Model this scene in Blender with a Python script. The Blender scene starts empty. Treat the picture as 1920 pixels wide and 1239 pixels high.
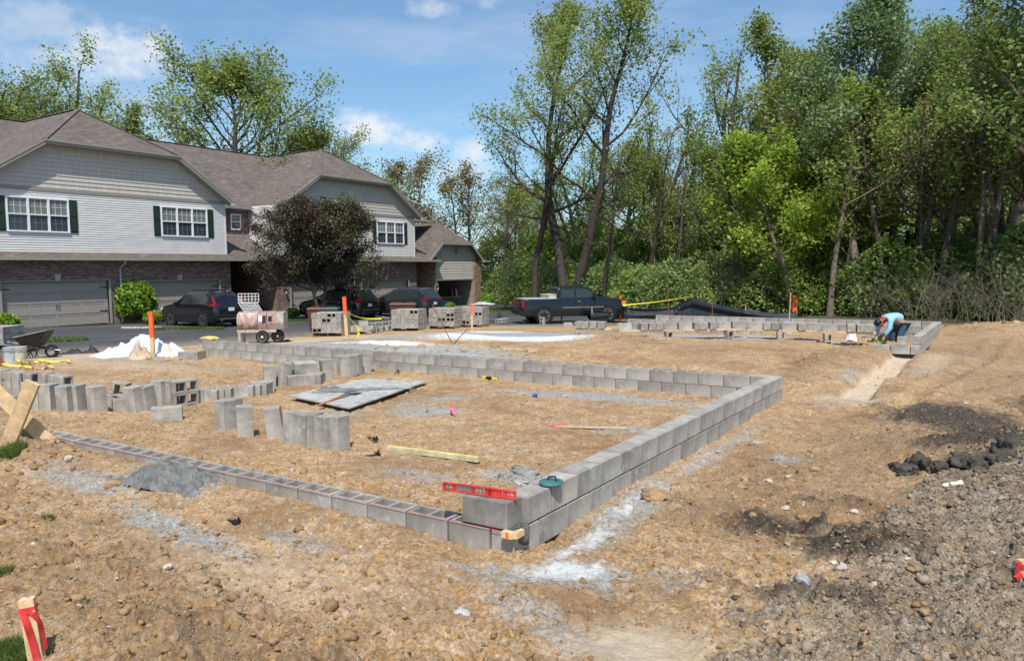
import bpy, bmesh, math, random
import numpy as np
from math import radians as R, sin, cos, pi
from mathutils import Vector, Matrix, Euler

S = bpy.context.scene
COL = S.collection
# ------------------------------------------------------------------ camera
F_PX = 1442.4
PITCH, ROLL, YAW = 7.81406962e-02, -1.18663976e-02, 5.80706259e-01
CAM = np.array([2.8845, -4.3780, 2.0228])
_c, _s = cos(YAW), sin(YAW)
_f = np.array([-_s*cos(PITCH), _c*cos(PITCH), -sin(PITCH)])
_r = np.array([_c, _s, 0.0]); _u = np.cross(_r, _f)
CR = cos(ROLL)*_r + sin(ROLL)*_u
CU = -sin(ROLL)*_r + cos(ROLL)*_u
cd = bpy.data.cameras.new('camera'); cam = bpy.data.objects.new('camera', cd); COL.objects.link(cam)
m4 = Matrix((tuple(CR)+(0,), tuple(CU)+(0,), tuple(-_f)+(0,), (0,0,0,1))).transposed()
m4.translation = Vector(CAM)
cam.matrix_world = m4
cd.sensor_width = 36; cd.lens = 36*F_PX/1920; cd.clip_start = .05; cd.clip_end = 2000
S.camera = cam
# ------------------------------------------------------------------ sun and sky
SUN_D = Vector((-.56, .80, -1.50)).normalized()     # direction the light travels
sl = bpy.data.lights.new('sun', 'SUN'); sl.energy = 4.6; sl.angle = R(.53); sl.color = (1, .955, .89)
so = bpy.data.objects.new('sun', sl); COL.objects.link(so)
so.rotation_euler = SUN_D.to_track_quat('-Z', 'Y').to_euler(); so.location = (0, 0, 40)
W = bpy.data.worlds.new('World'); S.world = W; W.use_nodes = True
nt = W.node_tree; nt.nodes.clear(); N = nt.nodes.new; Lk = nt.links.new
out = N('ShaderNodeOutputWorld'); bg = N('ShaderNodeBackground'); bg.inputs[1].default_value = .128
sky = N('ShaderNodeTexSky'); sky.sky_type = 'NISHITA'; sky.sun_disc = False
sky.sun_elevation = math.asin(-SUN_D.z); sky.sun_rotation = math.atan2(-SUN_D.x, -SUN_D.y)
sky.air_density = 1.0; sky.dust_density = 1.2; sky.ozone_density = 2.5; sky.altitude = 200
def px_dir(u, v):
    d = _f + ((u-960)/F_PX)*CR - ((v-619.5)/F_PX)*CU
    return d/np.linalg.norm(d)
tc = N('ShaderNodeTexCoord'); nrm = N('ShaderNodeVectorMath'); nrm.operation = 'NORMALIZE'; Lk(tc.outputs['Generated'], nrm.inputs[0])
def wmath(op, a, b=None, c=None):
    n = N('ShaderNodeMath'); n.operation = op
    for i, q in enumerate((a, b, c)):
        if q is None: continue
        if isinstance(q, (int, float)): n.inputs[i].default_value = q
        else: Lk(q, n.inputs[i])
    return n.outputs[0]
def wnoise(scale, detail, rough, zs=1.0, off=0.0):
    mp = N('ShaderNodeMapping'); mp.inputs['Scale'].default_value = (1, 1, zs); mp.inputs['Location'].default_value = (off, off, off)
    Lk(nrm.outputs[0], mp.inputs[0])
    n = N('ShaderNodeTexNoise'); n.inputs['Scale'].default_value = scale; n.inputs['Detail'].default_value = detail; n.inputs['Roughness'].default_value = rough
    Lk(mp.outputs[0], n.inputs['Vector']); return n.outputs['Fac']
def band(q, a, b):
    n = N('ShaderNodeMapRange'); n.interpolation_type = 'SMOOTHSTEP'; n.inputs[1].default_value = a; n.inputs[2].default_value = b
    Lk(q, n.inputs[0]); return n.outputs[0]
n1 = wnoise(16, 8, .62, 1.5); n2 = wnoise(48, 6, .6, 1.3, 3.1)
tot = None
# cumulus: direction, half width across, half height, density
for (u, v, aw, ah, k) in [(215,105,.066,.034,.9),(180,128,.09,.03,.5),(80,45,.07,.03,.4),(692,240,.040,.022,1.0),(780,267,.038,.014,1.0),(885,282,.026,.014,.85),
                       (815,17,.036,.012,.6),(905,2,.03,.01,.4),(720,355,.03,.012,.7),(870,325,.05,.02,.45),(1480,140,.05,.03,.25),(1040,250,.04,.03,.2),(250,190,.06,.03,.35)]:
    d = px_dir(u, v); h = np.array([-d[1], d[0], 0]); h /= np.linalg.norm(h); w = np.cross(d, h)
    def dot(vec):
        n = N('ShaderNodeVectorMath'); n.operation = 'DOT_PRODUCT'; Lk(nrm.outputs[0], n.inputs[0]); n.inputs[1].default_value = tuple(vec); return n.outputs['Value']
    a = wmath('DIVIDE', dot(h), aw); b = wmath('DIVIDE', dot(w), ah)
    r2 = wmath('ADD', wmath('MULTIPLY', a, a), wmath('MULTIPLY', b, b))
    r2 = wmath('ADD', r2, wmath('MULTIPLY', wmath('SUBTRACT', n1, .5), 4.2))
    r2 = wmath('ADD', r2, wmath('MULTIPLY', wmath('SUBTRACT', n2, .5), 2.6))
    fr = wmath('GREATER_THAN', dot(d), 0)
    g = wmath('MULTIPLY', wmath('SUBTRACT', 1.0, band(r2, -.9, 1.6)), wmath('MULTIPLY', fr, k))
    tot = g if tot is None else wmath('MAXIMUM', tot, g)
ci = wnoise(2.6, 8, .62, 4.5, 7.7); cirr = wmath('MULTIPLY', band(ci, .44, .78), .30)
tot = wmath('MAXIMUM', tot, cirr)
mix = N('ShaderNodeMix'); mix.data_type = 'RGBA'; Lk(tot, mix.inputs[0])
tint = N('ShaderNodeMix'); tint.data_type = 'RGBA'; tint.blend_type = 'MULTIPLY'; tint.inputs[0].default_value = 1; tint.inputs[7].default_value = (.93, 1.10, 1.14, 1)
Lk(sky.outputs[0], tint.inputs[6]); Lk(tint.outputs[2], mix.inputs[6])
mix.inputs[7].default_value = (6.4, 6.6, 6.9, 1)
Lk(mix.outputs[2], bg.inputs[0]); Lk(bg.outputs[0], out.inputs[0])
S.view_settings.view_transform = 'Standard'; S.view_settings.look = 'None'; S.view_settings.gamma = 1; S.view_settings.exposure = .12
try: S.view_settings.use_curve_mapping = False
except Exception: pass
S.render.engine = 'CYCLES'
S.cycles.max_bounces = 6; S.cycles.diffuse_bounces = 3; S.cycles.glossy_bounces = 3; S.cycles.transmission_bounces = 3; S.cycles.transparent_max_bounces = 6
S.cycles.use_adaptive_sampling = True; S.cycles.adaptive_threshold = .02
rng = np.random.default_rng(7); random.seed(7)

# ------------------------------------------------------------------ noise
def _hash(ix, iy, seed):
    h = (ix.astype(np.int64)*374761393 + iy.astype(np.int64)*668265263 + seed*1442695041) & 0xffffffff
    h = ((h ^ (h >> 13))*1274126177) & 0xffffffff
    return ((h ^ (h >> 16)) & 0xffff)/65535.0
def vnoise(x, y, seed=0):
    ix = np.floor(x); iy = np.floor(y); fx = x-ix; fy = y-iy
    fx = fx*fx*fx*(fx*(fx*6-15)+10); fy = fy*fy*fy*(fy*(fy*6-15)+10)
    a = _hash(ix, iy, seed); b = _hash(ix+1, iy, seed); c = _hash(ix, iy+1, seed); d = _hash(ix+1, iy+1, seed)
    return (a*(1-fx)+b*fx)*(1-fy) + (c*(1-fx)+d*fx)*fy
def fbm(x, y, seed=0, octv=4, gain=.5):
    x = np.asarray(x, float); y = np.asarray(y, float)
    t = np.zeros(np.broadcast(x, y).shape); a = 1; s = 0
    for o in range(octv):
        ca, sa = cos(.7*o+.3), sin(.7*o+.3)
        t += a*vnoise((x*ca-y*sa)*2**o, (x*sa+y*ca)*2**o, seed+o*17); s += a; a *= gain
    return t/s
def worley(x, y, seed=0):
    ix = np.floor(x); iy = np.floor(y); d = np.full(x.shape, 9.)
    for i in (-1, 0, 1):
        for j in (-1, 0, 1):
            cx = ix+i; cy = iy+j; px = cx+_hash(cx, cy, seed); py = cy+_hash(cx, cy, seed+7)
            d = np.minimum(d, (x-px)**2+(y-py)**2)
    return np.sqrt(d)
def sstep(a, b, t):
    q = np.clip((np.asarray(t, float)-a)/(b-a), 0, 1); return q*q*(3-2*q)
MY = [-3, -1, .65, 2, 3.41, 4.35, 5.34, 7]; MX = [.9, 1.55, 1.72, 1.82, 2.05, 2.47, 3.05, 3.9]
def bank(x, y): return sstep(-.22, .40, x-np.interp(y, MY, MX)-.06+1.1*(fbm(x*2.4, y*2.4, 81, 5, .6)-.5))*(1-sstep(5.5, 7.5, y))
# ------------------------------------------------------------------ the lie of the land
EY = [-20, 4, 8, 12.4, 16, 20.8, 24, 26, 27, 30, 60]; EX = [-22.6, -22, -21, -20.3, -20.5, -21, -20, -18.6, -15, -13.5, -13.5]
def drive_z(y): return -.47-.0155*(np.clip(y, -10, 60)-17)
# mounds: x, y, rx, ry, height
MND = [(-5.0,-.16,1.9,.26,.085),(-2.6,-.16,1.5,.26,.085),(-1.1,-.18,.7,.22,.05),(-3.8,-.45,2.6,.3,.05),(-5.9,-.55,1.0,.35,.16),(-6.6,-.2,.5,.3,.18),(2.75,4.6,.85,.75,.20),(3.4,3.2,1.0,1.4,.16),(3.6,5.6,.9,.7,.18),(2.6,1.6,.8,.9,.07),
       (-1.3,.55,1.5,.2,-.10),(-3.5,.5,2.4,.22,-.10),(-7.6,9.6,2.2,.5,.18),(-6.0,13.8,1.7,.5,.17),(-10.4,12.9,1.6,.6,.12),(-3.0,12.5,2.5,1.6,.13),
       (-.35,12.3,.42,3.4,.17),(.15,14.4,.35,1.2,.10),(-11.5,6.3,2.5,.9,-.10),(-12.4,4.6,2.2,1.6,.10),(-14.8,7.0,.9,1.2,.07),(-8.6,5.9,1.7,.6,.07),
       (2.4,21.8,1.6,1.4,.22),(4.2,22.8,2.4,1.4,.22),(-.2,-.5,.7,.25,.04),(.5,.5,.3,.5,.03),(-.9,-2.0,.5,.25,.09),(-.35,-1.6,.35,.2,.08),(.4,-1.9,.6,.2,.05),
       (-7.8,1.0,2.0,1.3,.05),(1.9,9.5,.8,3.0,.06),(-10.6,17.5,1.3,.8,.04),(.0,17.3,1.1,.75,-.30),(-2.0,-1.2,.9,.4,.03)]
def Hb(x, y):
    x = np.asarray(x, float); y = np.asarray(y, float)
    ex = np.interp(y, EY, EX)
    wid = 5+4.0*sstep(6, 11, y)
    tt = np.clip((x-ex)/wid, 0, 1); t = .5*tt+.5*tt*tt*(3-2*tt)
    site = .02 + .035*(fbm(x*.55, y*.55, 3, 3)-.5)*2
    site = site + .10*sstep(7.5, 8.2, y)*(1-sstep(15.5, 17, y))*sstep(-.5, -1.2, x)
    t2 = np.maximum(sstep(24.5, 30, y), sstep(17.5, 27, y+np.clip(-8.5-x, 0, 9)*1.1)*sstep(-8.5, -10.5, x))
    for (mx, my, rx, ry, h) in MND:
        site = site + h*np.exp(-((x-mx)/rx)**2-((y-my)/ry)**2)
    site = site + .07*bank(x, y)
    # footing trench on the right, running to the second foundation
    tw = .20+.05*(fbm(y*2, 0, 5, 3)-.5)
    xc = .78+.05*np.sin(y*1.7)+.05*np.sin(y*4.1)
    tr = (1-sstep(tw, tw+.14, np.abs(x-xc)))*sstep(7.8, 8.3, y)*(1-sstep(15.3, 15.5, y))
    site = site - .15*tr
    # footing trench behind the back wall
    tr2 = (1-sstep(.22, .40, np.abs(y-(11.2+.03*x))))*sstep(-13, -12.4, x)*(1-sstep(-6.6, -6.2, x))
    site = site - .13*tr2
    site = site*(1-t2) + (-.42)*t2
    # under the far foundation rows
    z = drive_z(y)*(1-t) + site*t
    wood = sstep(34, 42, y+.9*(x+14)*0)*sstep(-16, -12, x)
    return z
def gz(x, y): return float(Hb(np.array([x]), np.array([y]))[0])
def ray(u, v): return _f + ((u-960)/F_PX)*CR - ((v-619.5)/F_PX)*CU
def gp(u, v, z=None):
    """point of the ground (or of height z) that the calibrated camera shows at photo pixel u, v"""
    d = ray(u, v); zz = 0.0 if z is None else z
    for _ in range(12 if z is None else 1):
        t = (zz-CAM[2])/d[2]; p = CAM+t*d
        if z is None: zz = zz*.4+.6*gz(p[0], p[1])
    t = (zz-CAM[2])/d[2]; p = CAM+t*d
    return Vector((p[0], p[1], zz))
def dp(u, v, depth): return Vector(CAM+depth*ray(u, v))

# ------------------------------------------------------------------ materials
MATS = {}
def nodes(name):
    m = bpy.data.materials.new(name); m.use_nodes = True; t = m.node_tree; b = t.nodes['Principled BSDF']; return m, t, b
def mat(name, col, rough=.75, metal=0., var=.18, scale=6., bump=.25, bscale=60., dist=.004, col2=None, spec=.3, coat=0., detail=5.):
    if name in MATS: return MATS[name]
    m, t, b = nodes(name); n = t.nodes.new; L = t.links.new
    tcn = n('ShaderNodeTexCoord'); ns = n('ShaderNodeTexNoise'); ns.inputs['Scale'].default_value = scale; ns.inputs['Detail'].default_value = detail; ns.inputs['Roughness'].default_value = .62
    L(tcn.outputs['Object'], ns.inputs['Vector'])
    mx = n('ShaderNodeMix'); mx.data_type = 'RGBA'
    mr = n('ShaderNodeMapRange'); mr.inputs[1].default_value = .3; mr.inputs[2].default_value = .7; L(ns.outputs['Fac'], mr.inputs[0]); L(mr.outputs[0], mx.inputs[0])
    c2 = col2 if col2 else tuple(c*(1-var*1.6) for c in col)
    c1 = col if col2 else tuple(min(1, c*(1+var)) for c in col)
    mx.inputs[6].default_value = (*c2, 1); mx.inputs[7].default_value = (*c1, 1)
    oi = n('ShaderNodeObjectInfo'); mr2 = n('ShaderNodeMapRange'); mr2.inputs[3].default_value = 1-var*.6; mr2.inputs[4].default_value = 1+var*.6; L(oi.outputs['Random'], mr2.inputs[0])
    hs = n('ShaderNodeHueSaturation'); L(mx.outputs[2], hs.inputs['Color']); L(mr2.outputs[0], hs.inputs['Value'])
    L(hs.outputs[0], b.inputs['Base Color'])
    b.inputs['Roughness'].default_value = rough; b.inputs['Metallic'].default_value = metal; b.inputs['Specular IOR Level'].default_value = spec
    if coat: b.inputs['Coat Weight'].default_value = coat; b.inputs['Coat Roughness'].default_value = .06
    if bump:
        nb = n('ShaderNodeTexNoise'); nb.inputs['Scale'].default_value = bscale; nb.inputs['Detail'].default_value = 4; L(tcn.outputs['Object'], nb.inputs['Vector'])
        bp = n('ShaderNodeBump'); bp.inputs['Strength'].default_value = bump; bp.inputs['Distance'].default_value = dist; L(nb.outputs['Fac'], bp.inputs['Height']); L(bp.outputs[0], b.inputs['Normal'])
    MATS[name] = m; return m
def glass(name, col=(.02, .025, .03), rough=.05):
    m, t, b = nodes(name); b.inputs['Base Color'].default_value = (*col, 1); b.inputs['Roughness'].default_value = rough; b.inputs['Specular IOR Level'].default_value = .5
    MATS[name] = m; return m
def mnode(t, op, a, b=None):
    k = t.nodes.new('ShaderNodeMath'); k.operation = op
    for i, q in enumerate((a, b)):
        if q is None: continue
        if isinstance(q, (int, float)): k.inputs[i].default_value = q
        else: t.links.new(q, k.inputs[i])
    return k.outputs[0]
def leafmat(name, col, col2, trans=.35):
    m, t, b = nodes(name); n = t.nodes.new; L = t.links.new
    at = n('ShaderNodeAttribute'); at.attribute_name = 'tint'
    mx = n('ShaderNodeMix'); mx.data_type = 'RGBA'; L(at.outputs['Fac'], mx.inputs[0]); mx.inputs[6].default_value = (*col2, 1); mx.inputs[7].default_value = (*col, 1)
    L(mx.outputs[2], b.inputs['Base Color']); b.inputs['Roughness'].default_value = .5; b.inputs['Specular IOR Level'].default_value = .35
    tr = n('ShaderNodeBsdfTranslucent'); hs = n('ShaderNodeHueSaturation'); hs.inputs['Value'].default_value = 1.3; hs.inputs['Hue'].default_value = .485; L(mx.outputs[2], hs.inputs['Color']); L(hs.outputs[0], tr.inputs[0])
    ms = n('ShaderNodeMixShader'); ms.inputs[0].default_value = trans; L(b.outputs[0], ms.inputs[1]); L(tr.outputs[0], ms.inputs[2])
    L(ms.outputs[0], t.nodes['Material Output'].inputs[0]); MATS[name] = m; return m

BLOCK = mat('concrete_block', (.37, .342, .303), .92, var=.26, scale=4, bump=.6, bscale=170, dist=.004, detail=8)
BLOCKD = mat('damp_block', (.215, .20, .18), .9, var=.25, scale=7, bump=.6, bscale=170, dist=.004, detail=8)
MORT = mat('mortar', (.27, .265, .25), .95, var=.3, scale=14, bump=.8, bscale=90, dist=.008)
MORTD = mat('joint_mortar', (.045, .042, .037), .95, var=.35, scale=14, bump=.8, bscale=90, dist=.008)
WETM = mat('wet_mortar', (.16, .16, .155), .6, var=.3, scale=12, bump=.9, bscale=60, dist=.02)
PALEM = mat('dried_mortar', (.40, .395, .37), .95, var=.25, scale=9, bump=.7, bscale=70, dist=.01)
WOOD = mat('pine_wood', (.66, .46, .26), .75, var=.2, scale=9, bump=.3, bscale=40, dist=.002)
WOODO = mat('weathered_wood', (.40, .31, .20), .85, var=.3, scale=10, bump=.4, bscale=50)
ORANGE = mat('orange_paint', (.90, .14, .03), .6, var=.12)
YELLOW = mat('yellow_plastic', (.85, .66, .05), .5, var=.12)
REDP = mat('red_plastic', (.62, .045, .045), .6, var=.35)
PINK = mat('pink_plastic', (.85, .10, .25), .5, var=.15)
BLACKP = mat('black_plastic', (.018, .018, .02), .45, var=.2)
BLACKR = mat('black_rubber', (.022, .022, .023), .85, var=.3)
STEEL = mat('dull_steel', (.42, .42, .42), .4, .8, var=.25)
RUST = mat('rusty_steel', (.23, .10, .05), .85, .1, var=.4, scale=14)
WHITEP = mat('white_trim', (.78, .80, .84), .5, var=.04, bump=.05)
FASC = mat('taupe_trim', (.30, .28, .24), .55, var=.06, bump=.05)
SID = mat('grey_vinyl_siding', (.67, .645, .62), .55, var=.05, scale=2, bump=.1, bscale=20)
SHUT = mat('green_shutter', (.022, .042, .030), .5, var=.1, bump=.1)
GAR = mat('taupe_garage_door', (.34, .30, .265), .55, var=.05, bump=.08)
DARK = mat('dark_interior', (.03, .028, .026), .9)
INTW = mat('garage_interior', (.22, .21, .19), .9)
STONE = mat('pale_stone', (.55, .50, .42), .9, var=.25, scale=8, bump=.6, bscale=40, dist=.01)
GSTONE = mat('grey_stone', (.36, .36, .35), .9, var=.25, scale=8, bump=.6, bscale=40, dist=.01)
CLOD = mat('tan_clod', (.43, .28, .15), .97, var=.25, scale=9, bump=1., bscale=40, dist=.02)
DCLOD = mat('dark_clod', (.085, .072, .060), .97, var=.35, scale=9, bump=1., bscale=40, dist=.02)
BARK = mat('grey_bark', (.185, .15, .115), .95, var=.35, scale=8, bump=1., bscale=30, dist=.03)
DBARK = mat('dark_bark', (.075, .06, .047), .95, var=.35, scale=8, bump=1., bscale=30, dist=.03)
TWIG = mat('twig_bark', (.17, .14, .11), .9, var=.25, bump=0)
FABK = mat('black_silt_fabric', (.030, .033, .042), .55, var=.3, scale=3, bump=.4, bscale=12, dist=.02)
TARP = mat('white_sheeting', (.60, .62, .65), .45, var=.12, bump=.3, bscale=14, dist=.02)
PAPER = mat('brown_paper', (.46, .36, .26), .85, var=.2, bump=.4)
TEAL = mat('teal_plastic', (.055, .15, .155), .4, var=.25)
BLUEC = mat('light_blue_cloth', (.30, .55, .74), .85, var=.08, scale=5, bump=.4, bscale=18, dist=.012)
DENIM = mat('denim', (.045, .085, .15), .9, var=.22, bump=.4, bscale=20, dist=.01)
SKIN = mat('skin', (.42, .24, .16), .55, var=.08, bump=.05)
GREYB = mat('grey_bucket', (.42, .46, .47), .5, var=.12)
BEIGEB = mat('beige_bucket', (.52, .51, .43), .5, var=.12)
BROWNBIN = mat('brown_bin', (.11, .045, .028), .5, var=.1, bump=.05)
GREENBIN = mat('green_bin', (.03, .075, .06), .5, var=.1, bump=.05)
TYRE = mat('tyre_rubber', (.02, .02, .02), .8, var=.2)
ALLOY = mat('alloy_rim', (.45, .45, .46), .3, .9, var=.05, bump=0)
CARBLK = mat('black_paint', (.006, .006, .008), .16, var=.05, bump=0, spec=.5, coat=.8)
CARGRY = mat('charcoal_paint', (.035, .037, .045), .2, .3, var=.05, bump=0, spec=.5, coat=.8)
TRKBLK = mat('dark_blue_paint', (.006, .009, .014), .2, var=.05, bump=0, spec=.4, coat=.25)
CGLASS = glass('car_glass', (.030, .036, .036), .03)
LENS = mat('red_lens', (.30, .01, .015), .15, var=.05, bump=0, spec=.6)
AMBER = mat('amber_lens', (.8, .25, .03), .2, var=.05, bump=0)
CLEARL = mat('clear_lens', (.6, .6, .6), .15, var=.05, bump=0)
CHROME = mat('chrome', (.6, .6, .6), .15, .95, var=.03, bump=0)
PLATE = mat('plate_white', (.65, .66, .68), .5, var=.03, bump=0)
MIXP = mat('faded_red_paint', (.26, .095, .09), .7, var=.2, scale=7, col2=(.52, .42, .40))
MIXD = mat('cement_stained_drum', (.62, .56, .50), .75, var=.2, scale=6, col2=(.30, .10, .06))
MIXG = mat('cement_crust_steel', (.42, .38, .33), .85, var=.25, scale=8)
LAMPM = mat('lamp_metal', (.04, .04, .04), .4, .5, var=.1)
PAVE = mat('concrete_step', (.42, .40, .37), .9, var=.12)

def smear(m, col, lo, hi, sc, amt):
    t = m.node_tree; n = t.nodes.new; L = t.links.new; b = t.nodes['Principled BSDF']; src = b.inputs['Base Color'].links[0].from_socket
    tcn = n('ShaderNodeTexCoord'); oi = n('ShaderNodeObjectInfo'); ad = n('ShaderNodeVectorMath'); ad.operation = 'MULTIPLY_ADD'; cb = n('ShaderNodeCombineXYZ')
    for i in range(3): L(oi.outputs['Random'], cb.inputs[i])
    L(cb.outputs[0], ad.inputs[0]); ad.inputs[1].default_value = (31, 17, 23); L(tcn.outputs['Object'], ad.inputs[2])
    ns = n('ShaderNodeTexNoise'); ns.inputs['Scale'].default_value = sc; ns.inputs['Detail'].default_value = 7; ns.inputs['Roughness'].default_value = .7; ns.inputs['Distortion'].default_value = .6; L(ad.outputs[0], ns.inputs['Vector'])
    mr = n('ShaderNodeMapRange'); mr.inputs[1].default_value = lo; mr.inputs[2].default_value = hi; mr.inputs[4].default_value = amt; L(ns.outputs['Fac'], mr.inputs[0])
    mx = n('ShaderNodeMix'); mx.data_type = 'RGBA'; L(mr.outputs[0], mx.inputs[0]); L(src, mx.inputs[6]); mx.inputs[7].default_value = (*col, 1); L(mx.outputs[2], b.inputs['Base Color'])
smear(BLOCK, (.50, .49, .465), .56, .66, 7, .65); smear(BLOCK, (.20, .185, .165), .58, .72, 4, .6); smear(BLOCK, (.38, .29, .19), .60, .72, 3, .5); smear(PALEM, (.30, .29, .27), .46, .62, 3, .75); smear(PALEM, (.42, .33, .22), .56, .7, 5, .5)
smear(TARP, (.36, .31, .25), .55, .72, 3, .5); smear(SID, (.60, .58, .555), .5, .7, .8, .5); smear(ORANGE, (.45, .20, .10), .55, .7, 9, .5); smear(WOOD, (.36, .26, .16), .55, .7, 9, .6)
# shingle roof: courses follow the height, tabs are broken by noise
def roof_mat():
    m, t, b = nodes('asphalt_shingles'); n = t.nodes.new; L = t.links.new
    tcn = n('ShaderNodeTexCoord'); sx = n('ShaderNodeSeparateXYZ'); L(tcn.outputs['Object'], sx.inputs[0])
    zc = mnode(t, 'MULTIPLY', sx.outputs[2], 10.0); fz = mnode(t, 'FRACT', zc); iz = mnode(t, 'FLOOR', zc)
    cb = n('ShaderNodeCombineXYZ')
    L(mnode(t, 'MULTIPLY', mnode(t, 'ADD', sx.outputs[0], sx.outputs[1]), 2.4), cb.inputs[0]); L(mnode(t, 'MULTIPLY', iz, 7.31), cb.inputs[1])
    ns = n('ShaderNodeTexNoise'); ns.inputs['Scale'].default_value = 1.; ns.inputs['Detail'].default_value = 2; L(cb.outputs[0], ns.inputs['Vector'])
    nl = n('ShaderNodeTexNoise'); nl.inputs['Scale'].default_value = .8; L(tcn.outputs['Object'], nl.inputs['Vector'])
    cr = n('ShaderNodeValToRGB'); L(mnode(t, 'ADD', mnode(t, 'MULTIPLY', ns.outputs['Fac'], .75), mnode(t, 'MULTIPLY', nl.outputs['Fac'], .25)), cr.inputs[0])
    e = cr.color_ramp.elements; e[0].position = .30; e[0].color = (.082, .064, .054, 1); e[1].position = .74; e[1].color = (.205, .162, .135, 1)
    k = e.new(.52); k.color = (.130, .103, .088, 1)
    L(cr.outputs[0], b.inputs['Base Color']); b.inputs['Roughness'].default_value = .92
    bp = n('ShaderNodeBump'); bp.inputs['Strength'].default_value = .5; bp.inputs['Distance'].default_value = .02; L(mnode(t, 'SUBTRACT', 1.0, fz), bp.inputs['Height']); L(bp.outputs[0], b.inputs['Normal'])
    return m
ROOF = roof_mat()
def brick_mat(name, c1, c2, mc, w, h, axis):
    m, t, b = nodes(name); n = t.nodes.new; L = t.links.new
    tcn = n('ShaderNodeTexCoord'); sx = n('ShaderNodeSeparateXYZ'); L(tcn.outputs['Object'], sx.inputs[0]); cb = n('ShaderNodeCombineXYZ')
    L(mnode(t, 'ADD', sx.outputs[0], sx.outputs[1]), cb.inputs[0]); L(sx.outputs[2], cb.inputs[1])
    bk = n('ShaderNodeTexBrick'); bk.inputs['Scale'].default_value = 1; bk.inputs['Brick Width'].default_value = w; bk.inputs['Row Height'].default_value = h; bk.inputs['Mortar Size'].default_value = .008
    bk.inputs['Bias'].default_value = -.25
    bk.inputs['Color1'].default_value = (*c1, 1); bk.inputs['Color2'].default_value = (*c2, 1); bk.inputs['Mortar'].default_value = (*mc, 1); L(cb.outputs[0], bk.inputs['Vector'])
    ns = n('ShaderNodeTexNoise'); ns.inputs['Scale'].default_value = 3; ns.inputs['Detail'].default_value = 6; L(cb.outputs[0], ns.inputs['Vector'])
    hs = n('ShaderNodeHueSaturation'); mr = n('ShaderNodeMapRange'); mr.inputs[3].default_value = .6; mr.inputs[4].default_value = 1.5; L(ns.outputs['Fac'], mr.inputs[0]); L(mr.outputs[0], hs.inputs['Value']); L(bk.outputs[0], hs.inputs['Color'])
    L(hs.outputs[0], b.inputs['Base Color']); b.inputs['Roughness'].default_value = .9
    bp = n('ShaderNodeBump'); bp.inputs['Strength'].default_value = .6; bp.inputs['Distance'].default_value = .01; bp.invert = True; L(bk.outputs['Fac'], bp.inputs['Height']); L(bp.outputs[0], b.inputs['Normal'])
    return m
BRICK = brick_mat('red_brown_brick', (.10, .045, .038), (.30, .20, .17), (.26, .22, .20), .21, .072, 0)
LEDGE = brick_mat('ledge_stone', (.30, .17, .09), (.46, .37, .27), (.16, .13, .10), .26, .10, 0)
def shake_mat():
    m, t, b = nodes('shake_siding'); n = t.nodes.new; L = t.links.new
    tcn = n('ShaderNodeTexCoord'); mp = n('ShaderNodeMapping'); mp.inputs['Scale'].default_value = (0, 14, 1.2); L(tcn.outputs['Object'], mp.inputs[0])
    ns = n('ShaderNodeTexNoise'); ns.inputs['Scale'].default_value = 1; ns.inputs['Detail'].default_value = 5; L(mp.outputs[0], ns.inputs['Vector'])
    cr = n('ShaderNodeValToRGB'); L(ns.outputs['Fac'], cr.inputs[0]); e = cr.color_ramp.elements; e[0].position = .3; e[0].color = (.43, .395, .35, 1); e[1].position = .65; e[1].color = (.55, .515, .465, 1)
    L(cr.outputs[0], b.inputs['Base Color']); b.inputs['Roughness'].default_value = .7
    bp = n('ShaderNodeBump'); bp.inputs['Strength'].default_value = .7; bp.inputs['Distance'].default_value = .012; L(ns.outputs['Fac'], bp.inputs['Height']); L(bp.outputs[0], b.inputs['Normal']); return m
SHAKE = shake_mat()
def asphalt_mat():
    m, t, b = nodes('asphalt'); n = t.nodes.new; L = t.links.new
    tcn = n('ShaderNodeTexCoord')
    def ns(sc, d, sy=1):
        mp = n('ShaderNodeMapping'); mp.inputs['Scale'].default_value = (1, sy, 1); L(tcn.outputs['Object'], mp.inputs[0]); q = n('ShaderNodeTexNoise'); q.inputs['Scale'].default_value = sc; q.inputs['Detail'].default_value = d; q.inputs['Roughness'].default_value = .65; L(mp.outputs[0], q.inputs['Vector']); return q.outputs['Fac']
    cr = n('ShaderNodeValToRGB'); L(ns(.5, 8, .35), cr.inputs[0]); e = cr.color_ramp.elements; e[0].position = .35; e[0].color = (.035, .036, .040, 1); e[1].position = .75; e[1].color = (.095, .094, .095, 1)
    at = n('ShaderNodeAttribute'); at.attribute_name = 'dust'
    mx = n('ShaderNodeMix'); mx.data_type = 'RGBA'; mx.inputs[7].default_value = (.30, .24, .17, 1); L(cr.outputs[0], mx.inputs[6])
    f = mnode(t, 'MULTIPLY', at.outputs['Fac'], mnode(t, 'ADD', mnode(t, 'MULTIPLY', ns(2.5, 8), 2.2), -.5)); f2 = n('ShaderNodeClamp'); L(f, f2.inputs[0]); L(f2.outputs[0], mx.inputs[0])
    L(mx.outputs[2], b.inputs['Base Color']); b.inputs['Roughness'].default_value = .88
    bp = n('ShaderNodeBump'); bp.inputs['Strength'].default_value = .5; bp.inputs['Distance'].default_value = .006; L(ns(90, 3), bp.inputs['Height']); L(bp.outputs[0], b.inputs['Normal']); return m
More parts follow.
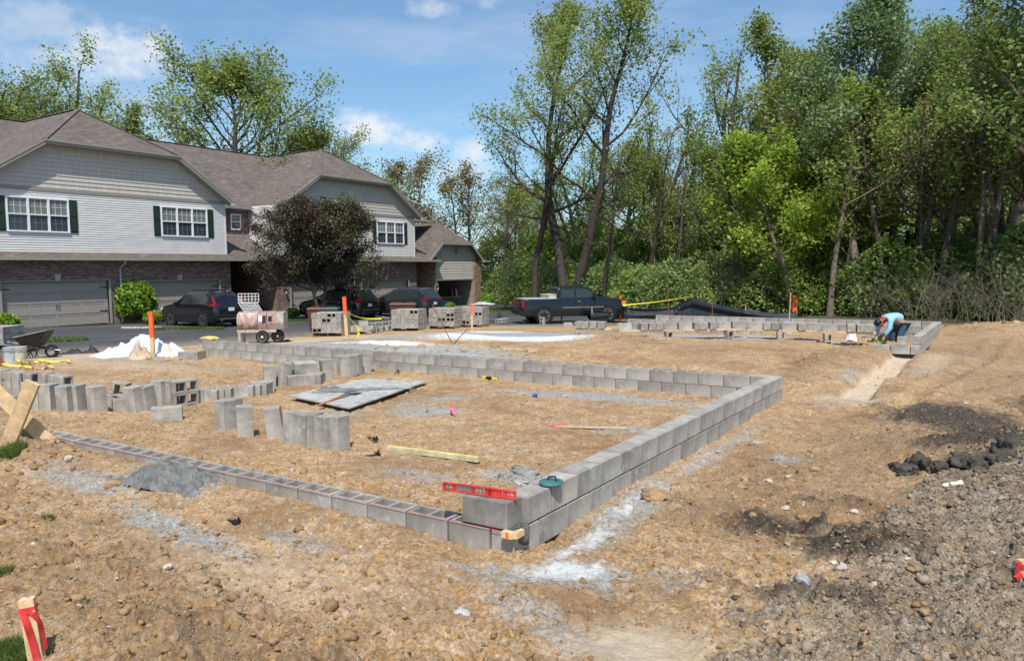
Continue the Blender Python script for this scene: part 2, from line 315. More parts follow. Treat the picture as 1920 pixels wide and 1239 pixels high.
def ground_mat():
    m, t, b = nodes('excavated_soil'); n = t.nodes.new; L = t.links.new
    tcn = n('ShaderNodeTexCoord')
    def ns(sc, d=6, r=.62, off=0):
        mp = n('ShaderNodeMapping'); mp.inputs['Location'].default_value = (off, off*.7, 0); L(tcn.outputs['Object'], mp.inputs[0]); q = n('ShaderNodeTexNoise'); q.inputs['Scale'].default_value = sc; q.inputs['Detail'].default_value = d; q.inputs['Roughness'].default_value = r; L(mp.outputs[0], q.inputs['Vector']); return q.outputs['Fac']
    def rng_(q, a, c, lo=0., hi=1.):
        k = n('ShaderNodeMapRange'); k.inputs[1].default_value = a; k.inputs[2].default_value = c; k.inputs[3].default_value = lo; k.inputs[4].default_value = hi; L(q, k.inputs[0]); return k.outputs[0]
    def mixc(f, A, B):
        k = n('ShaderNodeMix'); k.data_type = 'RGBA'; L(f, k.inputs[0])
        for i, q in ((6, A), (7, B)):
            if isinstance(q, tuple): k.inputs[i].default_value = (*q, 1)
            else: L(q, k.inputs[i])
        return k.outputs[2]
    A = n('ShaderNodeVertexColor'); A.layer_name = 'mask_a'; B = n('ShaderNodeVertexColor'); B.layer_name = 'mask_b'
    sa = n('ShaderNodeSeparateColor'); L(A.outputs[0], sa.inputs[0]); sb = n('ShaderNodeSeparateColor'); L(B.outputs[0], sb.inputs[0])
    fine = ns(38, 6, .7); mid = ns(6.5, 7, .65, 4); big = ns(1.1, 6, .6, 9); grit = ns(140, 3, .6, 2)
    c = mixc(rng_(big, .35, .65), (.41, .258, .128), (.54, .35, .18))
    c = mixc(rng_(mid, .42, .62, 0, .75), c, (.60, .435, .27))
    c = mixc(rng_(fine, .55, .36, 0, .8), c, (.235, .145, .075))
    c = mixc(rng_(ns(15, 8, .75, 71), .50, .64, 0, .62), c, (.24, .148, .075)); c = mixc(rng_(ns(4.2, 8, .72, 77), .55, .68, 0, .5), c, (.60, .44, .285))
    v1 = n('ShaderNodeTexVoronoi'); v1.inputs['Scale'].default_value = 34; v1.inputs['Randomness'].default_value = 1; L(tcn.outputs['Object'], v1.inputs['Vector'])
    v2 = n('ShaderNodeTexVoronoi'); v2.inputs['Scale'].default_value = 95; L(tcn.outputs['Object'], v2.inputs['Vector'])
    s1 = n('ShaderNodeSeparateColor'); L(v1.outputs['Color'], s1.inputs[0]); s2 = n('ShaderNodeSeparateColor'); L(v2.outputs['Color'], s2.inputs[0])
    gv = n('ShaderNodeHueSaturation'); L(c, gv.inputs['Color']); L(mnode(t, 'ADD', mnode(t, 'ADD', mnode(t, 'MULTIPLY', s1.outputs[0], .34), mnode(t, 'MULTIPLY', s2.outputs[0], .42)), .64), gv.inputs['Value']); L(mnode(t, 'ADD', mnode(t, 'MULTIPLY', s1.outputs[1], .4), .78), gv.inputs['Saturation']); c = gv.outputs[0]
    c = mixc(mnode(t, 'MULTIPLY', rng_(ns(.75, 7, .65, 51), .47, .60), rng_(ns(3.0, 6, .6, 57), .35, .6, .15, .85)), c, (.27, .165, .085))
    # brown (B of mask_b): damper earth
    c = mixc(mnode(t, 'MULTIPLY', sb.outputs[2], rng_(mid, .30, .6)), c, (.20, .135, .080))
    # pale sand / footing
    c = mixc(mnode(t, 'MULTIPLY', sb.outputs[0], rng_(mid, .25, .5, .55, 1)), c, (.62, .50, .36))
    # grey cement dust: broken up by noise
    cl = n('ShaderNodeClamp'); L(mnode(t, 'SUBTRACT', mnode(t, 'MULTIPLY', sa.outputs[0], 2.2), mnode(t, 'MULTIPLY', rng_(ns(12, 9, .76, 13), .32, .68), 1.6)), cl.inputs[0])
    gcol = mixc(rng_(fine, .4, .62), (.24, .235, .22), (.47, .47, .44)); c = mixc(cl.outputs[0], c, gcol)
    cl2 = n('ShaderNodeClamp'); L(mnode(t, 'SUBTRACT', mnode(t, 'MULTIPLY', sa.outputs[1], 2.2), mnode(t, 'MULTIPLY', rng_(ns(13, 9, .78, 23), .32, .68), 1.9)), cl2.inputs[0])
    c = mixc(cl2.outputs[0], c, (.66, .67, .65))
    C3 = n('ShaderNodeVertexColor'); C3.layer_name = 'mask_c'; sc3 = n('ShaderNodeSeparateColor'); L(C3.outputs[0], sc3.inputs[0])
    mul = mixc(rng_(s1.outputs[2], .2, .8), mixc(rng_(s2.outputs[1], .3, .7), (.13, .108, .086), (.29, .24, .18)), mixc(rng_(s2.outputs[2], .3, .7), (.22, .18, .135), (.45, .375, .28)))
    c = mixc(mnode(t, 'MULTIPLY', sc3.outputs[0], mnode(t, 'ADD', mnode(t, 'MULTIPLY', rng_(ns(2.2, 6, .65, 87), .35, .6), .45), .5)), c, mul)
    # dark soil
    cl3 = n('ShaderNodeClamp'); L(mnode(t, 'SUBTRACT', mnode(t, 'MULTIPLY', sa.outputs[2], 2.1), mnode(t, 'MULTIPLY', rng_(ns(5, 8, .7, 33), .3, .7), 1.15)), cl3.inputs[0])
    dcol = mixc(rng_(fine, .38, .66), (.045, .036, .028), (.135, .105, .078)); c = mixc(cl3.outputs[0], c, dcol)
    # green of lawn
    c = mixc(sb.outputs[1], c, mixc(rng_(ns(20, 5), .35, .65), (.045, .075, .018), (.085, .12, .03)))
    # pale specks of grit
    vo = n('ShaderNodeTexVoronoi'); vo.inputs['Scale'].default_value = 42; L(tcn.outputs['Object'], vo.inputs['Vector'])
    spk = mnode(t, 'MULTIPLY', rng_(vo.outputs['Distance'], .30, .18), rng_(mid, .48, .6)); lowg = mnode(t, 'SUBTRACT', 1., sb.outputs[1])
    c = mixc(mnode(t, 'MULTIPLY', mnode(t, 'MULTIPLY', spk, .6), lowg), c, (.60, .52, .42))
    L(c, b.inputs['Base Color']); b.inputs['Roughness'].default_value = .97; b.inputs['Specular IOR Level'].default_value = .15
    h = mnode(t, 'ADD', mnode(t, 'MULTIPLY', fine, 1.0), mnode(t, 'MULTIPLY', grit, .35)); h = mnode(t, 'ADD', h, mnode(t, 'MULTIPLY', mid, 1.6))
    bp = n('ShaderNodeBump'); bp.inputs['Strength'].default_value = .85; bp.inputs['Distance'].default_value = .028; L(h, bp.inputs['Height']); L(bp.outputs[0], b.inputs['Normal'])
    return m
GROUND = ground_mat(); ASPH = asphalt_mat()

# ------------------------------------------------------------------ mesh helpers
def rot3(rx=0, ry=0, rz=0): return Euler((rx, ry, rz)).to_matrix()
class MB:
    def __init__(s): s.v = []; s.f = []; s.mi = []; s.cur = 0
    def add(s, vs, fs):
        o = len(s.v); s.v += [tuple(p) for p in vs]; s.f += [tuple(i+o for i in q) for q in fs]; s.mi += [s.cur]*len(fs); return s
    def box(s, c, d, rot=None, taper=None):
        hx, hy, hz = d[0]/2, d[1]/2, d[2]/2; c = Vector(c); vs = []
        for z in (-1, 1):
            k = 1 if (taper is None or z < 0) else taper
            for x, y in ((-1,-1),(1,-1),(1,1),(-1,1)):
                p = Vector((x*hx*k, y*hy*k, z*hz))
                if rot is not None: p = rot @ p
                vs.append(c+p)
        return s.add(vs, [(3,2,1,0),(4,5,6,7),(0,1,5,4),(1,2,6,5),(2,3,7,6),(3,0,4,7)])
    def bar(s, a, b, w, h, up=(0,0,1)):
        a = Vector(a); b = Vector(b); d = (b-a); L = d.length; d.normalize(); u = Vector(up)
        if abs(d.dot(u)) > .99: u = Vector((1,0,0))
        x = d.cross(u).normalized(); z = x.cross(d)
        return s.box((a+b)/2, (L, w, h), Matrix((d, -x, z)).transposed())
    def tube(s, pts, rad, n=8, cap=True):
        pts = [Vector(p) for p in pts]; k = len(pts); rad = rad if hasattr(rad, '__len__') else [rad]*k
        vs = []; X = None
        for i, p in enumerate(pts):
            d = (pts[min(i+1,k-1)]-pts[max(i-1,0)]).normalized()
            if X is None: X = d.orthogonal().normalized()
            X = (X-d*X.dot(d)).normalized(); Y = d.cross(X)
            for j in range(n):
                a = 2*pi*j/n; vs.append(p+(X*cos(a)+Y*sin(a))*rad[i])
        fs = [(i*n+j, i*n+(j+1)%n, (i+1)*n+(j+1)%n, (i+1)*n+j) for i in range(k-1) for j in range(n)]
        if cap: fs += [tuple(range(n))[::-1], tuple((k-1)*n+j for j in range(n))]
        return s.add(vs, fs)
    def lathe(s, prof, n=20, M=None, cap=True):
        vs = []; k = len(prof)
        for (r, z) in prof:
            for j in range(n):
                p = Vector((r*cos(2*pi*j/n), r*sin(2*pi*j/n), z)); vs.append(M @ p if M is not None else p)
        fs = [(i*n+j, i*n+(j+1)%n, (i+1)*n+(j+1)%n, (i+1)*n+j) for i in range(k-1) for j in range(n)]
        if cap: fs += [tuple(range(n))[::-1], tuple((k-1)*n+j for j in range(n))]
        return s.add(vs, fs)
    def prism(s, poly, vec):
        n = len(poly); a = [Vector(p) for p in poly]; b = [p+Vector(vec) for p in a]
        return s.add(a+b, [tuple(range(n)), tuple(range(2*n-1, n-1, -1))]+[(i, i+n, (i+1)%n+n, (i+1)%n) for i in range(n)])
    def build(s, name, m, parent=None, smooth=False, loc=None, rot=None, kind=None, label=None):
        me = bpy.data.meshes.new(name); me.from_pydata(s.v, [], s.f)
        for q in (m if isinstance(m, (list, tuple)) else [m]): me.materials.append(q)
        me.polygons.foreach_set('material_index', s.mi)
        bm = bmesh.new(); bm.from_mesh(me); bmesh.ops.recalc_face_normals(bm, faces=bm.faces); bm.to_mesh(me); bm.free()
        if smooth:
            me.polygons.foreach_set('use_smooth', [True]*len(me.polygons))
            try: me.set_sharp_from_angle(angle=R(38))
            except Exception: pass
        return link(name, me, parent, loc, rot, kind, label)
def link(name, me, parent=None, loc=None, rot=None, kind=None, label=None):
    o = bpy.data.objects.new(name, me); COL.objects.link(o)
    if loc is not None: o.location = loc
    if rot is not None: o.rotation_euler = rot
    if parent is not None: o.parent = parent
    if kind: o['kind'] = kind
    if label: o['label'] = label
    return o
def tag(o, label=None, cat=None, group=None, kind=None):
    if label: o['label'] = label
    if cat: o['category'] = cat
    if group: o['group'] = group
    if kind: o['kind'] = kind
    return o
def thing(name, label, cat, loc=(0,0,0), rz=0, group=None, rot=None):
    o = bpy.data.objects.new(name, None); COL.objects.link(o); o.empty_display_size = .2
    o.location = loc; o.rotation_euler = rot if rot is not None else (0,0,rz); return tag(o, label, cat, group)
def fast_mesh(name, V, Fq, m, tint=None, smooth=False, k=4):
    me = bpy.data.meshes.new(name); nf = len(Fq)
    me.vertices.add(len(V)); me.vertices.foreach_set('co', np.ascontiguousarray(V, dtype=np.float32).ravel())
    me.loops.add(nf*k); me.loops.foreach_set('vertex_index', np.ascontiguousarray(Fq, dtype=np.int32).ravel())
    me.polygons.add(nf); me.polygons.foreach_set('loop_start', np.arange(0, nf*k, k, dtype=np.int32)); me.polygons.foreach_set('loop_total', np.full(nf, k, dtype=np.int32))
    if smooth: me.polygons.foreach_set('use_smooth', np.ones(nf, dtype=bool))
    me.update(calc_edges=True)
    for q in (m if isinstance(m, (list, tuple)) else [m]): me.materials.append(q)
    if tint is not None:
        a = me.attributes.new('tint', 'FLOAT', 'FACE'); a.data.foreach_set('value', np.ascontiguousarray(tint, dtype=np.float32))
    return me

# ------------------------------------------------------------------ ground sheet
def blobs(x, y, lst):
    t = np.zeros_like(x)
    for (bx, by, rx, ry, a, k) in lst:
        ca, sa = cos(R(a)), sin(R(a)); dx = x-bx; dy = y-by; X = (dx*ca+dy*sa)/rx; Y = (-dx*sa+dy*ca)/ry
        t = np.maximum(t, k*np.clip(1.35-np.sqrt(X*X+Y*Y), 0, 1))
    return t
GREY = [(-2.6,6.3,2.4,.5,0,.9),(-4.2,4.0,.8,.5,0,.8),(.25,1.3,.30,1.5,4,.75),(.55,-.1,.55,.35,20,.75),(.15,-.3,.6,.2,15,.7),(-1.0,1.7,.55,.28,10,.95),(-.7,2.2,.5,.35,40,.6),(-.5,3.9,.35,.9,0,.75),(-1.2,4.3,.9,.35,5,.7),(-.4,5.9,.35,.9,0,.6),
        (-2.0,1.3,.9,.3,0,.6),(-3.6,-.2,.9,.28,0,.75),(-4.4,-.6,1.3,.3,5,.7),(-2.6,-.9,1.4,.22,-5,.8),(-1.5,-.6,.7,.2,0,.6),(.2,4.0,.22,2.5,0,.6),(.9,3.9,.25,.3,0,.8),(-5.2,3.2,.9,.8,20,.55),(-4.6,4.9,.5,1.2,-35,.6),
        (-9.5,8.9,4.5,1.2,3,1.15),(-12.8,9.8,2.8,1.8,5,1.2),(-12.4,13.2,3.2,1.5,10,1.2),(-9.2,14.6,4.2,2.0,18,1.2),(-4.5,17.2,2.6,1.0,15,1.2),(-1.5,17.6,1.6,.6,0,.6),(.35,10.9,.25,1.2,0,.6),(1.35,11.6,.5,.35,0,.8),(2.2,14.5,.7,.3,0,.6),
        (-14.5,5.9,1.8,.4,30,.9),(-12.2,5.6,2.2,.3,28,.85),(.9,7.8,.5,.25,0,.7),(.6,7.1,.4,.3,0,.6),(-1.7,2.6,.5,.25,0,.5),(.6,-.7,.9,.25,-20,.6),(1.1,.2,.4,.3,0,.5)]
WHT = [(.45,-.05,.42,.20,25,.95),(.28,.5,.16,.7,0,.75),(.2,1.6,.14,1.0,0,.65),(-8.6,13.4,2.9,1.0,20,1.3),(-6.6,14.5,1.9,.6,15,1.3),(-11.6,11.0,1.8,.5,10,1.2),(-9.4,8.1,3.2,.45,3,1.2),(-11.0,15.5,1.6,.7,20,1.1),(.18,3.4,.12,1.6,0,.5),(-3.2,17.9,.8,.3,10,.7)]
DRK = [(2.2,7.0,1.0,1.2,0,.95),(2.9,6.2,1.1,.8,0,.9),(1.45,1.55,.55,.3,20,.95),(2.0,1.3,.6,.35,0,.8),(2.9,3.6,1.1,1.2,0,.45),(3.2,1.6,1.0,1.2,0,.35),(2.7,4.7,.8,.45,10,1.0),(2.0,.3,.9,.35,0,.55),(3.6,-.4,1.2,1.0,0,.3),(1.7,2.4,.6,.3,0,.5),(3.5,8.4,.9,1.6,0,.7),(1.4,-1.9,1.4,.35,0,.45)]
SAND = [(-9.6,11.1,3.1,.22,1,1.1),(1.25,-.75,.45,.3,20,.9),(-1.3,-1.1,1.2,.4,0,.35),(-14,17.5,2.5,1.8,0,.8),(-17.5,13,3.0,6,0,.6),(-12,20.5,3,1.8,0,.8),(.8,7.9,.4,.4,0,.8),(1.5,13.5,.3,2.4,0,.5),(-13,4.8,2.2,.9,10,.45),(-16.5,5.5,2,2.5,0,.6)]
BRN = [(1.2,3.0,.8,1.6,10,.75),(1.0,1.6,.7,.6,0,.9),(-.5,-2.0,1.6,.4,0,.9),(-1.6,-1.7,1.2,.5,0,.6),(-6.0,-.5,1.0,.35,0,.7),(-5.2,-1.3,2.4,.4,0,.45),(-7.4,9.7,2.4,.45,0,.7),(-6.0,13.8,1.8,.5,0,.7),(-.35,12.2,.45,3.4,0,.8),(2.3,17,2.5,5,0,.55),(-1.2,.6,1.7,.2,0,.8),(-3.4,.5,2.5,.22,0,.8),(1.8,5.2,1.3,1.3,0,.7),(3,11,1.5,2.5,0,.6),(-2.5,12,2.5,2,0,.35),(-8,17.5,5,1.5,10,.35)]
def relief(x, y, z):
    ex = np.interp(y, EY, EX); rough = sstep(-.2, 2.5, x-ex)*(1-.8*sstep(24, 27, y))
    drk = blobs(x, y, DRK); grey = blobs(x, y, GREY); wht = blobs(x, y, WHT); sand = blobs(x, y, SAND); brn = blobs(x, y, BRN)
    trd = (1-sstep(.18,.3,np.abs(x-.78)))*sstep(7.8,8.3,y)*(1-sstep(15.2,15.6,y)); sand = np.maximum(sand, trd)
    c1 = fbm(x*3.2, y*3.2, 21, 4); c2 = fbm(x*9, y*9, 31, 4); c3 = fbm(x*26, y*26, 41, 3); c4 = np.abs(fbm(x*14, y*14, 51, 3)-.5)*2
    near = np.clip(1-(np.hypot(x-CAM[0], y-CAM[1])-14)/26, .25, 1)
    amp = .6+1.0*drk+.6*np.exp(-((y+1.6)/.9)**2)+.7*brn; amp *= (1-.75*sand)*(1-.45*wht)
    bk = bank(x, y); amp = amp*(1+.5*bk)
    wx = x+.05*(c2-.5); wy = y+.05*(c3-.5); w1 = .62-worley(wx*7, wy*7, 3); w2 = .6-worley(wx*18+3, wy*18, 5); w3 = .6-worley(wx*38+3, wy*38, 6); sel = sstep(.46, .62, fbm(x*1.7+4, y*1.7, 63, 3)+.25*bk)
    close = np.clip(1-(np.hypot(x-CAM[0], y-CAM[1])-4)/9, 0, 1)
    z = z + rough*near*amp*((c1-.5)*.10+(c2-.5)*.075+(c3-.5)*.038-(c4-.35)*.030+sel*np.clip(w1, 0, 1)*.050*close+(.25+.75*sel)*np.clip(w2, 0, 1)*.026*close+np.clip(w3, 0, 1)*.014*close)
    for off in (0., 1.55):          # wheel ruts of a loader along the right side and across the far dirt
        xc = 1.55+.085*(y-6)+off+.10*np.sin(y*.55); g_ = np.exp(-((x-xc)/.13)**2)*sstep(5.5, 7.5, y)*(1-sstep(18, 21, y)); z = z-g_*(.045+.012*np.sin(y*26))+.6*.045*(np.exp(-((x-xc-.24)/.09)**2)+np.exp(-((x-xc+.24)/.09)**2))*sstep(5.5, 7.5, y)*(1-sstep(18, 21, y))
        yc = 9.4+off+.10*(x+6)+.12*np.sin(x*.6); h_ = sstep(-12, -10, x)*(1-sstep(-1.2, -.4, x)); z = z-np.exp(-((y-yc)/.13)**2)*h_*(.04+.010*np.sin(x*26))+.024*(np.exp(-((y-yc-.24)/.09)**2)+np.exp(-((y-yc+.24)/.09)**2))*h_
    z = z - .03*(1-rough)
    return z, rough, bk, sel, drk, grey, wht, sand, brn
def build_ground():
    rr = np.concatenate([[.02,.6,1.2,1.8,2.3], 2.5*np.exp(np.linspace(0, math.log(75/2.5), 740)), [85,100,130,180,260,400,700]])
    view = pi/2+YAW
    da = np.linspace(view-R(41), view+R(41), 470)
    ca = np.linspace(view+R(41), view-R(41)+2*pi, 42)[1:-1]
    aa = np.concatenate([da, ca]); na = len(aa); nr = len(rr)
    A, Rr = np.meshgrid(aa, rr); x = CAM[0]+Rr*np.cos(A); y = CAM[1]+Rr*np.sin(A)
    x = x.ravel(); y = y.ravel(); z = Hb(x, y)
    z, rough, bk, sel, drk, grey, wht, sand, brn = relief(x, y, z)
    V = np.stack([x, y, z], 1)
    i = np.arange(nr-1)[:, None]*na; j = np.arange(na)[None, :]; jn = (j+1) % na
    Fq = np.stack([i+j, i+na+j, i+na+jn, i+jn], -1).reshape(-1, 4)[:, ::-1]
    me = fast_mesh('ground', V, Fq, GROUND, smooth=True)
    lawn = (1-rough)*sstep(-50, -40, x)*0 + sstep(27.5, 30, y)*sstep(-15.5, -13.5, x)*(1-sstep(33, 40, y)*.6)
    lawn = np.maximum(lawn, (x < -22)*1.0*(1-sstep(0, 1, x+22.5))); lawn = np.maximum(lawn, sstep(35,37,y)*(x<-13))
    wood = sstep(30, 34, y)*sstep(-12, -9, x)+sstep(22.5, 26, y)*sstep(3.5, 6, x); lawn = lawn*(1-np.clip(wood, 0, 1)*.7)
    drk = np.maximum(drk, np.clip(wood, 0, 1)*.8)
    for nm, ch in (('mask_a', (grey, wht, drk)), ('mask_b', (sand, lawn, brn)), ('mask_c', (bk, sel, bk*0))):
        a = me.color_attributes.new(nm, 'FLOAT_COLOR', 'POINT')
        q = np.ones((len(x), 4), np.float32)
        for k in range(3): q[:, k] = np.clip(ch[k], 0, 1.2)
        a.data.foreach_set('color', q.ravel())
    o = link('ground', me, kind='structure'); return o
build_ground()
def build_drive():
    ys = np.linspace(-16, 52, 137); V = []; dust = []
    K = 26
    for yv in ys:
        ex = float(np.interp(yv, EY, EX)) + .5*(float(fbm(yv*.7, 3., 61, 4))-.5)
        x1 = ex if yv < 34 else ex-(yv-34)*.6
        for k in range(K):
            x = -35.3+(x1+35.3)*(k/(K-1))**.8
            V.append((x, yv, float(drive_z(yv))+.012+(-.05 if k == K-1 else 0))); dust.append(max(0, 1-(x1-x)/3.2)*.95)
    Fq = [(a*K+b, a*K+b+1, (a+1)*K+b+1, (a+1)*K+b) for a in range(len(ys)-1) for b in range(K-1)]
    me = fast_mesh('driveway', np.array(V), np.array(Fq), ASPH, smooth=True)
    at = me.attributes.new('dust', 'FLOAT', 'POINT'); at.data.foreach_set('value', np.array(dust, np.float32))
    link('driveway', me, kind='structure')
build_drive()

# ================================================================== TOWNHOUSES
XF = -35.4
H = thing('townhouse_row', 'long two-storey brick and grey siding townhouse row with brown shingle roofs and two-car garages', 'townhouse', (0, 0, 0))
def hz(y): return float(drive_z(y))
def P1(name, m, build, parent=H, **k):
    b = MB(); build(b); return b.build(name, m, parent, **k)
# ground-floor masonry with openings left for the garage doors
ZT = 2.78
GD = [(12.03, 16.95), (18.45, 23.37), (28.62, 33.5), (34.92, 39.8)]
def brick_wall(b):
    T = .3; x = XF-T/2
    segs = [(-2.0, 6.0), (6.0, GD[0][0]), (GD[0][1], GD[1][0]), (GD[1][1], 24.2), (27.55, GD[2][0]), (GD[2][1], GD[3][0]), (GD[3][1], 40.8)]
    for a, c in segs: b.box((x, (a+c)/2, (ZT-1.3)/2), (T, c-a, ZT+1.3))
    for a, c in GD:
        zt = hz((a+c)/2)+2.2; b.box((x, (a+c)/2, (ZT+zt)/2), (T, c-a, ZT-zt))
    b.box((XF-2.4, 27.55+.151, (ZT-1.3)/2), (4.2, .3, ZT+1.3))      # side wall of the entry
    b.box((XF-2.4, 24.05, (ZT-1.3)/2), (4.2, .3, ZT+1.3))
    b.box((-37.92, 25.8, 5.1), (.3, 3.9, 2.1)); b.box((XF-2.4, 40.65, .7), (4.2, .28, 4.1))
P1('brick_wall', BRICK, brick_wall)
P1('rear_body', SID, lambda b: b.box((-45.35, 17.3, 2.5), (10.1, 46.5, 7.1)))
P1('side_brick', BRICK, lambda b: b.box((-37.9, 2.5, 5.1), (.3, 17.0, 2.1)))
P1('soldier_course', BRICK, lambda b: [b.box((XF+.012, (a+c)/2, hz((a+c)/2)+2.32), (.03, c-a+.5, .2)) for a, c in GD])
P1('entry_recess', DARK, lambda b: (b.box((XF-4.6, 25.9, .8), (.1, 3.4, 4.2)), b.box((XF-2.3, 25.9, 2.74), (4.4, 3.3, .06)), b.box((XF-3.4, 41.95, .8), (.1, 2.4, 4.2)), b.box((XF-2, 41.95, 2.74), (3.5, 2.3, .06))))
for a, c in GD:       # keystones
    def ks(b, yy=(a+c)/2):
        z = hz(yy)+2.2; b.prism([(XF+.03, yy-.09, z), (XF+.03, yy+.09, z), (XF+.03, yy+.15, z+.32), (XF+.03, yy-.15, z+.32)], (.05, 0, 0))
    P1('keystone', PAVE, ks)
def garage_door(a, c):
    zb = hz((a+c)/2)+.02; ht = 2.17; x = XF-.16; g = MB(); g.box((x-.04, (a+c)/2, zb+ht/2), (.03, c-a, ht)); o = g.build('garage_door', GAR, H)
    for i in range(4):
        s = MB(); z0 = zb+i*ht/4; hh = ht/4-.014
        s.box((x, (a+c)/2, z0+hh/2), (.04, c-a-.02, hh))
        for k in range(4):
            y0 = a+.1+k*(c-a-.2)/4; w = (c-a-.2)/4-.09
            for zz in (z0+.05, z0+hh-.05): s.box((x+.026, y0+w/2, zz), (.014, w, .018))
            for yy in np.linspace(y0, y0+w, 12): s.box((x+.024, yy, z0+hh/2), (.008, .016, hh-.12))
        s.build('section_panel', GAR, o)
    for yy in (a, c):
        for zz in (zb+ht*.30, zb+ht*.84):
            q = MB(); y1 = yy+(.05 if yy == a else -.05); y2 = yy+(.42 if yy == a else -.42)
            q.bar((x+.035, y1, zz), (x+.035, y2, zz), .012, .045); q.bar((x+.035, y1, zz), (x+.035, y1+(.05 if yy == a else -.05), zz), .014, .10); q.build('hinge_strap', LAMPM, o)
    for dy in (-.06, .06):
        P1('handle', LAMPM, lambda b: b.tube([(x+.035, (a+c)/2+dy, zb+.83), (x+.075, (a+c)/2+dy, zb+.87), (x+.075, (a+c)/2+dy, zb+1.05), (x+.035, (a+c)/2+dy, zb+1.09)], .012, 6), o)
    def tr(b):
        for yy, sgn in ((a, -1), (c, 1)): b.box((XF-.02, yy+sgn*.05, zb+ht/2), (.16, .1, ht))
        b.box((XF-.02, (a+c)/2, zb+ht+.02), (.161, c-a+.2, .05))
    P1('door_trim', FASC, tr)
for a, c in GD: garage_door(a, c)
# upper floor siding: every lap board is its own piece
def lap(name, m, x, y0, y1, z, h, out=.022, parent=H, axis='x', sgn=1):
    b = MB()
    if axis == 'x':
        P = [(x, z+h), (x+out, z), (x, z)]
        b.add([(px, yy, pz) for yy in (y0, y1) for px, pz in P], [(0,1,2), (5,4,3), (0,3,4,1), (1,4,5,2)])
    else:            # wall facing -Y, running in x
        P = [(x, z+h), (x-out, z), (x, z)]
        b.add([(xx, py, pz) for xx in (y0, y1) for py, pz in P], [(0,1,2), (5,4,3), (0,3,4,1), (1,4,5,2)])
    return b.build(name, m, parent)
def upper(y0, y1):
    c = (y0+y1)/2
    P1('upper_wall', SID, lambda b: (b.box((XF-.2, c, 4.55), (.38, y1-y0, 2.96))))
    n = 25
    for i in range(n): lap('siding_board', SID, XF, y0+.06, y1-.06, 3.12+i*.1145, .1135)
    for yy in (y0, y1): P1('corner_trim', SID, lambda b: b.box((XF-.03, yy+(.03 if yy == y0 else -.03), 4.5), (.14, .09, 2.84)))
    P1('frieze_board', FASC, lambda b: b.box((XF+.01, c, 6.06), (.075, y1-y0, .17)))
U1 = (11.05, 23.98); U2 = (27.45, 40.65); C1, C2 = 17.5, 34.32
upper(*U1); upper(*U2)
# side wall of the second unit facing the recess
P1('side_wall', SID, lambda b: b.box((-36.8, 27.6, 4.7), (2.6, .26, 3.0)))
for i in range(25): lap('siding_board', SID, 27.45, -37.76, -35.46, 3.3+i*.1145, .1135, axis='y')
RZ, SL, HW, XO = 10.64, .672, 6.72, XF+.46       # ridge height, slope, half width at the eaves, overhang plane
def gable(c):
    # shake courses of the clipped gable, each a board cut to the rake line
    n = 11; z = 6.15
    def half(zz): return max(0, (10.52-zz)/SL-.05)
    for i in range(n):
        za, zb_ = z+i*.2, min(z+(i+1)*.2, 8.3)
        if zb_-za < .03: break
        ha, hb = min(half(za), 6.5), min(half(zb_), 6.5)
        b = MB(); x = XF
        b.add([(x, c-hb, zb_), (x, c+hb, zb_), (x+.028, c-ha, za), (x+.028, c+ha, za), (x, c-ha, za), (x, c+ha, za)], [(0,2,3,1), (2,4,5,3), (0,4,2), (1,3,5), (0,1,5,4)])
        b.build('shake_board', SHAKE, H)
    P1('gable_wall', SHAKE, lambda b: b.prism([(XF-.02, c-6.45, 6.1), (XF-.02, c+6.45, 6.1), (XF-.02, c+3.1, 8.36), (XF-.02, c-3.1, 8.36)], (-.2, 0, 0)))
gable(C1); gable(C2)
def sheet(b, poly, t=.09):
    p = [Vector(q) for q in poly]; n = (p[1]-p[0]).cross(p[2]-p[0]).normalized()
    if n.z < 0: n = -n
    k = len(p); lo = [q-n*t for q in p]
    b.add(p+lo, [tuple(range(k)), tuple(range(2*k-1, k-1, -1))]+[(i, i+k, (i+1) % k+k, (i+1) % k) for i in range(k)])
CL = 3.43; ZC = RZ-CL*SL; XP = XO-(RZ-ZC)/.66; XV = -37.35; XR = -44.08; ZE = RZ-HW*SL
def roof(b):
    for c in (C1, C2):
        for s in (-1, 1):
            sheet(b, [(XR, c, RZ), (XP, c, RZ), (XO, c+s*CL, ZC), (XO, c+s*HW, ZE), (XV, c+s*HW, ZE)])
        sheet(b, [(XP, c, RZ), (XO, c-CL, ZC), (XO, c+CL, ZC)])
    f = [(-8, C1), (C1, C2)]
    sheet(b, [(XR, C1, RZ), (XR, C2, RZ), (XV, C2-HW, ZE), (XV, C1+HW, ZE)])
    sheet(b, [(XR, -6, RZ), (XR, C1, RZ), (XV, C1-HW, ZE), (XV, -6, ZE)])
    sheet(b, [(XR, C2, RZ), (XR, 38.4, RZ), (XV, 45.0, ZE), (XV, C2+HW, ZE)])
    sheet(b, [(XR, 38.4, RZ), (XV, 45.0, ZE), (XR-6.7, 45.0, ZE)])
    sheet(b, [(XR, -6, RZ), (XR, 38.4, RZ), (XR-6.7, 45, ZE), (XR-6.7, -6, ZE)])
P1('roof', ROOF, roof)
def hipcap(b):
    for c in (C1, C2):
        for s in (-1, 1): b.bar((XP, c, RZ+.015), (XO, c+s*CL, ZC+.015), .22, .03)
        b.bar((XP, c, RZ+.02), (XR, c, RZ+.02), .24, .03)
    b.bar((XR, -6, RZ+.008), (XR, 38.4, RZ+.008), .26, .02)
P1('ridge_caps', ROOF, hipcap)
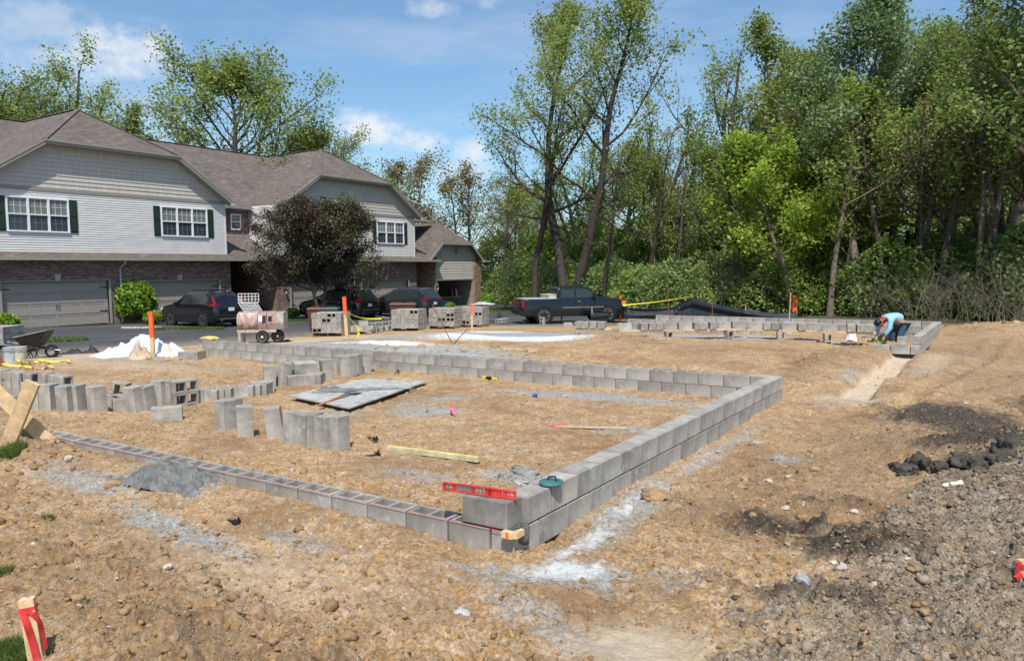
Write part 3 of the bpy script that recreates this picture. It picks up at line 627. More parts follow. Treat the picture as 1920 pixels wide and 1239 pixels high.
def fascia(b, c):
    for s in (-1, 1):
        b.bar((XO+.02, c+s*(CL-.02), ZC-.12), (XO+.02, c+s*(HW+.02), ZE-.10), .045, .2)
        b.bar((XO+.05, c+s*(CL-.02), ZC-.04), (XO+.05, c+s*(HW+.02), ZE-.02), .03, .07)
    b.box((XO+.02, c, ZC-.115), (.05, 2*CL, .2)); b.box((XO+.06, c, ZC-.05), (.07, 2*CL+.1, .08))
def soffit(b, c):
    for s in (-1, 1):
        b.bar((XF+.25, c+s*(CL-.05), ZC-.17), (XF+.25, c+s*(HW-.06), ZE-.17), .5, .03)
    b.box((XF+.25, c, ZC-.17), (.5, 2*CL, .03))
for c in (C1, C2):
    P1('fascia', FASC, lambda b: fascia(b, c)); P1('soffit', FASC, lambda b: soffit(b, c))
    for s in (-1, 1): P1('gutter_end', PAVE, lambda b: b.box((XO-.06, c+s*(HW-.02), ZE-.18), (.34, .26, .2)))
P1('gutter', FASC, lambda b: (b.box((XV+.06, 25.85, ZE-.08), (.13, 3.4, .12)), b.box((XV-.2, 25.85, ZE-.17), (.5, 3.3, .03)), b.box((XV+.06, 43.0, ZE-.08), (.13, 4.1, .12))))
P1('downspout', PAVE, lambda b: b.tube([(XV+.1, 27.3, ZE-.15), (XV+.5, 27.34, ZE-.4), (-35.6, 27.34, ZE-.6), (-35.6, 27.36, 3.3)], .045, 6))
# skirt roof over the garages
def skirt(b):
    sheet(b, [(XO, -2, 2.86), (XO, 24.2, 2.86), (XF-.05, 24.0, 3.18), (XF-.05, -2, 3.18)], .06)
    sheet(b, [(XO, 27.3, 2.86), (XO, 43.15, 2.86), (XF-.05, 43.15, 3.18), (XF-.05, 27.3, 3.18)], .06)
    sheet(b, [(XO, 24.2, 2.858), (XO, 27.3, 2.858), (-37.78, 27.42, 4.30), (-37.78, 24.0, 4.30)], .06)
    sheet(b, [(XO, 40.7, 2.859), (XO, 43.0, 2.859), (-38.0, 43.0, 4.6), (-38.0, 40.7, 4.6)], .06)
P1('garage_roof', ROOF, skirt)
def skirtgut(b):
    b.box((XO+.06, 20.4, 2.80), (.13, 45.6, .12)); b.box((XF+.23, 20.4, 2.75), (.44, 45.6, .03))
    b.box((XO+.1, 20.4, 2.865), (.05, 45.6, .02))
P1('gutter', FASC, skirtgut)
def dspout(y, zt=2.75):
    P1('downspout', PAVE, lambda b: (b.tube([(XO+.02, y, zt), (XO-.05, y, zt-.12), (XF+.1, y-.1, zt-.38), (XF+.08, y-.1, hz(y)+.1)], .05, 6)))
dspout(17.65); dspout(34.2)
P1('flashing', PAVE, lambda b: b.box((-37.74, 25.75, 4.33), (.06, 3.3, .07)))
# windows
def window(y0, y1, z0, z1, n=3, x=XF, rows=2, shut=True, split=True):
    f = MB(); T = .07
    for zz in (z0, z1): f.box((x+.045, (y0+y1)/2, zz), (.10, y1-y0+T, T))
    for k in range(n+1):
        yy = y0+(y1-y0)*k/n; w = T if k in (0, n) else T*1.35; f.box((x+.045, yy, (z0+z1)/2), (.099, w, z1-z0-T))
    if split: f.box((x+.046, (y0+y1)/2, (z0+z1)/2), (.085, y1-y0-.02, .055))
    o = f.build('window', WHITEP, H)
    for k in range(n):
        a = y0+(y1-y0)*k/n+.045; c = y0+(y1-y0)*(k+1)/n-.045
        halves = ((z0+.035, (z0+z1)/2-.028, False), ((z0+z1)/2+.028, z1-.035, True)) if split else ((z0+.035, z1-.035, True),)
        for (p, q, topp) in halves:
            P1('pane', PANE2 if topp else PANE, lambda b: b.box((x+.02, (a+c)/2, (p+q)/2), (.02, c-a, q-p)), o)
            def mu(b):
                for i in (1, 2)[:(2 if n > 1 else 1)]:
                    yy = a+(c-a)*i/(3 if n > 1 else 2); b.box((x+.036, yy, (p+q)/2), (.008, .016, q-p))
                for i in range(1, rows): b.box((x+.0365, (a+c)/2, p+(q-p)*i/rows), (.008, c-a, .016))
            P1('muntin', MUNT if not topp else WHITEP, mu, o)
    if shut:
        for s, yy in ((-1, y0-.25), (1, y1+.25)):
            sh = P1('shutter', SHUT, lambda b: b.box((x+.035, yy, (z0+z1)/2), (.045, .36, z1-z0+.04)))
            for (p, q) in ((z0+.06, (z0+z1)/2-.06), ((z0+z1)/2+.04, z1-.06)):
                P1('raised_panel', SHUT, lambda b: b.box((x+.066, yy, (p+q)/2), (.03, .25, q-p), taper=1), sh)
    return o
def pane_mat(name, a, bb, rough):
    m, t, b = nodes(name); n = t.nodes.new; L = t.links.new
    tcn = n('ShaderNodeTexCoord'); sx = n('ShaderNodeSeparateXYZ'); L(tcn.outputs['Object'], sx.inputs[0])
    w = mnode(t, 'FRACT', mnode(t, 'MULTIPLY', sx.outputs[2], 18.)); mx = n('ShaderNodeMix'); mx.data_type = 'RGBA'; L(w, mx.inputs[0]); mx.inputs[6].default_value = (*a, 1); mx.inputs[7].default_value = (*bb, 1)
    L(mx.outputs[2], b.inputs['Base Color']); b.inputs['Roughness'].default_value = rough; b.inputs['Specular IOR Level'].default_value = .5; return m
PANE = pane_mat('window_glass', (.035, .045, .06), (.05, .06, .075), .08); PANE2 = pane_mat('window_glass_with_blind', (.13, .14, .13), (.24, .25, .22), .10)
MUNT = mat('muntin_behind_screen', (.20, .21, .23), .6, var=.03, bump=0)
window(12.45, 15.15, 4.08, 5.62); window(19.98, 22.72, 4.08, 5.62); window(29.3, 32.0, 4.06, 5.60); window(36.55, 39.35, 4.06, 5.60)
window(26.1, 26.78, 4.75, 5.65, 1, x=-37.77, shut=False, rows=2)
# wall lanterns
def lantern(y, z, x=XF):
    l = P1('wall_lantern', LAMPM, lambda b: (b.tube([(x, y, z), (x+.14, y, z+.04), (x+.16, y, z-.02)], .014, 5), b.lathe([(.02, .12), (.11, .03), (.10, .0)], 8, Matrix.Translation((x+.17, y, z-.06))), b.box((x+.01, y, z), (.02, .1, .16))))
    P1('lamp_glass', CLEARL, lambda b: b.lathe([(.085, 0), (.05, -.15)], 8, Matrix.Translation((x+.17, y, z-.06))), l)
for y, z in ((11.5, 1.05), (17.25, 1.1), (23.8, 1.15), (28.1, .95), (34.4, .9), (40.3, .85)): lantern(y, z)
# end unit: single storey with stone pillars and the open garage
E3 = (43.12, 49.0); C3, R3, H3 = 45.45, 5.95, 3.55; Z3 = 2.93; SL3 = .86
CL3 = (R3-4.28)/SL3; XP3 = XO-(R3-4.28)/.85
def roof3(b):
    for s in (-1, 1): sheet(b, [(-41.5, C3, R3), (XP3, C3, R3), (XO, C3+s*CL3, 4.28), (XO, C3+s*H3, Z3-.03), (-41.5, C3+s*H3, Z3-.03)])
    sheet(b, [(XP3, C3, R3), (XO, C3-CL3, 4.28), (XO, C3+CL3, 4.28)])
    sheet(b, [(XO+.02, 48.85, Z3-.12), (XO+.02, 49.5, Z3-.12), (XF-.1, 49.4, Z3+.14), (XF-.1, 48.85, Z3+.14)], .06)
P1('end_roof', ROOF, roof3)
def fas3(b):
    for s in (-1, 1): b.bar((XO+.02, C3+s*(CL3-.02), 4.17), (XO+.02, C3+s*(H3+.02), Z3-.13), .05, .17)
    b.box((XO+.025, C3, 4.19), (.06, 2*CL3+.04, .17)); b.box((XF+.2, C3, 4.1), (.5, 2*CL3, .03))
    b.box((XF+.35, 49.2, Z3-.13), (.9, .75, .13))
P1('fascia', FASC, fas3)
zg3 = hz(45.5)+2.2
n3 = 14
for i in range(n3):
    za = zg3+.12+i*.2; zb_ = za+.2
    if zb_ > 4.2: break
    def hf(zz): return min(2.95, (R3-.12-zz)/SL3) if zz > 2.9 else 2.4
    ca = C3; ha, hb = hf(za), hf(zb_)
    ya0, ya1 = (43.14, 48.02) if za <= 2.9 else (C3-ha, C3+ha)
    yb0, yb1 = (43.14, 48.02) if zb_ <= 2.9 else (C3-hb, C3+hb)
    b = MB(); x = XF
    b.add([(x, yb0, zb_), (x, yb1, zb_), (x+.03, ya0, za), (x+.03, ya1, za), (x, ya0, za), (x, ya1, za)], [(0,2,3,1), (2,4,5,3), (0,4,2), (1,3,5), (0,1,5,4)])
    b.build('shake_board', SHAKE, H)
P1('end_wall', SHAKE, lambda b: (b.box((XF-.13, 45.58, (zg3+2.9)/2), (.24, 4.9, 2.9-zg3)), b.prism([(XF-.02, C3-3.3, 2.9), (XF-.02, C3+3.3, 2.9), (XF-.02, C3+1.85, 4.2), (XF-.02, C3-1.85, 4.2)], (-.2, 0, 0))))
P1('header_trim', FASC, lambda b: b.box((XF+.02, 45.58, zg3+.05), (.1, 4.95, .14)))
P1('gable_vent', FASC, lambda b: [b.box((XF+.06, 45.75, 3.42+.07*i), (.05, .42, .05)) for i in range(8)])
P1('stone_wall', LEDGE, lambda b: b.box((XF-2.0, 43.25, .7), (4.0, .26, 4.2)))
P1('stone_pillar', LEDGE, lambda b: b.box((XF-.12, 48.55, .7), (.5, .95, 4.25)))
for k in range(22):
    zz = -.95+k*.165; P1('ledge_stone', LEDGE, lambda b: b.box((XF+.14, 48.55+random.uniform(-.04, .06), zz), (.06+random.random()*.05, .9+random.uniform(-.1, .12), .13)))
P1('jamb_trim', FASC, lambda b: (b.box((XF-.02, 48.02, (zg3-.9)/2-.05), (.16, .12, zg3+.85)),))
g0 = hz(45.5)
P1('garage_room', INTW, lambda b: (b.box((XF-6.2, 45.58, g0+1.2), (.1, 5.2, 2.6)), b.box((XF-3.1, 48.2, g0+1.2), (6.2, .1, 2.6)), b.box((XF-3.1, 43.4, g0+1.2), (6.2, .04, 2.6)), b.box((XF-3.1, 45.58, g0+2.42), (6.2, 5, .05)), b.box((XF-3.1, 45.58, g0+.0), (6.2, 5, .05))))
lantern(42.95+.2, .8, XF+.02); lantern(48.95, .75, XF+.15)
P1('entry_step', PAVE, lambda b: (b.box((XF-1.3, 25.9, -.45), (2.6, 2.9, .25)), b.box((XF+.15, 28.05, -.5), (.5, .8, .3))))
# things inside the open garage
t = thing('clothes_rack', 'rack of dark clothes standing inside the open garage', 'clothes rack', (XF-1.2, 47.0, g0+.03))
P1('frame', BLACKP, lambda b: [b.tube(p, .02, 5) for p in ([(0,-.7,0),(0,-.7,1.5),(0,.5,1.5),(0,.5,0)], [(0,-.7,.1),(0,.5,.1)])], t)
for k, c in enumerate((BLACKP, REDP, DENIM, BLACKP, WHITEP, RUST)): P1('garment', c, lambda b: b.box((0, -.6+k*.2, 1.05), (.35, .11, .7), taper=.6), t)
t = thing('storage_bin', 'blue plastic tub on the garage floor beside the clothes rack', 'storage bin', (XF-1.0, 45.2, g0+.03)); P1('tub', mat('blue_tub', (.02, .22, .42), .5), lambda b: b.box((0, 0, .25), (.45, .7, .5), taper=1.1), t); P1('lid', TEAL, lambda b: b.box((0, 0, .52), (.5, .78, .05)), t)
tag(P1('playpen_panel', FASC, lambda b: (b.box((XF-.9, 45.9, g0+.78), (.05, 3.6, .05)), [b.box((XF-.9, 44.2+i*.28, g0+.4), (.03, .03, .76)) for i in range(13)]), None), 'low barred panel across the open garage', 'gate panel')

# ================================================================== CONCRETE BLOCKS
BL, BW = .390, .192
def block_mesh(name, L=BL, Wd=BW, Hh=BW, core=True, m=BLOCK, notch=False):
    b = MB(); hx, hy = L/2, Wd/2; t = .030
    if not core:
        b.box((0, 0, Hh/2), (L, Wd, Hh))
    else:
        xs = [-hx, -hx+t, -t/2, t/2, hx-t, hx]; ys = [-hy, -hy+t, hy-t, hy]
        vs = [(x, y, z) for z in (0, Hh) for y in ys for x in xs]; nx, ny = 6, 4
        I = lambda i, j, k: k*24+j*6+i
        fs = []
        holes = {(1, 1), (3, 1)}
        for i in range(5):
            for j in range(3):
                if (i, j) in holes: continue
                fs.append((I(i,j,1), I(i+1,j,1), I(i+1,j+1,1), I(i,j+1,1))); fs.append((I(i,j+1,0), I(i+1,j+1,0), I(i+1,j,0), I(i,j,0)))
        for i in range(5): fs += [(I(i,0,0), I(i+1,0,0), I(i+1,0,1), I(i,0,1)), (I(i+1,3,0), I(i,3,0), I(i,3,1), I(i+1,3,1))]
        for j in range(3): fs += [(I(0,j+1,0), I(0,j,0), I(0,j,1), I(0,j+1,1)), (I(5,j,0), I(5,j+1,0), I(5,j+1,1), I(5,j,1))]
        for (i, j) in holes: fs += [(I(i,j,0), I(i,j,1), I(i+1,j,1), I(i+1,j,0))[::-1], (I(i,j+1,0), I(i+1,j+1,0), I(i+1,j+1,1), I(i,j+1,1))[::-1], (I(i,j,0), I(i,j+1,0), I(i,j+1,1), I(i,j,1))[::-1], (I(i+1,j,0), I(i+1,j,1), I(i+1,j+1,1), I(i+1,j+1,0))[::-1]]
        b.add(vs, fs)
    o = b.build(name, m); me = o.data; bpy.data.objects.remove(o)
    bm = bmesh.new(); bm.from_mesh(me)
    ed = [e for e in bm.edges if len(e.link_faces) == 2 and e.calc_face_angle(0) > .5 and (not core or all(abs(abs(v.co.x)-hx) < 1e-4 or abs(abs(v.co.y)-hy) < 1e-4 for v in e.verts))]
    if not core or m is BLOCK: bmesh.ops.bevel(bm, geom=ed, offset=.004, segments=1, affect='EDGES')
    bm.to_mesh(me); bm.free(); return me
BM = block_mesh('concrete_block'); BMS = block_mesh('concrete_block_solid', core=False); BMD = block_mesh('damp_block', core=False, m=BLOCKD)
BMH = block_mesh('half_block', L=.194, core=False)
def part_copy(name, me, parent, loc, rz=0, rot=None):
    o = bpy.data.objects.new(name, me); COL.objects.link(o); o.parent = parent; o.location = loc; o.rotation_euler = rot if rot is not None else (0, 0, rz); return o
MESHC = {}
def cut_block(L, core):
    k = (round(L, 2), core)
    if k not in MESHC: MESHC[k] = block_mesh('concrete_block', L=max(.06, k[0]), core=core and k[0] > .3)
    return MESHC[k]
def run(T, p0, axis, length, z, first, core=True, jit=.003, sgn=-1):
    """lay one course along +axis from p0; first = distance of the first head joint"""
    marks = [0]; q = first
    while q < length-.03: marks.append(q); q += .4064
    marks.append(length)
    mb = MB()
    for a, c in zip(marks[:-1], marks[1:]):
        Lb = c-a-.020
        if Lb < .05: continue
        me = (BM if core else BMS) if abs(Lb-.3864) < .008 else cut_block(Lb, core)
        mid = (a+c)/2; j = random.uniform(-jit, jit)
        if axis == 'y': part_copy('block', me, T, (p0[0]-.097+j, p0[1]+mid, z), pi/2+random.uniform(-.004, .004))
        else: part_copy('block', me, T, (p0[0]-mid, p0[1]+.097+j, z), random.uniform(-.004, .004))
        if c < length-.02:
            w = .011+random.random()*.008
            if axis == 'y': mb.box((p0[0]-.097, p0[1]+c, z+.095), (.150, w+.012, .188))
            else: mb.box((p0[0]-c, p0[1]+.097, z+.095), (w+.012, .156, .188))
    return mb
def bed(mb, p0, axis, length, z):
    if axis == 'y': mb.box((p0[0]-.097, p0[1]+length/2, z-.0045), (.179, length-.01, .011))
    else: mb.box((p0[0]-length/2, p0[1]+.097, z-.0045), (length-.01, .179, .011))
def wall(name, label, courses, p0, axis, top_core=True, m=MORTD, cat='block wall'):
    T = thing(name, label, cat, (0, 0, 0))
    for (off, length, z, first, core) in courses:
        q = (p0[0], p0[1]+off) if axis == 'y' else (p0[0]-off, p0[1])
        mb = run(T, q, axis, length, z, first, core); bed(mb, q, axis, length, z)
        mb.build('mortar_joint', m, T)
    return T
# the nearer foundation
wall('foundation_wall', 'low grey block wall running away to the right from the nearest corner, two courses high',
     [(0, 7.40, -.003, .36, False), (.2, 7.20, .200, .35, False)], (0, 0), 'y', m=MORTD)
wall('foundation_wall', 'long grey block wall across the middle with open cells along its top, three courses at the left end',
     [(.0, 13.85, -.206, .2, True), (.2, 13.65, -.003, .03, True), (.2, 13.65, .200, .236, True)], (0, 7.21), 'x', m=MORT)
fw = wall('foundation_wall', 'single course of open-celled grey blocks in the foreground with a red string along it',
     [(.2, 6.5, -.003, .38, True)], (0, 0), 'x', m=MORTD)
wall('foundation_wall', 'short stub of block wall under dirt behind the crossed boards at the left edge', [(0, 2.4, .03, .3, True)], (-8.2, 1.9), 'x')
# the farther foundation
wall('foundation_wall', 'low far block wall on the right behind the bending worker, seen edge on',
     [(0, 5.6, -.003, .3, False), (.35, 5.25, .200, .35, False)], (1.1, 15.2), 'y')
wall('foundation_wall', 'farthest block wall running along in front of the wood', [(0, 8.95, -.003, .3, True), (0, 8.75, .200, .1, True)], (1.1, 20.83), 'x')
wall('foundation_wall', 'two-course block wall just behind the plank bench of blocks at the far foundation', [(0, 4.3, -.003, .3, True), (0, 4.3, .200, .1, True)], (-3.4, 18.6), 'x')
wall('foundation_wall', 'short two-course block wall between the bending worker and the far right wall', [(0, 1.5, -.003, .3, True), (0, 1.5, .200, .1, True)], (.9, 18.75), 'x')
w = wall('foundation_wall', 'stepped end of block wall by the footing trench with a half block standing on it', [(0, .85, -.003, .42, False)], (.9, 15.2), 'x')
part_copy('half_block', BMH, w, (.72, 15.3, .2), 0)
# dark damp corner block and smeared mortar at the corner
o = link('corner_block', BMD, None, (-.245, .097, .205), (0, 0, 0)); tag(o, 'dark damp corner block carrying the red spirit level', 'concrete block')
b = MB(); b.box((-.245, .097, .2015), (.42, .18, .006)); tag(b.build('mortar_bed', WETM), 'thin dark bed of wet mortar under the corner block', 'mortar')
def lump(name, c, size, seed, m, sq=.6, n=3, parent=None, rz=0, rough=.35, sub=None):
    bm = bmesh.new(); bmesh.ops.create_icosphere(bm, subdivisions=sub or n, radius=1)
    for v in bm.verts:
        p = v.co.copy()
        k = 1+rough*((fbm(p.x*1.6+seed, p.y*1.6+p.z*1.1, seed, 3)-.5)*2)+rough*.5*((fbm(p.x*5+seed, p.y*5-p.z*4, seed+5, 2)-.5)*2)
        v.co = Vector((p.x*size[0], p.y*size[1], p.z*size[2]))*float(k)
    me = bpy.data.meshes.new(name); bm.to_mesh(me); bm.free(); me.materials.append(m)
    o = link(name, me, parent, c, (0, 0, rz)); return o
tag(lump('mortar_lump', (.012, .115, .16), (.05, .05, .09), 3, WETM, n=2), 'dark lump of mortar squeezed out at the foundation corner', 'mortar')
# mason's line and line block
b = MB(); b.tube([(-.02, -.012, .197), (-3.2, -.010, .195), (-6.4, -.010, .197)], .0018, 5); tag(b.build('mason_line', REDP), 'taut red string line along the foreground block course', 'string line')
t = thing('line_block', 'small wooden line block with an orange dab at the corner of the near wall', 'line block', (.0, -.01, .19), 0)
P1('block_body', WOOD, lambda b: (b.box((-.02, -.018, .0), (.09, .05, .045)), b.box((.035, .03, .0), (.03, .1, .045))), t); P1('paint_mark', ORANGE, lambda b: b.box((-.015, -.044, 0), (.022, .004, .046)), t)
# red spirit level
a0, a1 = Vector((-.62, .02, .405)), Vector((.0, .10, .405)); dd = (a1-a0); yaw = math.atan2(dd.y, dd.x)
lv = thing('spirit_level', 'red box-section spirit level with three vials lying on the corner block', 'spirit level', ((-.33), .06, .402), yaw)
P1('body', REDP, lambda b: (b.box((0, 0, .004), (.60, .026, .008)), b.box((0, 0, .058), (.60, .026, .008)), [b.box((x, 0, .031), (w_, .014, .048)) for x, w_ in ((-.29, .03), (-.205, .03), (-.045, .03), (.13, .10), (.075, .05), (.225, .06), (.285, .02))]), lv)
for x, w_ in ((-.25, .055), (-.125, .12), (.0, .06), (.255, .05)):
    v = P1('vial_window', STEEL, lambda b: (b.box((x, 0, .031), (w_+.006, .010, .05)), b.box((x, 0, .031), (w_*.4, .018, .03))), lv)
    P1('vial', YELLOW, lambda b: b.tube([(x-.02, 0, .031), (x+.02, 0, .031)], .008, 6), v)
# float on the wall top
t = thing('mortar_float', 'round dark teal float overhanging the top of the right wall', 'float', (-.03, .58, .398), 0)
P1('disc', TEAL, lambda b: b.lathe([(.0, .0), (.085, .0), (.095, .012), (.09, .026), (.03, .03), (0, .03)], 24), t, smooth=True)
P1('handle', BLACKP, lambda b: b.tube([(-.03, .0, .03), (-.02, 0, .055), (.03, .01, .062), (.05, 0, .03)], .007, 6), t)

# ------------------------------------------------------------------ loose blocks
def loose(u, v, kind, yaw, label, tilt=0, tdir=0, group=None, me=None, dz=0, sink=.012):
    """u, v: photo pixel of the foot. kind 'stand' on end, 'lie' on its bed, 'side' on its long face"""
    p = gp(u, v); me = me or BM; z = gz(p.x, p.y)-sink+dz
    vd = math.atan2(p.y-CAM[1], p.x-CAM[0])       # bearing of the spot from the road side
    M = Matrix.Rotation(vd-pi/2+R(yaw), 4, 'Z')
    if kind == 'stand': Lm = Matrix.Translation((0, 0, BL/2)) @ Matrix.Rotation(pi/2, 4, 'Y') @ Matrix.Translation((0, 0, -BW/2))
    elif kind == 'standcore': Lm = Matrix.Translation((0, 0, BL/2)) @ Matrix.Rotation(pi/2, 4, 'Z') @ Matrix.Rotation(pi/2, 4, 'Y') @ Matrix.Translation((0, 0, -BW/2))
    elif kind == 'side': Lm = Matrix.Translation((0, 0, BW/2)) @ Matrix.Rotation(pi/2, 4, 'X') @ Matrix.Translation((0, 0, -BW/2))
    else: Lm = Matrix.Identity(4)
    if tilt:
        ax = Vector((cos(R(tdir)), sin(R(tdir)), 0)); Lm = Matrix.Rotation(R(tilt), 4, ax) @ Lm
    o = bpy.data.objects.new('concrete_block', me); COL.objects.link(o)
    o.matrix_world = Matrix.Translation((p.x, p.y, z)) @ M @ Lm
    tag(o, label, 'concrete block', group); return o
G1 = 'grey blocks set out singly in the dirt'
near = [(424,804,'stand',35,0,0,'grey block on end, first of the pair standing left of the near cluster'),(437,800,'stand',38,0,0,'grey block on end close behind the leftmost one of the near cluster'),
 (460,817,'stand',2,0,0,'pale flat-faced block on end facing the camera, next to the left pair'),(519,820,'stand',-6,-7,90,'block on end leaning left with scratched mortar lines on its face'),
 (551,830,'stand',40,4,90,'block on end with a white dab, first of the tight foursome'),(571,834,'stand',-42,3,90,'narrow block on end second in the tight foursome'),
 (591,835,'stand',-35,-4,90,'block on end third in the tight foursome, leaning on its neighbour'),(613,840,'stand',-50,0,0,'block on end fourth of the near cluster, edge turned to the camera'),(634,840,'stand',45,0,0,'rightmost block on end of the near cluster with a small white dab')]
back = [(506,725,'stand',6,0,0,'block on end at the left of the back cluster beside the mortar board'),(531,722,'stand',35,8,90,'block on end leaning right next to the leftmost of the back cluster'),(545,718,'stand',30,9,90,'block on end leaning right behind its leaning twin in the back cluster'),
 (560,722,'lie',8,0,0,'block lying flat at the foot of the back cluster'),(597,718,'lie',75,0,0,'block lying end-on at the foot of the back cluster'),(585,719,'lie',80,0,0,'block lying end-on beside the flat one in the back cluster'),
 (616,711,'stand',20,-8,90,'mortar-smeared block on end leaning left in the back cluster'),(645,704,'stand',25,0,0,'broad dark-sided block on end in the middle of the back cluster'),(657,703,'stand',40,0,0,'block on end half hidden behind the broad one of the back cluster'),
 (668,700,'stand',60,0,0,'slim block on end before the last leaning one of the back cluster'),(685,697,'stand',15,7,90,'last leaning block on end at the right of the back cluster'),
 (733,692,'standcore',18,0,0,'single block on end with both cells showing, standing before the long wall'),
 (492,734,'side',0,0,0,'block lying low behind the leftmost standing one of the back cluster')]
mid = [(385,751,'lie',5,0,0,'flat block at the left of the row behind the near cluster'),(404,749,'lie',70,0,0,'end-on block second in the flat row behind the near cluster'),(416,747,'lie',72,0,0,'end-on block third in the flat row behind the near cluster'),(428,746,'lie',75,0,0,'end-on block fourth in the flat row behind the near cluster'),
 (450,744,'lie',6,0,0,'flat broad-faced block in the middle of the flat row behind the near cluster'),(472,741,'lie',70,0,0,'end-on block right of the broad-faced one in the flat row'),(484,739,'lie',72,0,0,'end-on block next to last in the flat row'),(497,737,'lie',70,0,0,'last end-on block at the right of the flat row')]
left = [(8,732,'standcore',28,0,0,'block on end with a cell showing at the far left edge'),(12,765,'side',20,0,0,'dark-celled block on its side behind the crossed boards'),(27,736,'standcore',30,0,0,'block on end, left one of the celled pair beside the left edge'),(41,738,'standcore',30,0,0,'block on end, right one of the celled pair beside the left edge'),
 (62,740,'standcore',35,0,0,'block on end with cells showing behind the crossed boards top'),(90,741,'standcore',32,0,0,'block on end with cells showing fourth from the left edge'),(108,744,'standcore',20,0,0,'narrow celled block on end beside its broader neighbour in the left row'),(122,747,'standcore',35,0,0,'broad celled block on end at the right of the left back row'),
 (57,763,'stand',35,5,90,'block on end leaning just right of the crossed boards'),(72,768,'stand',45,0,0,'block on end, left one of the first front pair beside the crossed boards'),(94,768,'stand',48,0,0,'block on end, right one of the first front pair beside the crossed boards'),
 (127,771,'stand',48,-3,90,'block on end, left one of the second front pair in the left row'),(147,769,'stand',44,-4,90,'block on end, right one of the second front pair in the left row'),(184,772,'stand',28,-3,90,'broad block on end facing the camera in the left row'),
 (222,762,'standcore',-25,12,90,'block leaning over to the right with both cells showing'),(240,768,'lie',5,0,0,'flat block with open cells between leaning ones in the left row'),(257,772,'stand',40,-7,90,'block on end leaning left, left one of the third front pair'),(278,770,'stand',42,-8,90,'block on end leaning left, right one of the third front pair'),
 (303,759,'stand',45,0,0,'block on end, left one of the short pair behind the lying block'),(319,758,'stand',48,0,0,'block on end, right one of the short pair behind the lying block'),(314,787,'side',-4,0,0,'dark-faced block lying alone in front of the left row')]
for L_ in (near, back, mid, left):
    for (u, v, k, yw, tl, td, lab) in L_:
        loose(u, v, k, yw, lab, tl, td, G1, me=BMS if (k in ('stand', 'side') or (k == 'lie' and L_ is not mid and u not in (240,))) else BM)
loose(572, 716, 'lie', 12, 'block resting tilted on top of the flat one in the back cluster', 12, 0, G1, dz=.19, me=BMS)
loose(345, 757, 'side', 28, 'lower block of the two stacked on their sides in the left row', group=G1); loose(345, 757, 'side', 28, 'upper block of the two stacked on their sides in the left row', group=G1, dz=.196)
G2 = 'grey blocks beside the left end of the long wall'
loose(352, 673, 'side', 10, 'block lying just left of the end of the long wall', group=G2, me=BMS); loose(372, 672, 'side', 60, 'end-on block tucked against the left end of the long wall', group=G2, me=BMS)
loose(1017, 609, 'standcore', -35, 'single block on end in front of the pickup rear wheel', group=G2)

# ------------------------------------------------------------------ pallets with stacked blocks
PM = {}
def slat_mesh():
    b = MB(); b.box((0, 0, 0), (1.22, .09, .018)); o = b.build('slat', WOODO); me = o.data; bpy.data.objects.remove(o); return me
def string_mesh():
    b = MB(); b.box((0, 0, 0), (.038, 1.0, .09)); o = b.build('stringer', WOODO); me = o.data; bpy.data.objects.remove(o); return me
SLM, STM = slat_mesh(), string_mesh()
def pallet(x, y, rz, label, grp='wooden pallets under the block stacks'):
    t = thing('pallet', label, 'pallet', (x, y, gz(x, y)-.02), rz, grp)
    for k in range(7): part_copy('slat', SLM, t, (0, -.44+k*.147, .137))
    for k in range(3): part_copy('slat', SLM, t, (0, -.44+k*.44, .012))
    for k in range(3): part_copy('stringer', STM, t, (-.58+k*.58, 0, .073))
    return t
def stack(x, y, rz, layers, word, seed, wide=5, hollow=()):
    pl = pallet(x, y, rz, 'weathered wooden pallet under '+word)
    z0 = pl.location.z+.148; r = random.Random(seed); ca, sa = cos(rz), sin(rz)
    names = ['bottom', 'second', 'third', 'top', 'uppermost']
    for k in range(layers):
        odd = k % 2
        for row in range(3):
            pos = -.6; cnt = 0; yy = -.4+row*.4 if not odd else -.4+row*.4
            while pos < .58:
                w_ = .4 if (r.random() < .16 and pos < .38) else .2
                cnt += 1; lab = '%s block, %s row, %s layer of %s' % (('first', 'second', 'third', 'fourth', 'fifth', 'sixth')[cnt-1], ('front', 'middle', 'back')[row], names[k] if k < layers-1 else 'top', word)
                cx = pos+w_/2
                jx, jy = r.uniform(-.006, .006), r.uniform(-.012, .012)
                if row > 0 and k < layers-1 and cnt > 1 and pos+w_ < .55: pos += w_; continue
                if w_ == .2:      # long side runs inward
                    o = bpy.data.objects.new('concrete_block', BMS if r.random() < .8 else BM); rot = pi/2; lx, ly = cx, yy
                    M = Matrix.Rotation(pi/2, 4, 'Z')
                else:
                    o = None
                    for half in (-.1, .1):
                        lab = lab if half < 0 else lab.replace(' block,', ' inner block,')
                        q = bpy.data.objects.new('concrete_block', BM); COL.objects.link(q)
                        M = Matrix.Translation((0, 0, .097)) @ Matrix.Rotation(pi/2, 4, 'X') @ Matrix.Translation((0, 0, -.097))
                        q.matrix_world = Matrix.Translation((x+ca*(cx+jx)-sa*(yy+half+jy), y+sa*(cx+jx)+ca*(yy+half+jy), z0+k*.197)) @ Matrix.Rotation(rz, 4, 'Z') @ M
                        tag(q, lab, 'concrete block', 'blocks stacked on pallets')
                    pos += w_; continue
                COL.objects.link(o)
                o.matrix_world = Matrix.Translation((x+ca*(lx+jx)-sa*(ly+jy), y+sa*(lx+jx)+ca*(ly+jy), z0+k*.197)) @ Matrix.Rotation(rz, 4, 'Z') @ M
                tag(o, lab, 'concrete block', 'blocks stacked on pallets'); pos += w_
ORD = 'first second third fourth fifth'.split()
def at(u, v): return gp(u, v)

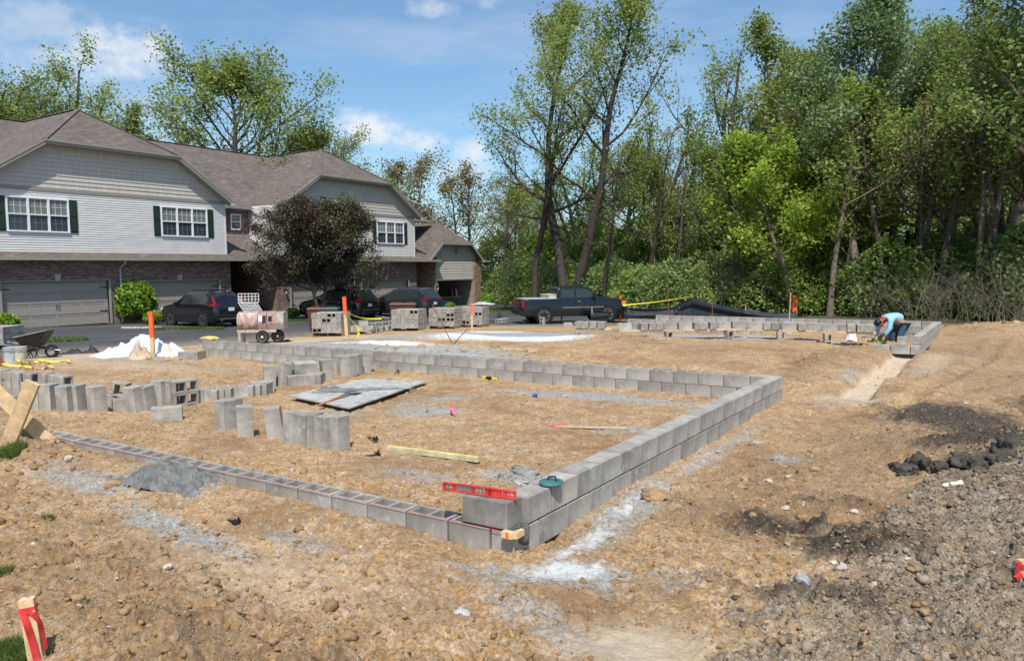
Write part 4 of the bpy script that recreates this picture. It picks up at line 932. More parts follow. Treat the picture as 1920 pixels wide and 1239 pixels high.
for (u, v, lay, word, sd, rz) in [(622,628,4,'the taped-stake stack',1,28),(768,619,4,'the stack before the brown bins',2,22),(836,615,4,'the bare stack left of the orange stake',3,20),(888,612,4,'the film-draped stack',4,20)]:
    p = at(u, v); stack(p.x, p.y, R(rz), lay, word, sd)
p = at(676, 625); pallet(p.x, p.y, R(30), 'low pallet right beside the tall stack left of the taped stake')
z0 = gz(p.x, p.y)+.13
G3 = 'blocks laid low between the pallet stacks'
def setb(x, y, z, rz, lab, side=False, grp=G3, me=None):
    o = bpy.data.objects.new('concrete_block', me or BM); COL.objects.link(o)
    M = Matrix.Translation((0, 0, .097)) @ Matrix.Rotation(pi/2, 4, 'X') @ Matrix.Translation((0, 0, -.097)) if side else Matrix.Identity(4)
    o.matrix_world = Matrix.Translation((x, y, z)) @ Matrix.Rotation(rz, 4, 'Z') @ M; tag(o, lab, 'concrete block', grp); return o
for i in range(3):
    for j in range(2): setb(p.x+cos(R(30))*(-.4+i*.405)-sin(R(30))*(-.2+j*.2), p.y+sin(R(30))*(-.4+i*.405)+cos(R(30))*(-.2+j*.2), z0, R(30), 'block lying flat on the low pallet, %s column, %s side' % (('left','middle','right')[i], ('near','far')[j]), me=BMS)
setb(p.x+.1, p.y+.1, z0+.2, R(34), 'single block on top of the low pallet load')
q = at(705, 627)
for i in range(5): r_ = at(694+i*11, 626-i*2.2); setb(r_.x, r_.y, gz(r_.x, r_.y)+.01, R(118), 'open-celled block, %s of five in the front low row between two tall stacks' % ORD[i], True)
for i in range(4): r_ = at(690+i*13, 616-i*1.5); setb(r_.x, r_.y+.3, gz(r_.x, r_.y)+.05, R(30), 'block, %s of four in the rear low row between two tall stacks' % ORD[i], True)
for i, (u, v) in enumerate([(936,606),(942,605),(948,604)]): r_ = at(u, v); setb(r_.x, r_.y, gz(r_.x, r_.y)+.02, R(30), 'open-celled block, %s of three at the right end of the pallet stacks' % ORD[i], True)
p = at(-6, 652); stack(p.x, p.y, R(35), 3, 'the stack cut by the left edge', 9)

# ------------------------------------------------------------------ plank benches with blocks (far foundation)
ORD = 'first second third fourth fifth sixth seventh eighth ninth tenth eleventh twelfth thirteenth fourteenth fifteenth sixteenth seventeenth eighteenth nineteenth twentieth'.split()
G4 = 'blocks lined up on the plank benches'
def bench(a, c, word, legs, zz=.30, ys=70):
    a = Vector(a); c = Vector(c); d = c-a; L_ = d.length; rz = math.atan2(d.y, d.x)
    for k in range(2):
        m0 = a+d*(.25+.5*k); b = MB(); b.box((0, 0, 0), (L_/2-.02, .28, .04)); o = b.build('scaffold_plank', WOOD, None, loc=(m0.x, m0.y, zz-.022), rot=(0, 0, rz)); tag(o, '%s plank of %s' % (('left', 'right')[k], word), 'plank', 'planks on block legs')
    r = random.Random(len(word)); s = .1; cn = 0
    while s < L_-.12:
        if r.random() < .9:
            if r.random() < .35: m_ = a+d*((s+.1)/L_); cn += 1; setb(m_.x, m_.y, zz, rz+r.uniform(-.25, .1), 'flat lengthwise block, %s from the left on ' % ORD[cn-1]+word, grp=G4, me=BMS); s += .43
            else: m_ = a+d*(s/L_); cn += 1; setb(m_.x, m_.y, zz, rz+pi/2+r.uniform(-.12, .12), 'end-on block, %s from the left on ' % ORD[cn-1]+word, grp=G4, me=BMS); s += .205+r.random()*.04
        else: s += .2
    for t_ in legs:
        m_ = a+d*t_; o = bpy.data.objects.new('concrete_block', BM); COL.objects.link(o)
        o.matrix_world = Matrix.Translation((m_.x-.02, m_.y-.12, zz-.045-.397)) @ Matrix.Rotation(rz+.3, 4, 'Z') @ Matrix.Translation((0, 0, BL/2)) @ Matrix.Rotation(pi/2, 4, 'Z') @ Matrix.Rotation(pi/2, 4, 'Y') @ Matrix.Translation((0, 0, -BW/2)); tag(o, ('left', 'right')[legs.index(t_)]+' upright block propping up '+word, 'concrete block', 'block legs of the plank benches')
bench((-8.0,15.7,0), (-6.9,15.9,0), 'the short left bench near the pickup', (.15,))
bench((-6.5,15.35,0), (-3.6,17.55,0), 'the slanting bench in the middle distance', (.42, .9))
bench((-3.4,17.35,0), (-1.6,17.6,0), 'the straight bench left of the bucket', (.5,))
bench((-1.45,17.3,0), (-.15,17.6,0), 'the bench just left of the bending worker', (.15,))
for i, (u, v, k) in enumerate([(1065,612,'side'),(1085,611,'side'),(1100,612,'lie'),(985,606,'lie')]):
    loose(u, v, k, 20*i, ['block at the foot of the cloth-draped stake', 'block just right of the cloth-draped stake', 'pale tilted block in front of the pickup door', 'low block behind the one on end near the pickup'][i], group='blocks lying in front of the pickup', me=BMS, tilt=(14 if i == 2 else 0))
for i, (u, v) in enumerate([(1162,600),(1290,589)]):
    loose(u, v, 'side', 30, ['raised block at the corner of the wall beside the pickup bumper', 'single block sitting up on the far wall before the black fence'][i], group='single blocks on the far walls', me=BMS, dz=.42)

# ================================================================== VEHICLES
def vehicle(name, label, cat, loc, rz, prof, belt, W_, paint, zb=.24, tumble=.38, wheels=(), wr=.35, rimstyle=5, glassq=(), rearwin=None, front=None, arch=BLACKP, group=None):
    """x forward; prof: silhouette [(x, ztop)], belt: [(x, zbelt)]"""
    T = thing(name, label, cat, loc, rz, group)
    px = [p[0] for p in prof]; pz = [p[1] for p in prof]; bx = [p[0] for p in belt]; bz = [p[1] for p in belt]
    x0, x1 = px[0], px[-1]
    top = lambda x: float(np.interp(x, px, pz)); bel = lambda x: min(float(np.interp(x, bx, bz)), top(x)-.015)
    hw0 = W_/2
    def plan(x):   # half width narrows at both ends
        e = min((x-x0), (x1-x)); return hw0*(1-.16*math.exp(-max(e, 0)/.16)-.02*math.exp(-max(e, 0)/.6))
    def side(x, z):
        w = plan(x); b_ = bel(x)
        if z <= b_: return w*(1-.05*((z-.62)/.5)**2)
        return max(.1, w*(1-.05*((b_-.62)/.5)**2)-.02-(z-b_)*tumble)
    xs = sorted(set([round(q, 3) for q in np.linspace(x0, x1, 60)]+[round(q, 3) for q in px]+[round(q, 3) for q in bx]))
    rings = []
    for x in xs:
        t_, b_ = top(x), bel(x); rg = []
        end = min(x-x0, x1-x); zlow = zb+.10*math.exp(-max(end, 0)/.12)
        for q in np.linspace(0, 1, 7): rg.append((x, side(x, zlow+(b_-zlow)*q), zlow+(b_-zlow)*q))
        hh = t_-b_
        for q in (.12, .5, .86, .96): rg.append((x, side(x, b_+hh*q)-(.03 if q > .9 else 0), b_+hh*q))
        we = side(x, t_)-.10; rg += [(x, max(.05, we), t_-.003), (x, max(.05, we)*.5, t_+.012), (x, 0, t_+.016)]
        rings.append(rg)
    n = len(rings[0]); b = MB(); vs = []
    for s in (1, -1):
        for rg in rings: vs += [(p[0], s*p[1], p[2]) for p in rg]
    K = len(xs); fs = []
    for h in (0, 1):
        o_ = h*K*n
        for i in range(K-1):
            for j in range(n-1):
                q = (o_+i*n+j, o_+(i+1)*n+j, o_+(i+1)*n+j+1, o_+i*n+j+1); fs.append(q if h else q[::-1])
    for i in (0, K-1):
        q = [i*n+j for j in range(n)]+[K*n+i*n+j for j in range(n-1, -1, -1)]; fs.append(tuple(q))
    for i in range(K-1): fs.append((i*n, (i+1)*n, K*n+(i+1)*n, K*n+i*n))
    b.add(vs, fs); body = b.build('body', paint, T, smooth=True)
    P1('underbody', BLACKP, lambda b: b.box(((x0+x1)/2, 0, zb+.02), ((x1-x0)*.9, W_*.82, .16)), T)
    P1('side_sill', arch, lambda b: [b.box(((wheels[0]+wheels[1])/2, s*(hw0-.012), zb+.07), (wheels[1]-wheels[0]-.7, .05, .13)) for s in (-1, 1)], T)
    # wheels
    for xw in wheels:
        for s in (-1, 1):
            P1('wheel_arch', arch, lambda b: b.lathe([(wr+.10, -.03), (wr+.10, .03)], 28, Matrix.Translation((xw, s*(side(xw, wr+.2)-.022), wr+.015)) @ Matrix.Rotation(pi/2, 4, 'X')), T)
            w = thing_part('wheel', T, (xw, s*(hw0-.105), wr))
            Mx = Matrix.Rotation(-s*pi/2, 4, 'X')
            P1('tyre', TYRE, lambda b: b.lathe([(wr-.12, -.11), (wr-.03, -.115), (wr, -.08), (wr, .08), (wr-.03, .115), (wr-.10, .118), (wr-.13, .09)], 28, Mx), w, smooth=True)
            def rim(b):
                b.lathe([(wr-.11, .07), (wr-.10, .112), (wr-.125, .112), (wr-.14, .07)], 26, Mx, cap=False); b.lathe([(.05, .07), (.05, .105), (.0, .11)], 10, Mx)
                for k in range(rimstyle):
                    for dd in (-.16, .16):
                        a_ = 2*pi*k/rimstyle; p0 = Mx @ Vector((cos(a_)*.04, sin(a_)*.04, .09)); p1 = Mx @ Vector((cos(a_+dd)*(wr-.11), sin(a_+dd)*(wr-.11), .10)); b.bar(p0, p1, .03, .02)
            P1('rim', ALLOY, rim, w); P1('wheel_well', BLACKP, lambda b: b.lathe([(wr-.12, .04), (0, .045)], 20, Mx), w)
    def pane(pts, nm='window', m_=CGLASS, off=.006):
        for s in (-1, 1):
            b = MB(); q = []
            P_ = [(x, z) for x, z in pts]
            q = [Vector((x, s*(side(x, z)+off), z)) for x, z in P_]
            b.add(q, [tuple(range(len(q)))]); b.build(nm, m_, T)
    for g in glassq: pane(g)
    T['x0'] = 0; del T['x0']
    return T, side, top, bel
def thing_part(name, parent, loc):
    o = bpy.data.objects.new(name, None); COL.objects.link(o); o.parent = parent; o.location = loc; o.empty_display_size = .1; return o
def suv(label, loc, rz, paint, L_=4.6, W_=1.86, Hh=1.68, kind=0, group='dark family cars parked before the garages'):
    x0, x1 = -L_/2, L_/2; k = Hh/1.68
    prof = [(x0, .62), (x0+.02, .98), (x0+.10, 1.08*k), (x0+.20, 1.20*k), (x0+.52, 1.60*k), (x0+.75, 1.655*k), (x0+1.5, 1.68*k), (x0+2.2, 1.66*k), (x0+2.55, 1.60*k), (x1-1.25, 1.10*k), (x1-1.05, 1.06*k), (x1-.5, .98*k), (x1-.15, .88), (x1, .70)]
    belt = [(x0, .60), (x0+.1, 1.02*k), (x0+.9, 1.08*k), (x0+2.2, 1.0*k), (x1-1.2, .98*k), (x1-.4, .86), (x1, .66)]
    wr = .35 if kind == 0 else .36; wb = 2.66 if kind == 0 else 2.89
    xr = x0+.93; xf = xr+wb
    g = [[(x0+.62, 1.13*k), (x0+1.12, 1.12*k), (x0+1.12, 1.53*k), (x0+.92, 1.53*k), (x0+.74, 1.44*k)], [(x0+1.18, 1.12*k), (x0+2.0, 1.08*k), (x0+2.0, 1.54*k), (x0+1.18, 1.54*k)], [(x0+2.08, 1.08*k), (xf-.72, 1.05*k), (x0+2.60, 1.50*k), (x0+2.3, 1.54*k), (x0+2.08, 1.54*k)]]
    T, side, top, bel = vehicle('parked_car', label, 'car', loc, rz, prof, belt, W_, paint, wheels=(xr, xf), wr=wr, rimstyle=5, glassq=g, group=group)
    # tailgate glass, lamps, bumper, plate, rails, mirrors
    P1('rear_window', CGLASS, lambda b: b.add([(x0+.185, -.66, 1.15*k), (x0+.185, .66, 1.15*k), (x0+.475, .56, 1.565*k), (x0+.475, -.56, 1.565*k)], [(0,1,2,3)]), T)
    P1('windscreen', CGLASS, lambda b: b.add([(x1-1.22, -.72, 1.10*k), (x1-1.22, .72, 1.10*k), (x0+2.56, .60, 1.60*k), (x0+2.56, -.60, 1.60*k)], [(0,1,2,3)]), T)
    for s in (-1, 1):
        if kind == 0: P1('tail_light', LENS, lambda b: (b.bar((x0+.10, s*.70, 1.05*k), (x0+.10, s*.46, 1.03*k), .06, .10), b.bar((x0+.14, s*.775, 1.02*k), (x0+.36, s*.74, 1.42*k), .07, .09), b.bar((x0+.06, s*.79, 1.02*k), (x0+.30, s*.90, 1.06*k), .05, .10)), T)
        else: P1('tail_light', LENS, lambda b: (b.box((x0+.07, s*.66, 1.0*k), (.08, .34, .16)), b.box((x0+.20, s*.86, 1.01*k), (.24, .06, .15))), T)
        P1('headlight', CLEARL, lambda b: b.box((x1-.16, s*.70, .80), (.22, .28, .13)), T)
        P1('mirror', paint, lambda b: b.box((xf-.62, s*(W_/2+.06), 1.10*k), (.12, .20, .14)), T)
        P1('roof_rail', BLACKP, lambda b: b.tube([(x0+.8, s*.58, 1.655*k), (x0+.9, s*.58, 1.72*k), (x0+2.1, s*.57, 1.725*k), (x0+2.25, s*.57, 1.665*k)], .018, 6), T)
        for xd in (xr+.55, xr+1.55): P1('door_handle', CHROME if kind else paint, lambda b: b.box((xd, s*(side(xd, .93)+.015), .93*k), (.16, .03, .03)), T)
    P1('roof_rail', BLACKP, lambda b: [b.tube([(x0+q, -.57, 1.72*k), (x0+q, .57, 1.72*k)], .016, 6) for q in (1.0, 1.9)], T)
    P1('rear_bumper', BLACKP, lambda b: (b.box((x0+.06, 0, .50), (.16, W_*.90, .18)), b.box((x0+.12, 0, .36), (.14, W_*.8, .14))), T)
    P1('trim_strip', CHROME, lambda b: (b.box((x0-.025, 0, .40 if kind == 0 else .54), (.02, W_*.72, .035)), b.box((x0+.055, 0, .99*k), (.03, .8 if kind == 0 else .5, .03))), T)
    P1('license_plate', PLATE, lambda b: b.box((x0-.005, 0, .84 if kind == 0 else .80), (.015, .31, .16)), T)
    P1('exhaust_tip', CHROME, lambda b: [b.tube([(x0-.03, s*.55, .33), (x0+.2, s*.55, .33)], .04, 8) for s in (-1, 1)], T)
    return T
ry = pi
suv('black compact crossover with red L-shaped tail lights parked in front of the second garage door', (-30.35, 18.75, hz(18.7)+.014), pi-.03, CARBLK)
suv('black mid-size crossover with tail end out beside the dark-leaved tree', (-29.6, 27.05, hz(27)+.014), pi-.0, CARBLK, L_=4.88, W_=1.88, Hh=1.72, kind=1)
suv('charcoal mid-size crossover with tail end out before the last brick garage', (-28.4, 31.2, hz(31)+.014), pi+.05, CARGRY, L_=4.88, W_=1.88, Hh=1.72, kind=1)
# pickup
def pickup():
    p0 = Vector((-16.55, 27.9, 0)); p1 = Vector((-14.15, 30.5, 0)); d = (p1-p0).normalized(); rz = math.atan2(d.y, d.x)
    prof = [(-2.95, .80), (-2.93, 1.22), (-2.88, 1.24), (-1.02, 1.25), (-1.0, 1.27), (-.98, 1.75), (-.90, 1.86), (-.5, 1.89), (.35, 1.88), (.62, 1.82), (1.28, 1.32), (1.45, 1.28), (2.4, 1.20), (2.72, 1.08), (2.78, .75)]
    belt = [(-2.95, .78), (-2.9, 1.20), (-1.0, 1.24), (-.95, 1.24), (1.3, 1.24), (2.3, 1.12), (2.78, .72)]
    n = Vector((-d.y, d.x, 0)); c = (p0+p1)/2+n*.86
    xr = -1.80; L_ = (p1-p0).length; k = 3.55
    loc = p0+n*.86-d*xr; loc.z = hz(28)+.02
    T, side, top, bel = vehicle('pickup_truck', 'dark pickup truck with extended cab and chrome star wheels, parked side-on before the hedge', 'pickup truck', loc, rz, prof, belt, 1.98, TRKBLK, zb=.42, tumble=.25, wheels=(-1.80, 1.72), wr=.40, rimstyle=6,
        glassq=[[(-.84, 1.30), (-.10, 1.30), (-.10, 1.72), (-.80, 1.72)], [(.0, 1.30), (1.12, 1.30), (.70, 1.68), (.5, 1.74), (.0, 1.74)]], arch=TRKBLK)
    T.scale = (.94, .95, .97)
    P1('bed_cover', GREYB, lambda b: b.box((-1.95, 0, 1.262), (1.82, 1.66, .03)), T)
    P1('toolbox', BEIGEB, lambda b: (b.box((-1.26, 0, 1.36), (.42, 1.5, .16)), b.box((-1.26, 0, 1.455), (.46, 1.56, .03))), T)
    P1('rear_window', CGLASS, lambda b: b.add([(-1.005, -.62, 1.34), (-1.005, .62, 1.34), (-.99, .56, 1.74), (-.99, -.56, 1.74)], [(0,1,2,3)]), T)
    P1('windscreen', CGLASS, lambda b: b.add([(1.24, -.76, 1.36), (1.24, .76, 1.36), (.66, .62, 1.80), (.66, -.62, 1.80)], [(0,1,2,3)]), T)
    for s in (-1, 1):
        P1('tail_light', LENS, lambda b: b.box((-2.91, s*.90, 1.02), (.10, .14, .36)), T); P1('headlight', AMBER, lambda b: b.box((2.66, s*.82, .98), (.22, .22, .20)), T); P1('fog_lamp', CLEARL, lambda b: b.box((2.70, s*.82, .83), (.2, .24, .07)), T)
        P1('mirror', BLACKP, lambda b: b.box((1.0, s*1.09, 1.38), (.14, .24, .20)), T)
        P1('side_molding', CHROME, lambda b: b.box((.35, s*.998, .80), (2.3, .02, .035)), T)
        P1('door_seam', BLACKP, lambda b: (b.box((.98, s*(side(.98, .9)+.001), .92), (.014, .01, .62)), b.box((-.06, s*(side(0, .9)+.001), .92), (.014, .01, .62)), b.box((-.97, s*.985, .90), (.014, .02, .60))), T)
        P1('door_handle', CHROME, lambda b: b.box((.12, s*1.0, 1.10), (.18, .03, .035)), T)
    P1('bumper', BLACKP, lambda b: (b.box((2.76, 0, .62), (.18, 1.88, .24)), b.box((-3.0, 0, .60), (.20, 1.7, .20))), T)
    P1('tow_hitch', RUST, lambda b: (b.box((-3.2, 0, .46), (.4, .08, .08)), b.lathe([(.03, 0), (.03, .06), (.0, .08)], 8, Matrix.Translation((-3.35, 0, .5)))), T)
    P1('grille', CHROME, lambda b: [b.box((2.80, 0, .86+i*.06), (.04, 1.3, .02)) for i in range(4)], T)
pickup()

# ================================================================== SITE THINGS
def stake(u, v, hgt, label, paint=.4, w=.045, lean=(0, 0), z=None, m=WOOD, pm=None, grp='orange-topped wooden stakes'):
    p = gp(u, v) if z is None else gp(u, v, z); t = thing('survey_stake', label, 'stake', (p.x, p.y, gz(p.x, p.y)-.05 if z is None else z), YAW+random.uniform(-.2, .2), grp); t.rotation_euler = (lean[0], lean[1], t.rotation_euler[2])
    P1('shaft', m, lambda b: b.box((0, 0, (hgt-paint)/2), (w, w*.6, hgt-paint)), t)
    if paint: P1('painted_top', pm or ORANGE, lambda b: b.box((0, 0, hgt-paint/2), (w+.003, w*.6+.003, paint)), t)
    return t
stake(287, 669, 1.14, 'orange-topped stake beside the heap of white sheeting', .62, .095)
s2 = stake(651, 637, 1.34, 'tall stake with orange top and yellow tape tied to it, beside the low pallet', .52, .10, lean=(0, -.04))
s3 = stake(885, 621, 1.22, 'tall orange-topped stake in front of the draped pallet stack', .50, .07)
s4 = stake(1053, 604, .80, 'orange-topped stake draped with a blue cloth, before the pickup', .28, .075)
p = dp(1163, 555, 39); t = thing('marker_post', 'short orange marker post sticking up behind the pickup bonnet', 'marker post', (p.x, p.y, p.z-1.5)); P1('post', ORANGE, lambda b: b.lathe([(.05, 0), (.05, 1.45), (.03, 1.52)], 10), t)
# thin rods
for (u, v, h_, ln, lab) in [(1254,608,1.75,(.0,-.03),'tall thin rod standing before the middle of the black fence'),(1110,602,1.0,(0,-.08),'thin rusty rod beside the pickup door'),(1335,603,.8,(0,.02),'thin rod before the stretched part of the black fence'),(849,652,1.15,(.1,-.45),'long rusty rod leaning left in the dirt mound'),(851,651,.52,(0,.75),'short rusty rod leaning right in the dirt mound'),(1479,612,1.15,(0,.04),'tan pole standing in front of the orange-marked trunk')]:
    p = gp(u, v); b = MB(); b.tube([(0, 0, -.1), (0, 0, h_)], .012 if u != 1479 else .018, 6); o = b.build('steel_rod', RUST if u != 1479 else WOOD, None, loc=(p.x, p.y, gz(p.x, p.y)), rot=(ln[0], ln[1], YAW)); tag(o, lab, 'rod', 'thin rods stuck in the ground')
def ribbon(name, pts, w, m, label=None, cat='tape', parent=None, twist=3.0, up=(0, 0, 1)):
    b = MB(); vs = []; n = len(pts)
    P = [Vector(q) for q in pts]; X = []
    # smooth resample
    Q = []
    for i in range(n-1):
        a = P[max(i-1, 0)]; p0 = P[i]; p1 = P[i+1]; c = P[min(i+2, n-1)]
        for k in range(6):
            q = k/6; Q.append(.5*((2*p0)+(p1-a)*q+(2*a-5*p0+4*p1-c)*q*q+(3*p0-a-3*p1+c)*q**3))
    Q.append(P[-1]); n = len(Q)
    for i, q in enumerate(Q):
        d = (Q[min(i+1, n-1)]-Q[max(i-1, 0)]).normalized(); x = d.cross(Vector(up)); x = x.normalized() if x.length > .01 else Vector((1, 0, 0)); z = x.cross(d)
        a = twist*i/n; nrm_ = x*cos(a)+z*sin(a); th = d.cross(nrm_)*.001
        vs += [q-nrm_*w/2+th, q+nrm_*w/2+th, q+nrm_*w/2-th, q-nrm_*w/2-th]
    fs = [(4*i+j, 4*(i+1)+j, 4*(i+1)+(j+1) % 4, 4*i+(j+1) % 4) for i in range(n-1) for j in range(4)]
    b.add(vs, fs); o = b.build(name, m, parent)
    if label: tag(o, label, cat)
    return o
p = s2.location
ribbon('barrier_tape', [(p.x, p.y-.03, p.z+.92), (p.x+.22, p.y+.12, p.z+.76), (p.x+.5, p.y+.3, p.z+.68), (p.x+.95, p.y+.5, p.z+.68)], .04, YELLOW, 'yellow tape blowing to the right from the tall taped stake', twist=2)
ribbon('barrier_tape', [(p.x, p.y-.05, p.z+.86), (p.x+.2, p.y+.05, p.z+.6), (p.x+.33, p.y+.16, p.z+.35), (p.x+.27, p.y+.1, p.z+.1), (p.x+.02, p.y-.1, p.z+.07), (p.x-.08, p.y-.1, p.z+.1), (p.x+.15, p.y-.2, p.z+.08)], .05, YELLOW, 'yellow tape hanging down and tangled at the foot of the taped stake', twist=4)
p = s4.location
ribbon('barrier_tape', [(p.x, p.y-.03, p.z+.68), (p.x+.45, p.y+.2, p.z+.60), (p.x+.9, p.y+.5, p.z+.42), (p.x+1.3, p.y+.7, p.z+.40)], .045, YELLOW, 'yellow tape stretched from the cloth-draped stake across the pickup side', twist=1.5)
def cloth_bits(name, w, h, loc, rz, m, label, cat, seed=1, tilt=.2, n=12):
    V = []; 
    for i in range(n+1):
        for j in range(n+1):
            x = (i/n-.5)*w*(1-.35*(j/n)); z = h*(1-j/n); y = .05*math.sin(i*1.4+seed)+.06*(float(fbm(i*.5+seed, j*.5, seed, 3))-.5)*2+tilt*j/n*.3
            V.append((x+.25*w*(j/n), y, z))
    Fq = [(i*(n+1)+j, i*(n+1)+j+1, (i+1)*(n+1)+j+1, (i+1)*(n+1)+j) for i in range(n) for j in range(n)]
    me = fast_mesh(name, np.array(V), np.array(Fq), m, smooth=True); o = link(name, me, None, loc, (0, 0, rz)); s_ = o.modifiers.new('thickness', 'SOLIDIFY'); s_.thickness = .006; return tag(o, label, cat)
cloth_bits('work_shirt', .22, .62, (p.x+.10, p.y-.03, p.z+.38), YAW, DENIM, 'blue cloth hung over the top of the stake before the pickup', 'cloth')
# survey stakes with ribbons in the foreground
b0 = thing('survey_stake', 'pale square stake with a red ribbon tied round its top, bottom left corner', 'stake', (-1.345, -2.50, gz(-1.345, -2.50)-.06), YAW+.28); b0.rotation_euler = (.0, -.085, YAW+.28)
Hs = .40
P1('shaft', WOOD, lambda b: b.box((0, 0, Hs/2), (.070, .050, Hs)), b0)
P1('nail', STEEL, lambda b: b.tube([(.005, 0, Hs), (.008, 0, Hs+.012)], .003, 5), b0)
def rb(b):
    b.box((0, 0, Hs-.048), (.074, .054, .016)); b.box((.003, -.012, Hs-.066), (.074, .045, .012), rot3(0, .25, 0))
P1('ribbon_knot', REDP, rb, b0)
ribbon('ribbon_tail', [(-.022, -.032, Hs-.05), (-.008, -.040, Hs-.11), (.004, -.042, Hs-.2), (.012, -.046, Hs-.28), (.016, -.055, Hs-.335)], .032, REDP, parent=b0, twist=.5, up=(0, 1, .2))
ribbon('ribbon_tail', [(.0, -.030, Hs-.055), (.030, -.032, Hs-.085), (.046, -.02, Hs-.13), (.046, -.0, Hs-.2), (.050, .0, Hs-.29)], .022, REDP, parent=b0, twist=1.2, up=(0, 1, .2))
P1('ribbon_end', REDP, lambda b: b.box((.035, -.055, Hs-.335), (.045, .022, .028), rot3(.3, .2, .1)), b0)
p = gp(1911, 1082, .13); t = thing('survey_stake', 'short wooden stake with a bright red ribbon at the right edge', 'stake', (p.x, p.y, gz(p.x, p.y)-.04), YAW+.3)
P1('shaft', WOOD, lambda b: b.box((.012, 0, .07), (.05, .04, .16)), t); P1('ribbon_knot', REDP, lambda b: (b.box((.0, -.012, .12), (.06, .045, .018), rot3(0, .2, 0)), b.box((-.03, -.02, .11), (.02, .015, .07), rot3(0, .2, 0)), b.box((-.045, -.03, .065), (.05, .02, .025), rot3(0, -.5, 0))), t)
# little stake with pink flag and wire flag
p = gp(846, 778); t = thing('pin_flag', 'small pin with a pink ribbon and orange head standing in the dirt', 'pin flag', (p.x, p.y, gz(p.x, p.y)), YAW)
P1('pin', BLACKP, lambda b: b.box((0, 0, .06), (.014, .014, .14)), t); P1('pin_head', ORANGE, lambda b: b.box((-.01, 0, .145), (.03, .03, .03)), t)
ribbon('ribbon_tail', [(0, -.01, .12), (.02, -.03, .08), (.05, -.05, .035), (.07, -.06, .02)], .035, PINK, parent=t, twist=1, up=(0, 1, 0))
# crossed boards at the left edge
def board(a, c, w, h, label, m=WOOD, up=(0, 0, 1), name='timber_board', cat='board', group=None, knots=True):
    a = Vector(a); c = Vector(c); b = MB(); mid = (a+c)/2; b.bar(a-mid, c-mid, w, h, up); o = b.build(name, m, None, loc=mid); mo = o.modifiers.new('edge', 'BEVEL'); mo.width = .003; mo.segments = 1; return tag(o, label, cat, group)
cf = Vector(tuple(_f))
gA = gp(8, 838); gB = gp(103, 826)
dA = (gA-Vector(CAM)).dot(Vector(_f)); dB = dA
board(dp(8, 850, dA), dp(62, 716, dA-.12), .045, .15, 'short upright board of the wooden cross brace at the left edge', up=tuple(_r))
board(dp(102, 838, dA+.16), dp(-30, 712, dA+.10), .045, .15, 'long slanting board of the wooden cross brace at the left edge', up=tuple(_u))
# timber and tools lying about
def lying(u0, v0, u1, v1, w, h, label, m=WOOD, dz=.0, **k):
    a = gp(u0, v0); c = gp(u1, v1); a.z = gz(a.x, a.y)+h/2+dz; c.z = gz(c.x, c.y)+h/2+dz; return board(a, c, w, h, label, m, **k)
lying(728, 846, 898, 868, .05, .055, 'long dirty yellow and white spirit level lying in the dirt', mat('dirty_cream_paint', (.62, .57, .36), .7, var=.25), dz=.01, name='long_level', cat='spirit level')
lying(728, 846, 898, 868, .020, .004, 'yellow face strip of the long level in the dirt', mat('worn_yellow_paint', (.80, .66, .10), .6, var=.25), dz=.066, name='level_strip', cat='strip')
lying(1040, 803, 1176, 806, .05, .02, 'thin pale lath with a pink end lying near the right wall', WOOD, dz=.015, name='wood_lath', cat='lath')
lying(1036, 803, 1056, 803, .055, .026, 'pink ribbon wrapped round the end of the thin lath', PINK, dz=.014, name='pink_ribbon', cat='ribbon')
lying(711, 718, 774, 723, .05, .13, 'short timber block on edge behind the mortar board', WOODO, dz=-.01, name='timber_block', cat='timber')
lying(655, 716, 690, 716, .09, .02, 'short pale board behind the mortar board', WOOD, dz=.01, name='board_scrap', cat='board')
lying(905, 709, 931, 713, .03, .035, 'small yellow tool lying in the dirt before the long wall', YELLOW, dz=.01, name='hand_tool', cat='tool')
lying(913, 711, 920, 712, .06, .045, 'black grip of the small yellow tool', BLACKP, dz=.01, name='tool_grip', cat='tool grip')
lying(362, 672, 310, 677, .04, .03, 'yellowish lath beside the end of the long wall', WOOD, dz=.02, name='wood_lath', cat='lath')
p = Vector((-13.7, 7.3, .395)); tag(lump('foam_scrap', (p.x, p.y, p.z+.045), (.26, .06, .05), 6, mat('yellow_foam', (.62, .48, .16), .9), n=2, rz=.3), 'yellow foam scrap lying on the left end of the long wall', 'foam scrap')
for (u0, v0, u1, v1, lab) in [(414,973,446,990,'thin black plastic tie with a broken clip lying in the foreground dirt'),(690,820,705,829,'black plastic clip right of the near block cluster'),(686,858,711,856,'black plastic tie below the near block cluster'),(740,701,748,700,'black scrap before the lone celled block')]:
    a = gp(u0, v0); c = gp(u1, v1); t = thing('plastic_tie', lab, 'plastic clip', (a.x, a.y, gz(a.x, a.y)+.015), math.atan2(c.y-a.y, c.x-a.x), 'black plastic bits in the dirt'); Lg = (c-a).length
    P1('strap', BLACKP, lambda b: b.box((Lg*.4, 0, .008), (Lg*.85, .02, .012), rot3(0, -.12, 0)), t); P1('clip', BLACKP, lambda b: (b.box((Lg*.9, 0, .02), (.05, .035, .03), rot3(.2, .3, .5)), b.box((Lg*.95, .02, .04), (.015, .015, .05), rot3(.5, .3, 0))), t)
